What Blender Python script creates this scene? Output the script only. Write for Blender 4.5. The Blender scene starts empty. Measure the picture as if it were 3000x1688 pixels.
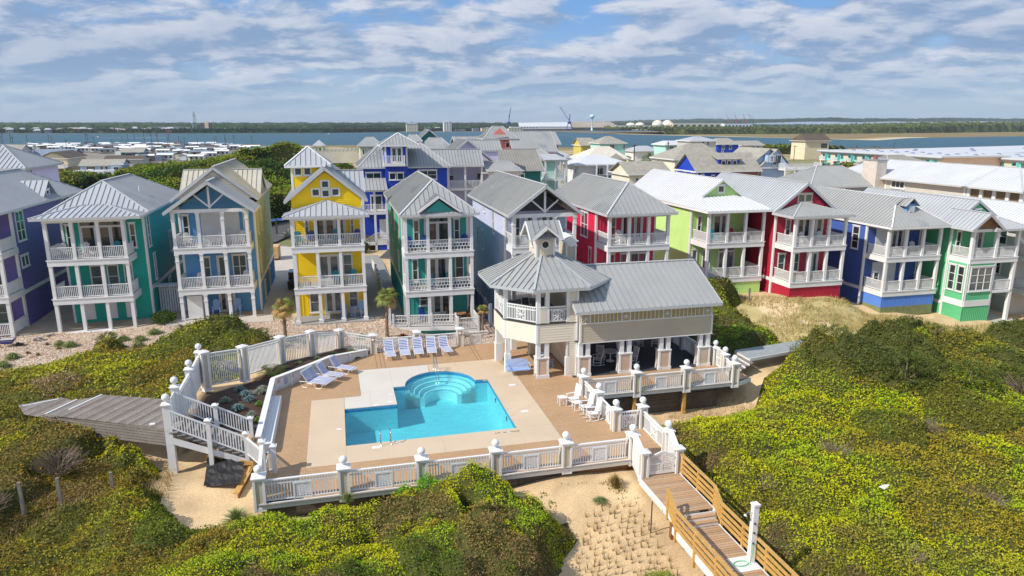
import bpy, math, random
import numpy as np
from mathutils import Vector, Matrix

random.seed(7)
rng = np.random.default_rng(7)
SC = bpy.context.scene
COL = SC.collection

# ---- camera, sky, sun, exposure
cam_d = bpy.data.cameras.new('camera')
cam = bpy.data.objects.new('camera', cam_d)
COL.objects.link(cam)
cam.location = (0,0,16.5)
cam.rotation_euler = (math.radians(90 - 13.26), 0,0)
cam_d.sensor_width = 36.0
cam_d.lens = 24.5
cam_d.clip_start = 0.3
cam_d.clip_end = 40000
SC.camera = cam

SUN_AZ = math.radians(209.0)      # direction towards the sun, counter-clockwise from +X
SUN_EL = math.radians(42.0)
world = bpy.data.worlds.new('World')
SC.world = world
world.use_nodes = True
wn, wl = world.node_tree.nodes, world.node_tree.links
wn.clear()

def wnode(t, **k):
 n = wn.new(t)
 for a, b in k.items():
  setattr(n, a, b)
 return n

def wmath(op, a, b=None, clamp=False):
 n = wnode('ShaderNodeMath', operation=op, use_clamp=clamp)
 for i, v in enumerate((a, b)):
  if v is None:
   continue
  if isinstance(v, (int, float)):
   n.inputs[i].default_value = v
  else:
   wl.new(v, n.inputs[i])
 return n.outputs[0]

def wmix(f, a, b):
 n = wnode('ShaderNodeMix', data_type='RGBA')
 for s, v in ((0, f),(6, a),(7, b)):
  if isinstance(v, (int, float)):
   n.inputs[s].default_value = v
  elif isinstance(v, tuple):
   n.inputs[s].default_value = (*v, 1)
  else:
   wl.new(v, n.inputs[s])
 return n.outputs[2]

def wramp(v, lo, hi):
 n = wnode('ShaderNodeMapRange', interpolation_type='SMOOTHSTEP')
 wl.new(v, n.inputs[0])
 n.inputs[1].default_value = lo
 n.inputs[2].default_value = hi
 return n.outputs[0]

sky = wnode('ShaderNodeTexSky', sky_type='NISHITA')
sky.sun_disc = False
sky.sun_elevation = SUN_EL
sky.sun_rotation = math.pi / 2 - SUN_AZ
sky.altitude = 20
sky.air_density = 1.0
sky.dust_density = 0.6
sky.ozone_density = 1.6
tc = wnode('ShaderNodeTexCoord')
sep = wnode('ShaderNodeSeparateXYZ')
wl.new(tc.outputs['Generated'], sep.inputs[0])
zc = wmath('ADD', wmath('MAXIMUM', sep.outputs[2], 0.0), 0.22)
px_ = wmath('DIVIDE', sep.outputs[0], zc)
py_ = wmath('DIVIDE', sep.outputs[1], zc)

def cloud_noise(dx, dy, scale, detail, rough, sx=1.0, seed=0.0):
 cb = wnode('ShaderNodeCombineXYZ')
 wl.new(wmath('MULTIPLY', wmath('ADD', px_, dx), sx), cb.inputs[0])
 wl.new(wmath('ADD', py_, dy), cb.inputs[1])
 cb.inputs[2].default_value = seed
 n = wnode('ShaderNodeTexNoise')
 n.inputs['Scale'].default_value = scale
 n.inputs['Detail'].default_value = detail
 n.inputs['Roughness'].default_value = rough
 n.inputs['Distortion'].default_value = 0.25
 wl.new(cb.outputs[0], n.inputs['Vector'])
 return n.outputs[0]

N1 = cloud_noise(0,0,2.7,12,0.60,0.9,5.2)
N1b = cloud_noise(-0.06,-0.11,2.7,12,0.60,0.9,5.2)
N2 = cloud_noise(0.4,0.2,0.75,3,0.5,0.8,9.1)
dens = wmath('ADD', N1, wmath('MULTIPLY', wmath('SUBTRACT', N2,0.5), 0.8))
mask = wramp(dens, 0.33,0.51)
shade = wramp(wmath('SUBTRACT', N1, N1b), -0.11,0.13)
thick = wramp(dens, 0.48,0.72)
lit = wmix(shade, (1.9,2.8,4.3),(5.3,5.5,6.1))
cloudc = wmix(wmath('MULTIPLY', thick, 0.42), lit, (1.9,2.75,4.2))
low = wramp(sep.outputs[2], 0.0,0.09)           # clouds melt into the haze by the horizon
cover = wmath('MULTIPLY', mask, wmath('ADD', wmath('MULTIPLY', low, 0.72), 0.20))
hazec = wmix(wramp(sep.outputs[2], -0.01,0.17),(2.9,4.0,5.2),(1.2,2.8,5.8))
skyc = wmix(0.85, sky.outputs[0], hazec)
final = wmix(cover, skyc, cloudc)
bg = wnode('ShaderNodeBackground')
bg.inputs[1].default_value = 0.135
wl.new(final, bg.inputs[0])
wo = wnode('ShaderNodeOutputWorld')
wl.new(bg.outputs[0], wo.inputs[0])

sun_d = bpy.data.lights.new('sun', 'SUN')
sun_d.energy = 4.7
sun_d.angle = math.radians(0.5)
sun_d.color = (1.0,0.93,0.82)
sun = bpy.data.objects.new('sun', sun_d)
COL.objects.link(sun)
sdir = Vector((math.cos(SUN_EL) * math.cos(SUN_AZ), math.cos(SUN_EL) * math.sin(SUN_AZ), math.sin(SUN_EL)))
sun.rotation_euler = sdir.to_track_quat('Z', 'Y').to_euler()
sun.location = (-60,-20,60)

SC.view_settings.view_transform = 'Standard'
SC.view_settings.look = 'None'
SC.view_settings.exposure = 0.0
SC.view_settings.gamma = 1.0
SC.view_settings.use_curve_mapping = False
SC.cycles.use_denoising = True
SC.cycles.max_bounces = 8
SC.cycles.transparent_max_bounces = 16

# ---- grid frame: u runs along the house row, w away from the sea
TH = math.radians(14)
CT, ST = math.cos(TH), math.sin(TH)

def XY(u, w):
 return (u * CT - w * ST, u * ST + w * CT)

def W3(u, w, z):
 return Vector((u * CT - w * ST, u * ST + w * CT, z))

# ---- materials
def lin(r, g, b):
 f = lambda v: (v / 255 / 12.92) if v <= 10 else ((v / 255 + 0.055) / 1.055) ** 2.4
 return (f(r), f(g), f(b))

MATS = {}

def mat(name, col, rough=0.6, var=0.12, vscale=1.5, metal=0.0, spec=0.5, bump=0.0, bscale=30.0, stretch=(1,1,1), attr=None, transl=0.0, fine=0.0, fscale=60.0, coord='Object', dirt=None):
 if name in MATS:
  return MATS[name]
 m = bpy.data.materials.new(name)
 m.use_nodes = True
 nt = m.node_tree
 nd, lk = nt.nodes, nt.links
 b = nd['Principled BSDF']
 b.inputs['Roughness'].default_value = rough
 b.inputs['Metallic'].default_value = metal
 b.inputs['Specular IOR Level'].default_value = spec
 geo = nd.new('ShaderNodeNewGeometry')
 mp = nd.new('ShaderNodeMapping')
 mp.inputs['Scale'].default_value = stretch
 mp.inputs['Rotation'].default_value = (0,0,-TH)
 mp.vector_type = 'POINT'
 vr = nd.new('ShaderNodeVectorRotate')
 vr.rotation_type = 'Z_AXIS'
 vr.inputs['Angle'].default_value = -TH
 lk.new(geo.outputs['Position'], vr.inputs['Vector'])
 mp.inputs['Rotation'].default_value = (0,0,0)
 lk.new(vr.outputs[0], mp.inputs[0])
 if attr:
  a = nd.new('ShaderNodeVertexColor')
  a.layer_name = attr
  base = a.outputs[0]
 else:
  rgb = nd.new('ShaderNodeRGB')
  rgb.outputs[0].default_value = (*col, 1)
  base = rgb.outputs[0]

 def noise(sc, det=4, rg=0.55):
  n = nd.new('ShaderNodeTexNoise')
  n.inputs['Scale'].default_value = sc
  n.inputs['Detail'].default_value = det
  n.inputs['Roughness'].default_value = rg
  lk.new(mp.outputs[0], n.inputs['Vector'])
  return n.outputs[0]

 def scale_by(base, fac, amt):
  mr = nd.new('ShaderNodeMapRange')
  lk.new(fac, mr.inputs[0])
  mr.inputs[1].default_value = 0.3
  mr.inputs[2].default_value = 0.7
  mr.inputs[3].default_value = 1 - amt
  mr.inputs[4].default_value = 1 + amt
  vm = nd.new('ShaderNodeVectorMath')
  vm.operation = 'SCALE'
  lk.new(base, vm.inputs[0])
  lk.new(mr.outputs[0], vm.inputs['Scale'])
  return vm.outputs[0]
 if var:
  base = scale_by(base, noise(vscale), var)
 if fine:
  base = scale_by(base, noise(fscale, 2), fine)
 if dirt:
  n = noise(dirt[1], 6,0.65)
  mr = nd.new('ShaderNodeMapRange')
  lk.new(n, mr.inputs[0])
  mr.inputs[1].default_value = dirt[2]
  mr.inputs[2].default_value = dirt[2] + 0.15
  mx = nd.new('ShaderNodeMix')
  mx.data_type = 'RGBA'
  lk.new(mr.outputs[0], mx.inputs[0])
  lk.new(base, mx.inputs[6])
  mx.inputs[7].default_value = (*dirt[0], 1)
  base = mx.outputs[2]
 lk.new(base, b.inputs['Base Color'])
 if bump:
  bp = nd.new('ShaderNodeBump')
  bp.inputs['Strength'].default_value = 1.0
  bp.inputs['Distance'].default_value = bump
  lk.new(noise(bscale, 3), bp.inputs['Height'])
  lk.new(bp.outputs[0], b.inputs['Normal'])
 if transl:
  tr = nd.new('ShaderNodeBsdfTranslucent')
  lk.new(base, tr.inputs[0])
  ms = nd.new('ShaderNodeMixShader')
  ms.inputs[0].default_value = transl
  lk.new(b.outputs[0], ms.inputs[1])
  lk.new(tr.outputs[0], ms.inputs[2])
  lk.new(ms.outputs[0], nd['Material Output'].inputs[0])
 MATS[name] = m
 return m

M = {}
M['white'] = mat('white_paint', (0.78,0.78,0.78), 0.45,0.05,0.8, dirt=((0.60,0.60,0.56), 1.3,0.60))
M['white2'] = mat('white_vinyl', (0.80,0.80,0.81), 0.35,0.04,1.0)
M['trim'] = mat('pale_trim_paint', (0.70,0.71,0.73), 0.5,0.06,0.7, dirt=((0.52,0.53,0.52), 0.9,0.62))
M['glass'] = mat('window_glass', (0.025,0.032,0.038), 0.06,0.3,0.6, spec=0.9)
M['glass_b'] = mat('window_glass_bright', (0.10,0.13,0.14), 0.08,0.4,0.5, spec=0.9)
M['glass_g'] = mat('window_glass_green', (0.05,0.12,0.10), 0.08,0.4,0.7, spec=0.9)
M['roof'] = mat('grey_standing_seam_metal', lin(160,161,160), 0.5,0.06,0.35, metal=0.0, spec=0.6, dirt=(lin(136,140,144), 0.25,0.56), stretch=(1,1,1))
M['fascia'] = mat('grey_painted_trim', lin(188,190,193), 0.5,0.05,1.0)
M['roof_lt'] = mat('pale_galvanised_roof_metal', lin(176,179,183), 0.48,0.06,0.3, spec=0.6, dirt=(lin(158,163,170), 0.2,0.58))
M['roof_w'] = mat('white_roof_metal', (0.63,0.64,0.66), 0.45,0.05,0.3)
M['roof_tan'] = mat('weathered_tan_roof_metal', lin(192,186,170), 0.5,0.10,0.6, dirt=(lin(160,155,142), 0.5,0.56))
M['roof_dk'] = mat('weathered_grey_brown_roof', lin(148,144,138), 0.6,0.10,0.5)
M['roof_bl'] = mat('blue_grey_roof', lin(128,140,156), 0.6,0.08,0.6)
M['shingle'] = mat('grey_shingle', lin(158,153,142), 0.85,0.18,1.2, fine=0.2, fscale=14)
M['shingle_br'] = mat('brown_shingle', lin(92,80,70), 0.9,0.16,1.0, fine=0.2, fscale=14)
M['deckfloor'] = mat('grey_porch_boards', lin(150,148,145), 0.7,0.12,2.0, stretch=(14,1,1))
M['comp'] = mat('brown_composite_decking', lin(182,148,112), 0.65,0.07,0.5, fine=0.08, fscale=9, stretch=(1,1,1))
M['comp2'] = mat('brown_composite_decking_light', lin(184,155,126), 0.65,0.07,0.5, fine=0.08, fscale=9)
M['comp3'] = mat('brown_composite_decking_dark', lin(170,141,112), 0.65,0.07,0.5, fine=0.08, fscale=9)
M['gap'] = mat('dark_board_gap', (0.03,0.022,0.017), 0.9,0)
M['concrete'] = mat('tan_pool_concrete', lin(205,184,158), 0.8,0.06,0.35, fine=0.05, fscale=25, dirt=(lin(190,168,142), 0.5,0.60))
M['concrete_w'] = mat('pale_pool_concrete', lin(206,200,190), 0.8,0.05,0.4, fine=0.04, fscale=25, dirt=(lin(192,186,176), 0.5,0.62))
M['sand_path'] = mat('pale_concrete_slab', lin(190,182,172), 0.85,0.08,0.6, fine=0.06)
M['asphalt'] = mat('grey_asphalt', (0.075,0.075,0.08), 0.9,0.2,0.6, fine=0.15)
M['wood_new'] = mat('golden_treated_lumber', lin(196,154,86), 0.6,0.16,1.8, fine=0.12, fscale=10, stretch=(1,1,4))
M['wood_dk'] = mat('brown_timber', lin(142,98,58), 0.75,0.2,1.5, fine=0.2, fscale=12)
M['wood_gr'] = mat('weathered_grey_boards', lin(132,124,117), 0.85,0.16,1.4, fine=0.18, fscale=10)
M['wood_gr2'] = mat('weathered_grey_boards_brown', lin(120,109,100), 0.85,0.16,1.4, fine=0.18, fscale=10)
M['wood_gr3'] = mat('weathered_grey_boards_pale', lin(142,135,128), 0.85,0.16,1.4, fine=0.18, fscale=10)
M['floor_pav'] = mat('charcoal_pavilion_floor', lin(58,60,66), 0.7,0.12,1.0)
M['wood_old'] = mat('dark_weathered_timber', lin(92,84,76), 0.9,0.25,1.2, fine=0.2, fscale=8)
M['steel'] = mat('polished_steel', (0.6,0.6,0.6), 0.18,0, metal=1.0)
M['black'] = mat('black_plastic', (0.02,0.02,0.022), 0.4,0.2)
M['tarp'] = mat('black_tarp_fabric', (0.016,0.016,0.018), 0.5,0.3,5, bump=0.05, bscale=4)
M['cream'] = mat('cream_siding_paint', lin(218,206,184), 0.6,0.05,0.5)
M['cream_p'] = mat('beige_panel_paint', lin(196,184,162), 0.65,0.05,0.8)
M['ivory'] = mat('ivory_siding_paint', lin(224,214,196), 0.6,0.05,0.5)
M['bluechair'] = mat('pale_blue_chair_paint', lin(158,188,236), 0.45,0.05)
M['teal_ch'] = mat('teal_chair_plastic', lin(0,150,165), 0.45,0.05)
M['blue_ch'] = mat('navy_chair_plastic', lin(30,60,150), 0.45,0.05)
M['mag_ch'] = mat('magenta_chair_plastic', lin(200,25,95), 0.45,0.05)
M['strap_b'] = mat('blue_vinyl_strap', lin(36,84,170), 0.4,0.05)
M['strap_w'] = mat('white_vinyl_strap', lin(226,228,236), 0.4,0.03)
M['mulch'] = mat('dark_mulch', lin(70,50,40), 0.95,0.3,2, fine=0.4, fscale=20, bump=0.06, bscale=14)
M['hose'] = mat('green_hose_rubber', lin(60,190,130), 0.4,0)
M['pipe'] = mat('dark_metal_post', (0.05,0.045,0.04), 0.6,0)
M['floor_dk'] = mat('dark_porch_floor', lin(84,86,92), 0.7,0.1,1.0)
M['bark'] = mat('palm_bark', lin(132,112,92), 0.9,0.3,4, fine=0.3, fscale=18, bump=0.03, bscale=12)
M['twig'] = mat('grey_brown_bark', lin(120,104,90), 0.9,0.25,3)

# ---- mesh builder

def clip(poly, k, lim, keep_less):
 """Clip a convex polygon (list of tuples) on coordinate k at lim."""
 out = []
 n = len(poly)
 for i in range(n):
  a, b = poly[i], poly[(i + 1) % n]
  ina = a[k] <= lim + 1e-9 if keep_less else a[k] >= lim - 1e-9
  inb = b[k] <= lim + 1e-9 if keep_less else b[k] >= lim - 1e-9
  if ina:
   out.append(a)
  if ina != inb:
   t = (lim - a[k]) / (b[k] - a[k])
   out.append(tuple(a[j] + (b[j] - a[j]) * t for j in range(len(a))))
 return out

class MB:
 def __init__(s):
  s.v, s.f = [], []

 def add(s, vs, fs):
  o = len(s.v)
  s.v.extend(vs)
  s.f.extend([tuple(i + o for i in f) for f in fs])

 def box(s, x0, x1, y0, y1, z0, z1):
  s.add([(x0, y0, z0),(x1, y0, z0),(x1, y1, z0),(x0, y1, z0),(x0, y0, z1),(x1, y0, z1),(x1, y1, z1),(x0, y1, z1)],
    [(0,3,2,1),(4,5,6,7),(0,1,5,4),(1,2,6,5),(2,3,7,6),(3,0,4,7)])
  return s

 def bar(s, p, q, w, h=None, up=(0,0,1)):
  """Rectangular bar from p to q, w wide (sideways), h high (towards up)."""
  h = w if h is None else h
  p, q = Vector(p), Vector(q)
  d = (q - p)
  if d.length < 1e-6:
   return s
  d.normalize()
  upv = Vector(up)
  if abs(d.dot(upv)) > 0.98:
   upv = Vector((0,1,0)) if abs(d.y) < 0.9 else Vector((1,0,0))
  sd = d.cross(upv).normalized()
  u2 = sd.cross(d).normalized()
  a, b = sd * (w / 2), u2 * (h / 2)
  vs = [p - a - b, p + a - b, p + a + b, p - a + b, q - a - b, q + a - b, q + a + b, q - a + b]
  s.add([tuple(v) for v in vs], [(0,1,2,3),(4,7,6,5),(0,4,5,1),(1,5,6,2),(2,6,7,3),(3,7,4,0)])
  return s

 def tube(s, pts, r, n=6, caps=True):
  pts = [Vector(p) for p in pts]
  rings = []
  o = len(s.v)
  for i, p in enumerate(pts):
   d = (pts[min(i + 1, len(pts) - 1)] - pts[max(i - 1,0)])
   d = d.normalized() if d.length > 0 else Vector((0,0,1))
   a = d.cross(Vector((0,0,1)) if abs(d.z) < 0.95 else Vector((1,0,0))).normalized()
   b = d.cross(a)
   rr = r[i] if isinstance(r, (list, tuple)) else r
   for k in range(n):
    t = 2 * math.pi * k / n
    s.v.append(tuple(p + a * math.cos(t) * rr + b * math.sin(t) * rr))
  for i in range(len(pts) - 1):
   for k in range(n):
    k2 = (k + 1) % n
    s.f.append((o + i * n + k, o + i * n + k2, o + (i + 1) * n + k2, o + (i + 1) * n + k))
  if caps:
   s.f.append(tuple(o + k for k in range(n)))
   s.f.append(tuple(o + (len(pts) - 1) * n + k for k in reversed(range(n))))
  return s

 def sphere(s, c, r, n=12, m=8, sz=1.0):
  o = len(s.v)
  for j in range(m + 1):
   ph = math.pi * j / m
   for i in range(n):
    t = 2 * math.pi * i / n
    s.v.append((c[0] + r * math.sin(ph) * math.cos(t), c[1] + r * math.sin(ph) * math.sin(t), c[2] + r * sz * math.cos(ph)))
  for j in range(m):
   for i in range(n):
    i2 = (i + 1) % n
    s.f.append((o + j * n + i, o + (j + 1) * n + i, o + (j + 1) * n + i2, o + j * n + i2))
  return s

 def slab(s, poly, t, n=None):
  """Thick sheet: polygon of 3D points, extruded by t against its normal n (default: up-facing)."""
  P = [Vector(p) for p in poly]
  if n is None:
   n = Vector((0,0,0))
   for i in range(len(P)):
    a, b = P[i], P[(i + 1) % len(P)]
    n += a.cross(b)
   n.normalize()
   if n.z < 0:
    n = -n
    P.reverse()
  n = Vector(n)
  k = len(P)
  o = len(s.v)
  s.v += [tuple(p) for p in P] + [tuple(p - n * t) for p in P]
  s.f.append(tuple(o + i for i in range(k)))
  s.f.append(tuple(o + k + i for i in reversed(range(k))))
  for i in range(k):
   j = (i + 1) % k
   s.f.append((o + i, o + k + i, o + k + j, o + j))
  return s

 def prism(s, poly2, z0, z1):
  return s.slab([(p[0], p[1], z1) for p in poly2], z1 - z0)

 def face_box(s, F, a0, a1, z0, z1, o0, o1):
  c = [F.pt(a0, z0, o0), F.pt(a1, z0, o0), F.pt(a1, z0, o1), F.pt(a0, z0, o1), F.pt(a0, z1, o0), F.pt(a1, z1, o0), F.pt(a1, z1, o1), F.pt(a0, z1, o1)]
  s.add(c, [(0,1,2,3),(4,7,6,5),(0,4,5,1),(1,5,6,2),(2,6,7,3),(3,7,4,0)])
  return s

 def face_bar(s, F, a0, z0, a1, z1, wd, o0, o1):
  """A straight strip on a face, between two (a, z) points, wd wide."""
  dx, dz = a1 - a0, z1 - z0
  L = math.hypot(dx, dz) or 1
  nx, nz = -dz / L * wd / 2, dx / L * wd / 2
  q = [(a0 - nx, z0 - nz),(a1 - nx, z1 - nz),(a1 + nx, z1 + nz),(a0 + nx, z0 + nz)]
  c = [F.pt(a, z, o0) for a, z in q] + [F.pt(a, z, o1) for a, z in q]
  s.add(c, [(0,3,2,1),(4,5,6,7),(0,1,5,4),(1,2,6,5),(2,3,7,6),(3,0,4,7)])
  return s

 def face_poly(s, F, poly, o0, o1):
  k = len(poly)
  o = len(s.v)
  s.v += [F.pt(a, z, o1) for a, z in poly] + [F.pt(a, z, o0) for a, z in poly]
  s.f.append(tuple(o + i for i in range(k)))
  s.f.append(tuple(o + k + i for i in reversed(range(k))))
  for i in range(k):
   j = (i + 1) % k
   s.f.append((o + i, o + k + i, o + k + j, o + j))
  return s

class Face:
 """A vertical wall plane from p0 to p1 (grid coordinates), outward normal to the right of the run."""

 def __init__(s, p0, p1):
  dx, dy = p1[0] - p0[0], p1[1] - p0[1]
  s.L = math.hypot(dx, dy)
  s.p0 = p0
  s.d = (dx / s.L, dy / s.L)
  s.n = (s.d[1], -s.d[0])

 def pt(s, a, z, off=0.0):
  return (s.p0[0] + s.d[0] * a + s.n[0] * off, s.p0[1] + s.d[1] * a + s.n[1] * off, z)

KIND_N = {}

def tag(o, label=None, cat=None, group=None, kind=None):
 if label:
  o['label'] = label
 if cat:
  o['category'] = cat
 if group:
  o['group'] = group
 if kind:
  o['kind'] = kind
 return o

class Thing:
 """An Empty at the thing's base; parts are authored in grid coordinates and stored relative to it."""

 def __init__(s, name, label, cat, u=0, w=0, z=0, group=None, rz=0.0, kind=None):
  s.o = bpy.data.objects.new(name, None)
  s.o.empty_display_size = 0.3
  COL.objects.link(s.o)
  s.o.location = W3(u, w, z)
  s.o.rotation_euler = (0,0, TH + rz)
  s.off = (u, w, z)
  tag(s.o, label, cat, group, kind)

 def part(s, name, mb, m, parent=None, kind=None, label=None, smooth=False):
  if not mb.v:
   return None
  me = bpy.data.meshes.new(name)
  ou, ow, oz = s.off
  me.from_pydata([(x - ou, y - ow, z - oz) for x, y, z in mb.v], [], mb.f)
  me.materials.append(M[m] if isinstance(m, str) else m)
  if smooth:
   me.shade_smooth()
  o = bpy.data.objects.new(name, me)
  COL.objects.link(o)
  o.parent = parent or s.o
  if kind:
   o['kind'] = kind
  if label:
   o['label'] = label
  return o

def single(name, mb, m, label, cat, u=0, w=0, z=0, group=None, kind=None, smooth=False):
 """A thing that is one mesh."""
 me = bpy.data.meshes.new(name)
 me.from_pydata([(x - u, y - w, zz - z) for x, y, zz in mb.v], [], mb.f)
 for k in (m if isinstance(m, list) else [m]):
  me.materials.append(M[k] if isinstance(k, str) else k)
 if smooth:
  me.shade_smooth()
 o = bpy.data.objects.new(name, me)
 COL.objects.link(o)
 o.location = W3(u, w, z)
 o.rotation_euler = (0,0, TH)
 tag(o, label, cat, group, kind)
 return o

def structure(name, mb, m, u=0, w=0, z=0, kind='structure', smooth=False, label=None):
 o = single(name, mb, m, label, None, u, w, z, kind=kind, smooth=smooth)
 return o

def copy_tree(o, parent=None):
 c = o.copy()
 COL.objects.link(c)
 c.parent = parent
 for ch in o.children:
  copy_tree(ch, c)
 return c

def place(o, u, w, z, rz=0.0, label=None, group=None):
 o.location = W3(u, w, z)
 o.rotation_euler = (0,0, TH + rz)
 if label:
  o['label'] = label
 if group:
  o['group'] = group
 return o

# ---- building helpers
def lap_siding(mb, F, poly, exp=0.17, lap=0.028):
 """Overlapping boards over a convex polygon of (a, z)."""
 zs = [p[1] for p in poly]
 z0, z1 = min(zs), max(zs)
 n = max(1, int(round((z1 - z0) / exp)))
 h = (z1 - z0) / n
 for i in range(n):
  za, zb = z0 + i * h, z0 + (i + 1) * h
  q = clip(clip(poly, 1, za, False), 1, zb, True)
  if len(q) < 3:
   continue
  o = len(mb.v)
  mb.v += [F.pt(a, z, lap - (lap - 0.004) * (z - za) / h) for a, z in q]
  mb.f.append(tuple(o + k for k in range(len(q))))
  lo = [p for p in q if abs(p[1] - za) < 1e-6]
  if len(lo) >= 2:
   a0, a1 = min(p[0] for p in lo), max(p[0] for p in lo)
   mb.add([F.pt(a0, za, 0), F.pt(a1, za, 0), F.pt(a1, za, lap), F.pt(a0, za, lap)], [(0,1,2,3)])
 return mb

def batten_wall(mb, F, poly, sp=0.4):
 a0, a1 = min(p[0] for p in poly), max(p[0] for p in poly)
 o = len(mb.v)
 mb.v += [F.pt(a, z, 0) for a, z in poly]
 mb.f.append(tuple(o + k for k in range(len(poly))))
 n = max(1, int((a1 - a0) / sp))
 for i in range(n + 1):
  a = a0 + (a1 - a0) * i / n
  q = clip(clip(poly, 0, max(a0, a - 0.03), False), 0, min(a1, a + 0.03), True)
  if len(q) >= 3:
   zz = [p[1] for p in q]
   mb.face_box(F, max(a0, a - 0.025), min(a1, a + 0.025), min(zz), max(zz), 0.0,0.03)
 return mb

def wall(T, F, z0, z1, m, a0=0.0, a1=None, kind='lap', poly=None, name='wall'):
 a1 = F.L if a1 is None else a1
 poly = poly or [(a0, z0),(a1, z0),(a1, z1),(a0, z1)]
 mb = MB()
 if kind == 'lap':
  lap_siding(mb, F, poly)
 elif kind == 'batten':
  batten_wall(mb, F, poly)
 else:
  o = len(mb.v)
  mb.v += [F.pt(a, z, 0) for a, z in poly]
  mb.f.append(tuple(range(o, o + len(poly))))
 return T.part(name, mb, m)

def window(T, F, a0, a1, z0, z1, cols=1, rows=2, glass='glass', fr=0.09, trim='white', name='window', sub='pane', casing=True, base=0.03):
 """Frame, muntins and casing as one part, every pane a child of it."""
 mb = MB()
 o0, o1 = base, base + 0.06
 mb.face_box(F, a0, a0 + fr, z0, z1, o0 - 0.03, o1)
 mb.face_box(F, a1 - fr, a1, z0, z1, o0 - 0.03, o1)
 mb.face_box(F, a0 + fr, a1 - fr, z1 - fr, z1, o0 - 0.03, o1)
 mb.face_box(F, a0 + fr, a1 - fr, z0, z0 + fr, o0 - 0.03, o1)
 if casing:
  mb.face_box(F, a0 - 0.06, a1 + 0.06, z1 + 0.002, z1 + 0.10, o0 - 0.03, o1 + 0.03)
  mb.face_box(F, a0 - 0.06, a1 + 0.06, z0 - 0.07, z0 - 0.002, o0 - 0.03, o1 + 0.04)
 W, Hh = a1 - a0 - 2 * fr, z1 - z0 - 2 * fr
 for c in range(1, cols):
  x = a0 + fr + W * c / cols
  mb.face_box(F, x - 0.035, x + 0.035, z0 + fr, z1 - fr, o0 - 0.02, o1 - 0.01)
 for r in range(1, rows):
  z = z0 + fr + Hh * r / rows
  mb.face_box(F, a0 + fr, a1 - fr, z - 0.025, z + 0.025, o0 - 0.02, o1 - 0.02)
 wo_ = T.part(name, mb, trim)
 for c in range(cols):
  pb = MB()
  x0 = a0 + fr + W * c / cols
  pb.face_box(F, x0 + 0.03, x0 + W / cols - 0.03, z0 + fr, z1 - fr, o0 - 0.02, o0 + 0.006)
  T.part(sub, pb, glass, parent=wo_)
 return wo_

def french_door(T, F, a0, a1, z0, z1, leaves=2, transom=0.0, glass='glass'):
 mb = MB()
 fr = 0.10
 mb.face_box(F, a0, a0 + fr, z0, z1,0,0.09)
 mb.face_box(F, a1 - fr, a1, z0, z1,0,0.09)
 mb.face_box(F, a0 + fr, a1 - fr, z1 - fr, z1,0,0.09)
 zt = z1 - fr - transom
 if transom:
  mb.face_box(F, a0 + fr, a1 - fr, zt - 0.07, zt, 0,0.085)
 W = (a1 - a0 - 2 * fr) / leaves
 do = T.part('door', mb, 'white')
 for k in range(leaves):
  x0 = a0 + fr + W * k
  lf = MB()
  zt2 = zt - (0.07 if transom else 0)
  lf.face_box(F, x0 + 0.01, x0 + 0.13, z0, zt2,0.01,0.07)
  lf.face_box(F, x0 + W - 0.13, x0 + W - 0.01, z0, zt2,0.01,0.07)
  lf.face_box(F, x0 + 0.13, x0 + W - 0.13, z0, z0 + 0.24,0.01,0.07)
  lf.face_box(F, x0 + 0.13, x0 + W - 0.13, zt2 - 0.11, zt2,0.01,0.07)
  T.part('door_leaf', lf, 'white', parent=do)
  pb = MB()
  pb.face_box(F, x0 + 0.13, x0 + W - 0.13, z0 + 0.24, zt2 - 0.11,0.01,0.035)
  T.part('pane', pb, glass, parent=do)
  if transom:
   pb = MB()
   pb.face_box(F, x0 + 0.05, x0 + W - 0.05, zt, z1 - fr, 0.01,0.035)
   T.part('pane', pb, glass, parent=do)
 return do

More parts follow.
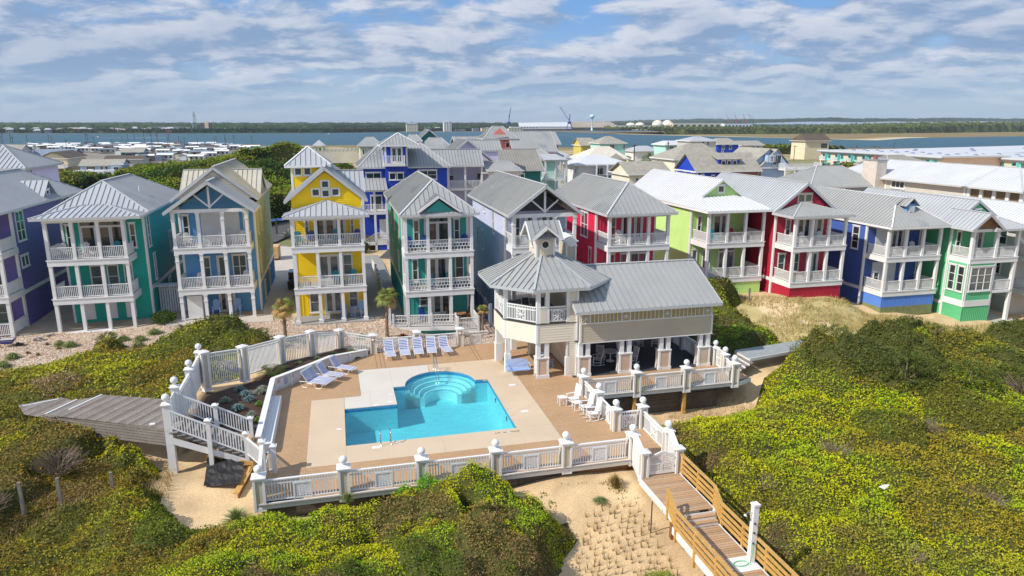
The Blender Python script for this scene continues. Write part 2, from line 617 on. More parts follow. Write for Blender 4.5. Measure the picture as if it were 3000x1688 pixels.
def railing(T, p0, p1, z, h=0.98, style='plain', m='white', z1=None, gapb=0.10, sp=0.125, bw=0.045, parent=None, rail_w=0.09):
 """Top and bottom rail as one part, balusters under it. p0, p1 in grid coordinates; z at p0, z1 at p1."""
 z1 = z if z1 is None else z1
 a, b = Vector((*p0, z)), Vector((*p1, z1))
 up = Vector((0,0,1))
 L = (b - a).length
 if L < 0.15:
  return
 r = MB()
 r.bar(a + up * h, b + up * h, rail_w, 0.06)
 r.bar(a + up * gapb, b + up * gapb, 0.06,0.06)
 bz0, bz1 = gapb + 0.03, h - 0.03
 if style == 'fence':
  r.bar(a + up * (h - 0.19), b + up * (h - 0.19), 0.06,0.055)
 ro = T.part('railing', r, m, parent=parent)
 n = max(2, int(L / sp))
 bb = MB()
 half = bw / 2
 d2 = Vector((b.x - a.x, b.y - a.y, 0)).normalized()
 for i in range(1, n):
  t = i / n
  c = a.lerp(b, t)
  if style == 'brick' and L > 0.9:
   zz = [bz0, bz0 + (bz1 - bz0) / 3, bz0 + 2 * (bz1 - bz0) / 3, bz1]
   for k in range(3):
    if (i + k) % 2 == 0 or k == 2:
     bb.bar(c + up * zz[k], c + up * zz[k + 1], bw, bw)
   continue
  bb.bar(c + up * bz0, c + up * bz1, bw, bw, up=tuple(d2))
 if style == 'brick':
  for k in (1,2):
   zz = bz0 + (bz1 - bz0) * k / 3
   bb.bar(a + up * zz, b + up * zz, bw, bw)
 if style == 'cross':
  bb = MB()
  m_ = max(1, int(L / 0.9))
  for i in range(m_):
   c0, c1 = a.lerp(b, i / m_), a.lerp(b, (i + 1) / m_)
   cm = c0.lerp(c1,0.5)
   bb.bar(c0 + up * bz0, c1 + up * bz1, bw, bw, up=(0,0,1))
   bb.bar(c0 + up * bz1, c1 + up * bz0, bw, bw * 0.8, up=(0,0,1))
   bb.bar(cm + up * bz0, cm + up * bz1, bw, bw * 0.7)
   zc_ = (bz0 + bz1) / 2
   bb.bar(c0 + up * zc_, c1 + up * zc_, bw * 0.9, bw * 0.6)
   bb.bar(c0 + up * bz0, c0 + up * bz1, bw, bw)
 T.part('balusters', bb, m, parent=ro, kind='stuff')
 return ro

def roof_face(T, parent, poly, down, m, panels=False, sp=0.44, t=0.05, seam=0.06, seam_m=None):
 """A standing seam roof slope. poly: convex list of 3D grid points; down: 2D downslope direction."""
 P = [Vector(p) for p in poly]
 n = (P[1] - P[0]).cross(P[2] - P[0]).normalized()
 if n.z < 0:
  n = -n
 dn = Vector((down[0], down[1], 0))
 dn = (dn - n * dn.dot(n)).normalized()
 e = n.cross(dn).normalized()
 o = P[0]
 q = [((p - o).dot(e),(p - o).dot(dn)) for p in P]
 e0, e1 = min(a for a, b in q), max(a for a, b in q)
 k = max(1, int(round((e1 - e0) / sp)))
 back = lambda a, b, h=0.0: tuple(o + e * a + dn * b + n * h)
 allmb = MB()
 for i in range(k):
  a0, a1 = e0 + (e1 - e0) * i / k, e0 + (e1 - e0) * (i + 1) / k
  s = clip(clip(q, 0, a0, False), 0, a1, True)
  if len(s) < 3:
   continue
  mb = MB() if panels else allmb
  jit = random.uniform(-0.003,0.003)
  mb.slab([back(a, b, jit) for a, b in s], t, n)
  lo = [b for a, b in s if abs(a - a0) < 1e-5]
  if len(lo) >= 2 and i > 0:
   mb.bar(back(a0, min(lo), seam / 2), back(a0, max(lo), seam / 2), 0.03, seam + 0.01, up=tuple(n))
  if panels:
   T.part('roof_panel', mb, m, parent=parent)
 if not panels:
  T.part('roof_slope', allmb, m, parent=parent)
 return n

def ridge_cap(mb, p, q, w=0.2, h=0.06):
 mb.bar(Vector(p) + Vector((0,0,0.03)), Vector(q) + Vector((0,0,0.03)), w, h)

def fascia(mb, p, q, h=0.2, w=0.04):
 mb.bar(Vector(p) - Vector((0,0, h / 2)), Vector(q) - Vector((0,0, h / 2)), w, h)

def gable_roof(T, uL, uR, w0, w1, ze, zr, m='roof', uc=None, panels=False, sp=0.44, back='gable', hipf=None, trim='fascia', zeR=None):
 """Ridge along w. hipf: front hip run (None = gable); back hip likewise through back=run."""
 uc = (uL + uR) / 2 if uc is None else uc
 zeR = ze if zeR is None else zeR
 r0 = w0 + (hipf or 0)
 r1 = w1 - (back if isinstance(back, (int, float)) else 0)
 mb = MB()
 A_, B_, C_, D_ = (uL, w0, ze),(uR, w0, zeR),(uR, w1, zeR),(uL, w1, ze)
 R0, R1 = (uc, r0, zr),(uc, r1, zr)
 ridge_cap(mb, R0, R1)
 fascia(mb, A_, D_)
 fascia(mb, B_, C_)
 if hipf:
  fascia(mb, A_, B_)
  ridge_cap(mb, A_, R0,0.16)
  ridge_cap(mb, B_, R0,0.16)
 else:
  fascia(mb, A_, R0,0.24,0.05)
  fascia(mb, B_, R0,0.24,0.05)
 if isinstance(back, (int, float)):
  fascia(mb, C_, D_)
  ridge_cap(mb, D_, R1,0.16)
  ridge_cap(mb, C_, R1,0.16)
 ro = T.part('roof', mb, trim)
 roof_face(T, ro, [A_, R0, R1, D_], (-1,0), m, False, sp)
 roof_face(T, ro, [B_, C_, R1, R0], (1,0), m, False, sp)
 if hipf:
  roof_face(T, ro, [A_, B_, R0], (0,-1), m, panels, sp)
 if isinstance(back, (int, float)):
  roof_face(T, ro, [D_, C_, R1], (0,1), m, False, sp)
 return ro

def cross_roof(T, u0, u1, wF, wB, ze, zr, m='roof', sp=0.44, panels=False, hipL=None, hipR=None, trim='fascia', parent=None):
 """Ridge along u."""
 wc = (wF + wB) / 2
 a, b = u0 + (hipL or 0), u1 - (hipR or 0)
 R0, R1 = (a, wc, zr),(b, wc, zr)
 mb = MB()
 ridge_cap(mb, R0, R1)
 fascia(mb, (u0, wF, ze),(u1, wF, ze))
 fascia(mb, (u0, wB, ze),(u1, wB, ze))
 for u, R, h in ((u0, R0, hipL),(u1, R1, hipR)):
  if h:
   fascia(mb, (u, wF, ze),(u, wB, ze))
   ridge_cap(mb, (u, wF, ze), R, 0.16)
   ridge_cap(mb, (u, wB, ze), R, 0.16)
  else:
   fascia(mb, (u, wF, ze), R, 0.22,0.05)
   fascia(mb, (u, wB, ze), R, 0.22,0.05)
 ro = T.part('roof', mb, trim, parent=parent)
 roof_face(T, ro, [(u0, wF, ze),(u1, wF, ze), R1, R0], (0,-1), m, panels, sp)
 roof_face(T, ro, [(u1, wB, ze),(u0, wB, ze), R0, R1], (0,1), m, False, sp)
 if hipL:
  roof_face(T, ro, [(u0, wF, ze), R0, (u0, wB, ze)], (-1,0), m, False, sp)
 if hipR:
  roof_face(T, ro, [(u1, wF, ze),(u1, wB, ze), R1], (1,0), m, False, sp)
 return ro

def porch_hip(T, uL, uR, w0, ze, ua, wa, za, m='roof', panels=True, sp=0.44, wb=None, wbz=None):
 """Low hip over a porch that dies into the wall at wa."""
 wb = wa if wb is None else wb
 A_, B_ = (uL, w0, ze),(uR, w0, ze)
 ap = (ua, wa, za)
 L_, R_ = (uL, wb, ze),(uR, wb, ze)
 mb = MB()
 for a, b in ((A_, B_),(A_, L_),(B_, R_)):
  fascia(mb, a, b, 0.22)
 ridge_cap(mb, A_, ap, 0.13,0.05)
 ridge_cap(mb, B_, ap, 0.13,0.05)
 ro = T.part('porch_roof', mb, 'fascia')
 roof_face(T, ro, [A_, B_, ap], (0,-1), m, panels, sp)
 roof_face(T, ro, [A_, ap, L_], (-1,0), m, panels, sp)
 roof_face(T, ro, [B_, R_, ap], (1,0), m, panels, sp)
 sf = MB()
 sf.box(uL + 0.1, uR - 0.1, w0 + 0.1, wb, ze - 0.22, ze - 0.18)
 T.part('porch_ceiling', sf, 'trim', parent=ro)
 return ro

def corner_board(T, F, a, z0, z1, wd=0.14, m='white'):
 mb = MB()
 mb.face_box(F, a, a + wd, z0, z1,0.0,0.05)
 return T.part('corner_board', mb, m)

def house_body(T, bl, br, w1, wb, zg, ze, cf, cl, cr, gz=None, gcol=None, band=None, inset=0.0):
 """Lap-sided body with corner boards. Returns the front, left and right faces."""
 Ff = Face((bl, w1),(br, w1))
 Fr = Face((br, w1),(br, wb))
 Fl = Face((bl, wb),(bl, w1))
 Fb = Face((br, wb),(bl, wb))
 z0 = zg
 if gz is not None:
  for F, c in ((Ff, gcol or cf),(Fr, gcol or cr),(Fl, gcol or cl)):
   wall(T, F, zg, gz, c, kind='batten')
  z0 = gz
 wall(T, Ff, z0, ze, cf)
 wall(T, Fr, z0, ze, cr)
 wall(T, Fl, z0, ze, cl)
 wall(T, Fb, zg, ze, cr, kind='flat')
 for F in (Ff, Fr, Fl):
  corner_board(T, F, 0, zg, ze - 0.05)
  corner_board(T, F, F.L - 0.14, zg, ze - 0.05)
 if band:
  for F in (Fr, Fl):
   mb = MB()
   mb.face_box(F, 0.14, F.L - 0.14, band - 0.32, band, 0.0,0.055)
   T.part('trim_band', mb, 'white')
 core = MB()
 core.box(bl + 0.05, br - 0.05, w1 + 0.05, wb - 0.05, zg, ze - 0.02)
 T.part('inner_wall', core, 'floor_dk')
 return Ff, Fl, Fr

def porch(T, ul, ur, w0, w1, zg, levels, ztop, style='plain', nb=3, cap=False, bl=None, br=None, rail_sides=True, post=0.26, sk=None, ground_posts=True, railz=None, beam=0.30, us=None, base_w=0.0):
 """levels: floor heights of the balconies; ztop: underside of the roof. Posts on every bay line."""
 us = us or [ul + post / 2 + (ur - ul - post) * i / nb for i in range(nb + 1)]
 bl = ul if bl is None else bl
 br = ur if br is None else br
 zl = ([zg] if ground_posts else []) + list(levels)
 tops = list(levels) + [ztop]
 if not ground_posts:
  tops = tops[1:]
 for k, (a, b) in enumerate(zip(zl, tops)):
  b2 = b - (0.5 if k < len(zl) - 1 else beam)
  for u in us:
   mb = MB()
   mb.box(u - post / 2, u + post / 2, w0 + 0.02, w0 + 0.02 + post, a, b2)
   if cap:
    mb.box(u - post / 2 - 0.05, u + post / 2 + 0.05, w0 - 0.03, w0 + 0.07 + post, b2 - 0.10, b2 - 0.001)
    mb.box(u - post / 2 - 0.04, u + post / 2 + 0.04, w0 - 0.02, w0 + 0.06 + post, b2 - 0.62, b2 - 0.55)
    mb.box(u - post / 2 - 0.04, u + post / 2 + 0.04, w0 - 0.02, w0 + 0.06 + post, a + 0.001, a + 0.2)
   T.part('porch_post', mb, 'white')
 for z in levels:
  mb = MB()
  mb.box(ul - 0.03, ur + 0.03, w0 - 0.03, w0 + 0.10, z - 0.5, z + 0.02)
  mb.box(ul - 0.03, ul + 0.10, w0 + 0.101, w1, z - 0.5, z + 0.02)
  mb.box(ur - 0.10, ur + 0.03, w0 + 0.101, w1, z - 0.5, z + 0.02)
  mb.box(ul - 0.08, ur + 0.08, w0 - 0.08, w0 - 0.031, z - 0.06, z + 0.03)
  T.part('deck_rim', mb, 'white')
  fl = MB()
  fl.box(ul + 0.1, ur - 0.1, w0 + 0.1, w1, z - 0.16, z)
  T.part('balcony_floor', fl, 'deckfloor')
  for i in range(len(us) - 1):
   railing(T, (us[i] + post / 2, w0 + 0.15),(us[i + 1] - post / 2, w0 + 0.15), z, style=style)
  if rail_sides:
   railing(T, (us[0], w0 + 0.28),(us[0], w1 - 0.05), z, style=style if style == 'cross' else 'plain')
   railing(T, (us[-1], w0 + 0.28),(us[-1], w1 - 0.05), z, style='plain')
 mb = MB()
 mb.box(ul - 0.02, ur + 0.02, w0 - 0.01, w0 + 0.22, ztop - beam, ztop - 0.02)
 mb.box(ul - 0.02, ul + 0.2, w0 + 0.221, w1, ztop - beam, ztop - 0.02)
 mb.box(ur - 0.2, ur + 0.02, w0 + 0.221, w1, ztop - beam, ztop - 0.02)
 T.part('porch_beam', mb, 'white')
 return us

def skirt(T, F, z0, z1, m, a0=0, a1=None):
 a1 = F.L if a1 is None else a1
 mb = batten_wall(MB(), F, [(a0, z0),(a1, z0),(a1, z1),(a0, z1)], 0.22)
 return T.part('skirt_wall', mb, m)

def truss(T, uL, uR, w, z0, zp, m='white'):
 """Open king post truss in a porch gable."""
 uc = (uL + uR) / 2
 F = Face((uL, w),(uR, w))
 mb = MB()
 c = uc - uL
 s = (zp - z0) / c
 mb.face_box(F, c - 0.08, c + 0.08, z0, zp - 0.3,0,0.12)
 mb.face_bar(F, c, z0 + 0.12, c - 1.15, z0 + (c - 1.15) * s - 0.15,0.12,0.01,0.11)
 mb.face_bar(F, c, z0 + 0.12, c + 1.15, z0 + (c - 1.15) * s - 0.15,0.12,0.012,0.108)
 return T.part('gable_truss', mb, m)

PAINT = {
 'purple': lin(112,100,168), 'teal': lin(10,164,148), 'skyblue': lin(92,158,212), 'skyblue_bounce': lin(150,174,136),  # last entry: sky blue siding with yellow bounce light painted in
 'yellow': lin(255,214,0), 'aqua': lin(54,160,152), 'lavender': lin(196,200,226), 'pink': lin(222,50,88),
 'lime': lin(188,226,138), 'crimson': lin(178,34,62), 'cobalt': lin(68,98,172), 'cobalt_lt': lin(96,142,220),
 'green': lin(98,190,136), 'greywall': lin(196,194,190), 'royal': lin(26,68,188), 'lilac': lin(228,220,246),
 'peach': lin(236,140,122), 'deepteal': lin(20,118,112), 'slate': lin(140,148,160), 'aquapale': lin(178,226,216),
 'beigewall': lin(226,212,182), 'paleblue': lin(176,200,228), 'ivorywall': lin(236,226,204), 'condo_pink': lin(238,204,178),
 'condo_aqua': lin(140,226,218), 'condo_teal': lin(60,176,168), 'greybeige': lin(202,196,186), 'bluegrey': lin(120,132,158),
 'mustard': lin(206,190,90), 'brick': lin(150,92,72), 'dkgreen': lin(64,110,112), 'towerbrown': lin(120,104,92), 'whitewall': lin(232,232,230),
}
for k_, v_ in PAINT.items():
 M[k_] = mat(k_ + '_wall_paint', v_, 0.55,0.07,0.5)

def door_row(T, F, z0, z1, items, glass='glass'):
 for it in items:
  if it[0] == 'd':
   french_door(T, F, it[1], it[2], z0 + 0.02, z0 + it[3], it[4], it[5] if len(it) > 5 else 0, glass=it[6] if len(it) > 6 else glass)
  else:
   window(T, F, it[1], it[2], z0 + it[3], z0 + it[4], it[5] if len(it) > 5 else 1, it[6] if len(it) > 6 else 2, glass=it[7] if len(it) > 7 else glass)

# ---- Adirondack chairs (copied later with their parts)
def make_adirondack(m, label, tall=False):
 T = Thing('adirondack_chair', label, 'chair')
 leg = 0.30 if tall else 0.0
 s = MB()
 for i in range(5):
  y0 = -0.28 + i * 0.11
  z = 0.36 + leg - 0.03 * i
  s.box(-0.26,0.26, y0, y0 + 0.095, z, z + 0.022)
 T.part('seat', s, m)
 b = MB()
 hs = (0.78,0.86,0.90,0.86,0.78)
 for i in range(5):
  x = -0.22 + i * 0.11
  b.bar((x, 0.22,0.24 + leg),(x, 0.50,0.24 + leg + hs[i]), 0.095,0.022, up=(0,1,0))
 b.bar((-0.26,0.37,0.66 + leg),(0.26,0.37,0.66 + leg), 0.03,0.06)
 T.part('backrest', b, m)
 for sx in (-1,1):
  a = MB()
  a.box(sx * 0.33 - 0.06, sx * 0.33 + 0.06,-0.34,0.40,0.56 + leg, 0.585 + leg)
  T.part('armrest', a, m)
  l = MB()
  l.bar((sx * 0.29,-0.27,0),(sx * 0.29,-0.27,0.56 + leg), 0.05,0.09, up=(0,1,0))
  l.bar((sx * 0.27,-0.28,0.33 + leg),(sx * 0.27,0.52,0.05), 0.04,0.10)
  if tall:
   l.bar((sx * 0.27,0.30,0),(sx * 0.27,0.36,0.56 + leg), 0.05,0.05)
  T.part('leg', l, m)
 return T.o

CH = {'white': make_adirondack('white', 'white adirondack chair'), 'teal': make_adirondack('teal_ch', 'teal adirondack chair'),
  'navy': make_adirondack('blue_ch', 'navy blue adirondack chair'), 'magenta': make_adirondack('mag_ch', 'magenta adirondack chair'),
  'bluehi': make_adirondack('bluechair', 'blue adirondack chair', True), 'brown': make_adirondack('wood_dk', 'brown adirondack chair')}
CH_USED = set()

def chair(kind, u, w, z, rz, label, group='adirondack chairs on the porches'):
 o = CH[kind]
 if kind in CH_USED:
  o = copy_tree(o)
 CH_USED.add(kind)
 return place(o, u, w, z, rz, label, group)

# ---- the front row of houses
def gable_wall(T, F, a0, a1, z0, zp, m, ac=None, ze=None):
 ac = (a0 + a1) / 2 if ac is None else ac
 ze = z0 if ze is None else ze
 poly = [(a0, z0),(a1, z0),(a1, ze),(ac, zp),(a0, ze)] if ze > z0 else [(a0, z0),(a1, z0),(ac, zp)]
 mb = MB()
 lap_siding(mb, F, poly)
 return T.part('gable_wall', mb, m)

def vent_pipe(T, u, w, z, h=0.5):
 T.part('vent_pipe', MB().tube([(u, w, z - 0.3),(u, w, z + h)], 0.05,8), 'white')

T = Thing('beach_house', 'purple three storey house with grey roof and small dormer at the row end', 'house', -32.2,61.7,-0.2, 'porch houses in the row behind the pool')
bl, br, w1, wb = -33.0,-25.95,64.8,80.3
Ff, Fl, Fr = house_body(T, bl, br, w1, wb, -0.2,9.6, 'purple', 'purple', 'purple', gz=2.6, band=2.9)
porch(T, -32.2,-25.8,61.7, w1,-0.2, [3.1,6.6], 9.8, style='plain', nb=3, rail_sides=True)
railing(T, (-32.0,61.85),(-26.0,61.85), -0.1)
railing(T, (-25.95,62.0),(-25.95,64.7), -0.1)
for z, h in ((6.6,2.4),(3.1,2.4),(-0.1,2.2)):
 door_row(T, Ff, z, z + h, [('w', 0.8,1.7,0.5, h),('d', 2.3,4.4, h, 2),('w', 4.9,5.9,0.3, h, 1,2, 'glass_g')])
window(T, Fr, 0.6,2.2,6.95,9.45,2,3, 'glass_g')
window(T, Fr, 0.5,2.0,4.75,5.75,2,1, 'glass_g')
window(T, Fr, 11.0,12.3,8.7,9.5,2,1)
window(T, Fr, 12.8,14.1,8.7,9.5,2,1)
ro = gable_roof(T, -33.7,-25.4,61.2,81.0,9.8,12.3, 'roof_lt', back=4.0, hipf=5.2, panels=True)
F = Face((-26.0,71.3),(-26.0,74.9))
gm = MB(); lap_siding(gm, F, [(0.4,9.6),(3.2,9.6),(1.8,11.2)]); dm = T.part('dormer', gm, 'purple')
window(T, F, 1.35,2.15,9.75,10.6,1,2)
roof_face(T, dm, [(-25.75,71.3,9.9),(-25.75,73.1,11.45),(-28.6,73.1,11.45),(-28.6,71.3,10.9)], (0,-1), 'roof_lt')
roof_face(T, dm, [(-25.75,74.9,9.9),(-25.75,73.1,11.45),(-28.6,73.1,11.45),(-28.6,74.9,10.9)], (0,1), 'roof_lt')

T = Thing('beach_house', 'bright teal house with hipped grey roof and stacked white porches beside the purple house', 'house', -22.8,62.3,-0.25, 'porch houses in the row behind the pool')
bl, br, w1, wb = -22.45,-16.15,64.9,79.5
Ff, Fl, Fr = house_body(T, bl, br, w1, wb, -0.25,9.2, 'teal', 'teal', 'teal', gz=2.2, band=2.75)
porch(T, -22.9,-17.0,62.3, w1,-0.25, [2.6,5.8], 9.1, nb=3, cap=False, rail_sides=True)
mb = MB(); mb.box(-23.6,-16.6,61.9, w1,-0.45,-0.22); T.part('ground_slab', mb, 'trim')
door_row(T, Ff, 5.8,9, [('w', 0.3,0.85,0.4,2.5),('d', 1.3,4.9,2.85,3,0.35),('w', 5.1,5.6,0.4,2.5)])
door_row(T, Ff, 2.6,5.2, [('w', 1.7,2.7,0.2,2.2),('w', 3.0,3.9,0.2,2.2),('w', 4.3,5.0,0.2,2.2)], 'glass_b')
for a in (0.9,2.6,4.1):
 sh = MB(); sh.face_box(Ff, a, a + 0.8,0.1,2.0,0.02,0.07)
 for i in range(12):
  sh.face_box(Ff, a + 0.06, a + 0.74,0.18 + i * 0.15,0.26 + i * 0.15,0.07,0.09)
 T.part('shutter', sh, 'white')
window(T, Fr, 0.7,1.5,6.1,8.9,1,3)
window(T, Fr, 1.6,2.3,3.0,5.3,1,2, 'glass_g')
window(T, Fr, 2.2,3.0,0.0,2.0,1,2)
window(T, Fr, 6.2,7.0,0.2,2.2,1,2)
window(T, Fr, 8.2,9.4,4.3,6.3,2,2)
window(T, Fr, 9.5,10.1,7.2,8.9,1,2)
gable_roof(T, -23.4,-15.5,64.2,80.0,9.3,11.66, 'roof_lt', uc=-19.9, hipf=4.0, back=3.0, panels=True)
porch_hip(T, -23.6,-15.6,61.8,9.25,-19.9,66.2,10.06, 'roof_lt', wb=64.6)
vent_pipe(T, -17.6,70.5,10.5)

T = Thing('beach_house', 'sky blue house with open truss gable and tan cross gabled roof', 'house', -13.4,62.5,0, 'porch houses in the row behind the pool')
bl, br, w1, wb = -13.4,-7.2,65.0,79.5
Ff, Fl, Fr = house_body(T, bl, br, w1, wb, 0,9.6, 'skyblue', 'skyblue', 'skyblue_bounce', gz=2.3, gcol='skyblue', band=2.75)  # right wall's upper colour includes light bounced off the yellow house
porch(T, -13.5,-7.5,62.5, w1,0, [2.8,6.33], 9.6, nb=3, cap=True)
door_row(T, Ff, 6.33,9, [('w', 0.25,0.8,0.4,2.5,1)])
sh = MB(); sh.face_box(Ff, 1.75,4.9,6.35,9.1,0.0,0.06)
for i in range(26):
 sh.face_box(Ff, 1.85,4.8,6.4 + i * 0.103,6.46 + i * 0.103,0.06,0.075)
T.part('storm_shutter', sh, 'trim')
window(T, Ff, 5.2,5.7,6.6,8.9,1,2, 'glass')
door_row(T, Ff, 2.8,5.3, [('w', 1.5,2.2,0.4,2.3),('d', 2.7,3.7,2.4,1),('w', 4.0,5.2,0.3,2.4,2,2)], 'glass_b')
door_row(T, Ff, 0,2.3, [('d', 2.6,4.0,2.1,2)])
mb = MB(); mb.box(-13.1,-11.9,63.3,64.2,0,2.05); T.part('storage_closet', mb, 'white')
for a, b, z0, z1 in ((1.2,1.9,6.8,9.0),(4.5,5.3,6.6,8.8),(9.0,9.7,7.0,9.0),(1.4,2.1,3.2,5.2),(6.0,6.8,3.6,5.4),(10.5,11.2,3.8,5.4),(3.0,3.8,0.3,2.0),(8.0,8.9,0.1,2.1)):
 window(T, Fr, a, b, z0, z1,1,2, 'glass_g', trim='cream')
Fg = Face((bl, w1),(br, w1))
gable_wall(T, Fg, 0,6.2,9.4,11.6, 'skyblue')
gable_roof(T, -13.95,-6.8,62.0,66.3,9.4,11.9, 'roof_lt')
truss(T, -13.4,-7.5,62.7,9.6,11.75)
F_ = Face((-14.1,66.2),(-6.9,66.2)); gm = MB(); lap_siding(gm, F_, [(0.3,10.1),(6.9,10.1),(3.6,12.5)]); T.part('gable_wall', gm, 'roof_tan')
gable_roof(T, -14.15,-6.9,66.0,81.0,10.05,12.85, 'roof_tan', uc=-10.45)
cross_roof(T, -14.0,-7.0,68.9,75.5,10.0,12.25, 'roof_tan')
F_ = Face((-7.15,68.9),(-7.15,75.5)); gm = MB(); lap_siding(gm, F_, [(0.2,9.6),(6.4,9.6),(3.3,12.0)]); T.part('gable_wall', gm, 'skyblue_bounce')

T = Thing('beach_house', 'bright yellow house with square corner tower and cross of four gable windows', 'house', -3.8,59.3,0, 'porch houses in the row behind the pool')
bl, br, w1, wb = -3.85,1.95,61.8,75.5
Ff, Fl, Fr = house_body(T, bl, br, w1, wb, 0,9.6, 'yellow', 'yellow', 'yellow', gz=2.5, band=2.9)
porch(T, -3.9,1.95,59.3, w1,0, [3.06,6.57], 9.05, nb=3, cap=False)
for u in (-3.77,-1.9,-0.05,1.82):
 T.part('post_base', MB().box(u - 0.2, u + 0.2,59.25,59.65,0.0,0.28), 'white')
door_row(T, Ff, 6.57,9, [('w', 0.95,1.35,0.4,2.4,1,2, 'glass_g'),('d', 1.7,4.4,2.4,3),('w', 4.75,5.1,0.4,2.4,1,2, 'glass_g')])
door_row(T, Ff, 3.06,5.5, [('d', 1.85,3.75,2.4,2),('w', 3.95,4.8,0.5,2.35)], 'glass_b')
door_row(T, Ff, 0.1,2.4, [('w', 0.95,1.8,0.2,2.1),('d', 2.2,3.8,2.2,2),('w', 4.3,5.15,0.5,2.1)], 'glass_b')
gable_wall(T, Ff, 0.0,5.8,9.6,12.55, 'yellow', ac=2.87, ze=10.3)
for a, z in ((2.87,11.5),(2.87,10.72),(2.06,10.82),(3.68,10.82)):
 window(T, Ff, a - 0.38, a + 0.38, z - 0.36, z + 0.36,1,1, casing=False, fr=0.12)
gable_roof(T, -4.4,2.46,61.3,76.0,10.15,12.95, 'roof_lt')
porch_hip(T, -4.43,2.45,58.8,9.18,-0.98,61.8,10.14, 'roof_lt', wb=61.3)
Ft = Face((-3.9,65.6),(-0.9,65.6)); Ftl = Face((-3.9,69.0),(-3.9,65.6)); Ftr = Face((-0.9,65.6),(-0.9,69.0))
for F in (Ft, Ftl, Ftr):
 wall(T, F, 9.6,12.8, 'yellow', name='tower_wall')
 corner_board(T, F, 0,9.6,12.8); corner_board(T, F, F.L - 0.14,9.6,12.8)
window(T, Ft, 0.25,0.95,12.0,12.72,1,1); window(T, Ft, 1.05,1.75,12.0,12.72,1,1)
window(T, Ftl, 0.6,1.2,11.7,12.5,1,1)
mb = MB()
tc_ = [(-4.4,65.1,12.9),(-0.42,65.1,12.95),(-0.42,69.4,12.95),(-4.4,69.4,12.9)]; ap = (-2.4,67.2,14.5)
for i in range(4):
 fascia(mb, tc_[i], tc_[(i + 1) % 4]); ridge_cap(mb, tc_[i], ap, 0.14)
tr = T.part('tower_roof', mb, 'white')
for i, dn in enumerate(((0,-1),(1,0),(0,1),(-1,0))):
 roof_face(T, tr, [tc_[i], tc_[(i + 1) % 4], ap], dn, 'roof_lt', i == 0)
cross_roof(T, -1.0,2.45,65.9,70.3,10.15,12.25, 'roof_lt')
F_ = Face((2.0,65.9),(2.0,70.3)); gm = MB(); lap_siding(gm, F_, [(0.2,9.6),(4.2,9.6),(2.2,12.0)]); T.part('gable_wall', gm, 'yellow')

T = Thing('beach_house', 'sea green house with hipped roof and small gable over its porch, nearest the pool fence', 'house', 5.1,57.0,-0.6, 'porch houses in the row behind the pool')
bl, br, w1, wb = 5.15,10.85,59.5,74.5
Ff, Fl, Fr = house_body(T, bl, br, w1, wb, -0.6,9.2, 'aqua', 'aqua', 'aqua', gz=2.4, band=2.7)
porch(T, 5.1,10.85,57.0, w1,0.0, [2.83,6.12], 9.24, style='brick', nb=3)
door_row(T, Ff, 6.12,9, [('w', 0.95,1.5,0.3,2.4),('d', 1.9,4.2,2.75,2,0.45),('w', 4.45,5.0,0.3,2.4)])
door_row(T, Ff, 2.83,5.5, [('w', 0.75,1.3,0.3,2.3),('d', 1.9,3.9,2.4,2),('w', 4.5,5.3,0.3,2.4)])
door_row(T, Ff, 0.02,2.4, [('w', 1.3,2.1,0.9,2.0),('d', 2.4,4.1,2.2,2)])
for a, b, z0, z1 in ((2.0,2.7,6.6,8.7),(6.5,7.2,6.8,8.7),(10.5,11.3,6.8,8.7),(3.4,4.1,3.4,5.2),(9.0,9.8,3.4,5.2)):
 window(T, Fl, Fl.L - b, Fl.L - a, z0, z1,1,2, trim='cream')
gable_roof(T, 4.75,11.3,56.5,75.2,9.33,11.8, 'roof', uc=8.0, hipf=3.9, back=3.5, panels=True)
Fg = Face((6.5,56.75),(9.5,56.75)); gm = MB(); lap_siding(gm, Fg, [(0.3,9.5),(2.7,9.5),(1.5,10.45)]); gw = T.part('porch_gable', gm, 'aqua')
mb = MB(); fascia(mb, (6.2,56.4,9.55),(7.98,56.4,10.8), 0.16,0.05); fascia(mb, (9.75,56.4,9.55),(7.98,56.4,10.8), 0.16,0.05); T.part('rake_board', mb, 'white', parent=gw)
roof_face(T, gw, [(6.2,56.4,9.55),(7.98,56.4,10.8),(7.98,59.0,10.8),(6.2,57.1,9.55)], (-1,0), 'roof')
roof_face(T, gw, [(9.75,56.4,9.55),(7.98,56.4,10.8),(7.98,59.0,10.8),(9.75,57.1,9.55)], (1,0), 'roof')
mb = MB()
mb.prism([(3.9,59.4),(3.9,56.4),(5.2,56.2),(9.0,55.6),(9.0,54.3),(10.7,54.3),(10.8,59.4)], -0.16,0.0)
T.part('ground_deck', mb, 'deckfloor')
mb = MB()
for a, b in (((3.9,56.35),(9.0,55.5)),((9.0,54.25),(10.75,54.25))):
 mb.bar((*a, -0.15),(*b, -0.15), 0.05,0.34)
T.part('deck_rim', mb, 'white')
Fs = Face((5.2,56.3),(9.0,55.7)); skirt(T, Fs, -0.75,-0.3, 'aqua')
for a, b, st in (((3.9,56.45),(5.0,56.3), 'brick'),((5.3,56.3),(7.0,56.0), 'plain'),((7.1,56.0),(8.9,55.7), 'brick'),((9.0,55.5),(9.0,54.4), 'plain'),((9.1,54.4),(10.6,54.35), 'plain'),((10.75,54.5),(10.75,56.8), 'brick')):
 railing(T, a, b, 0.0, style=st)
for u, w in ((3.9,56.4),(5.15,56.3),(7.05,56.0),(9.0,55.6),(9.0,54.35),(10.7,54.35)):
 T.part('railing_post', MB().box(u - 0.07, u + 0.07, w - 0.07, w + 0.07,-0.1,1.15), 'white')

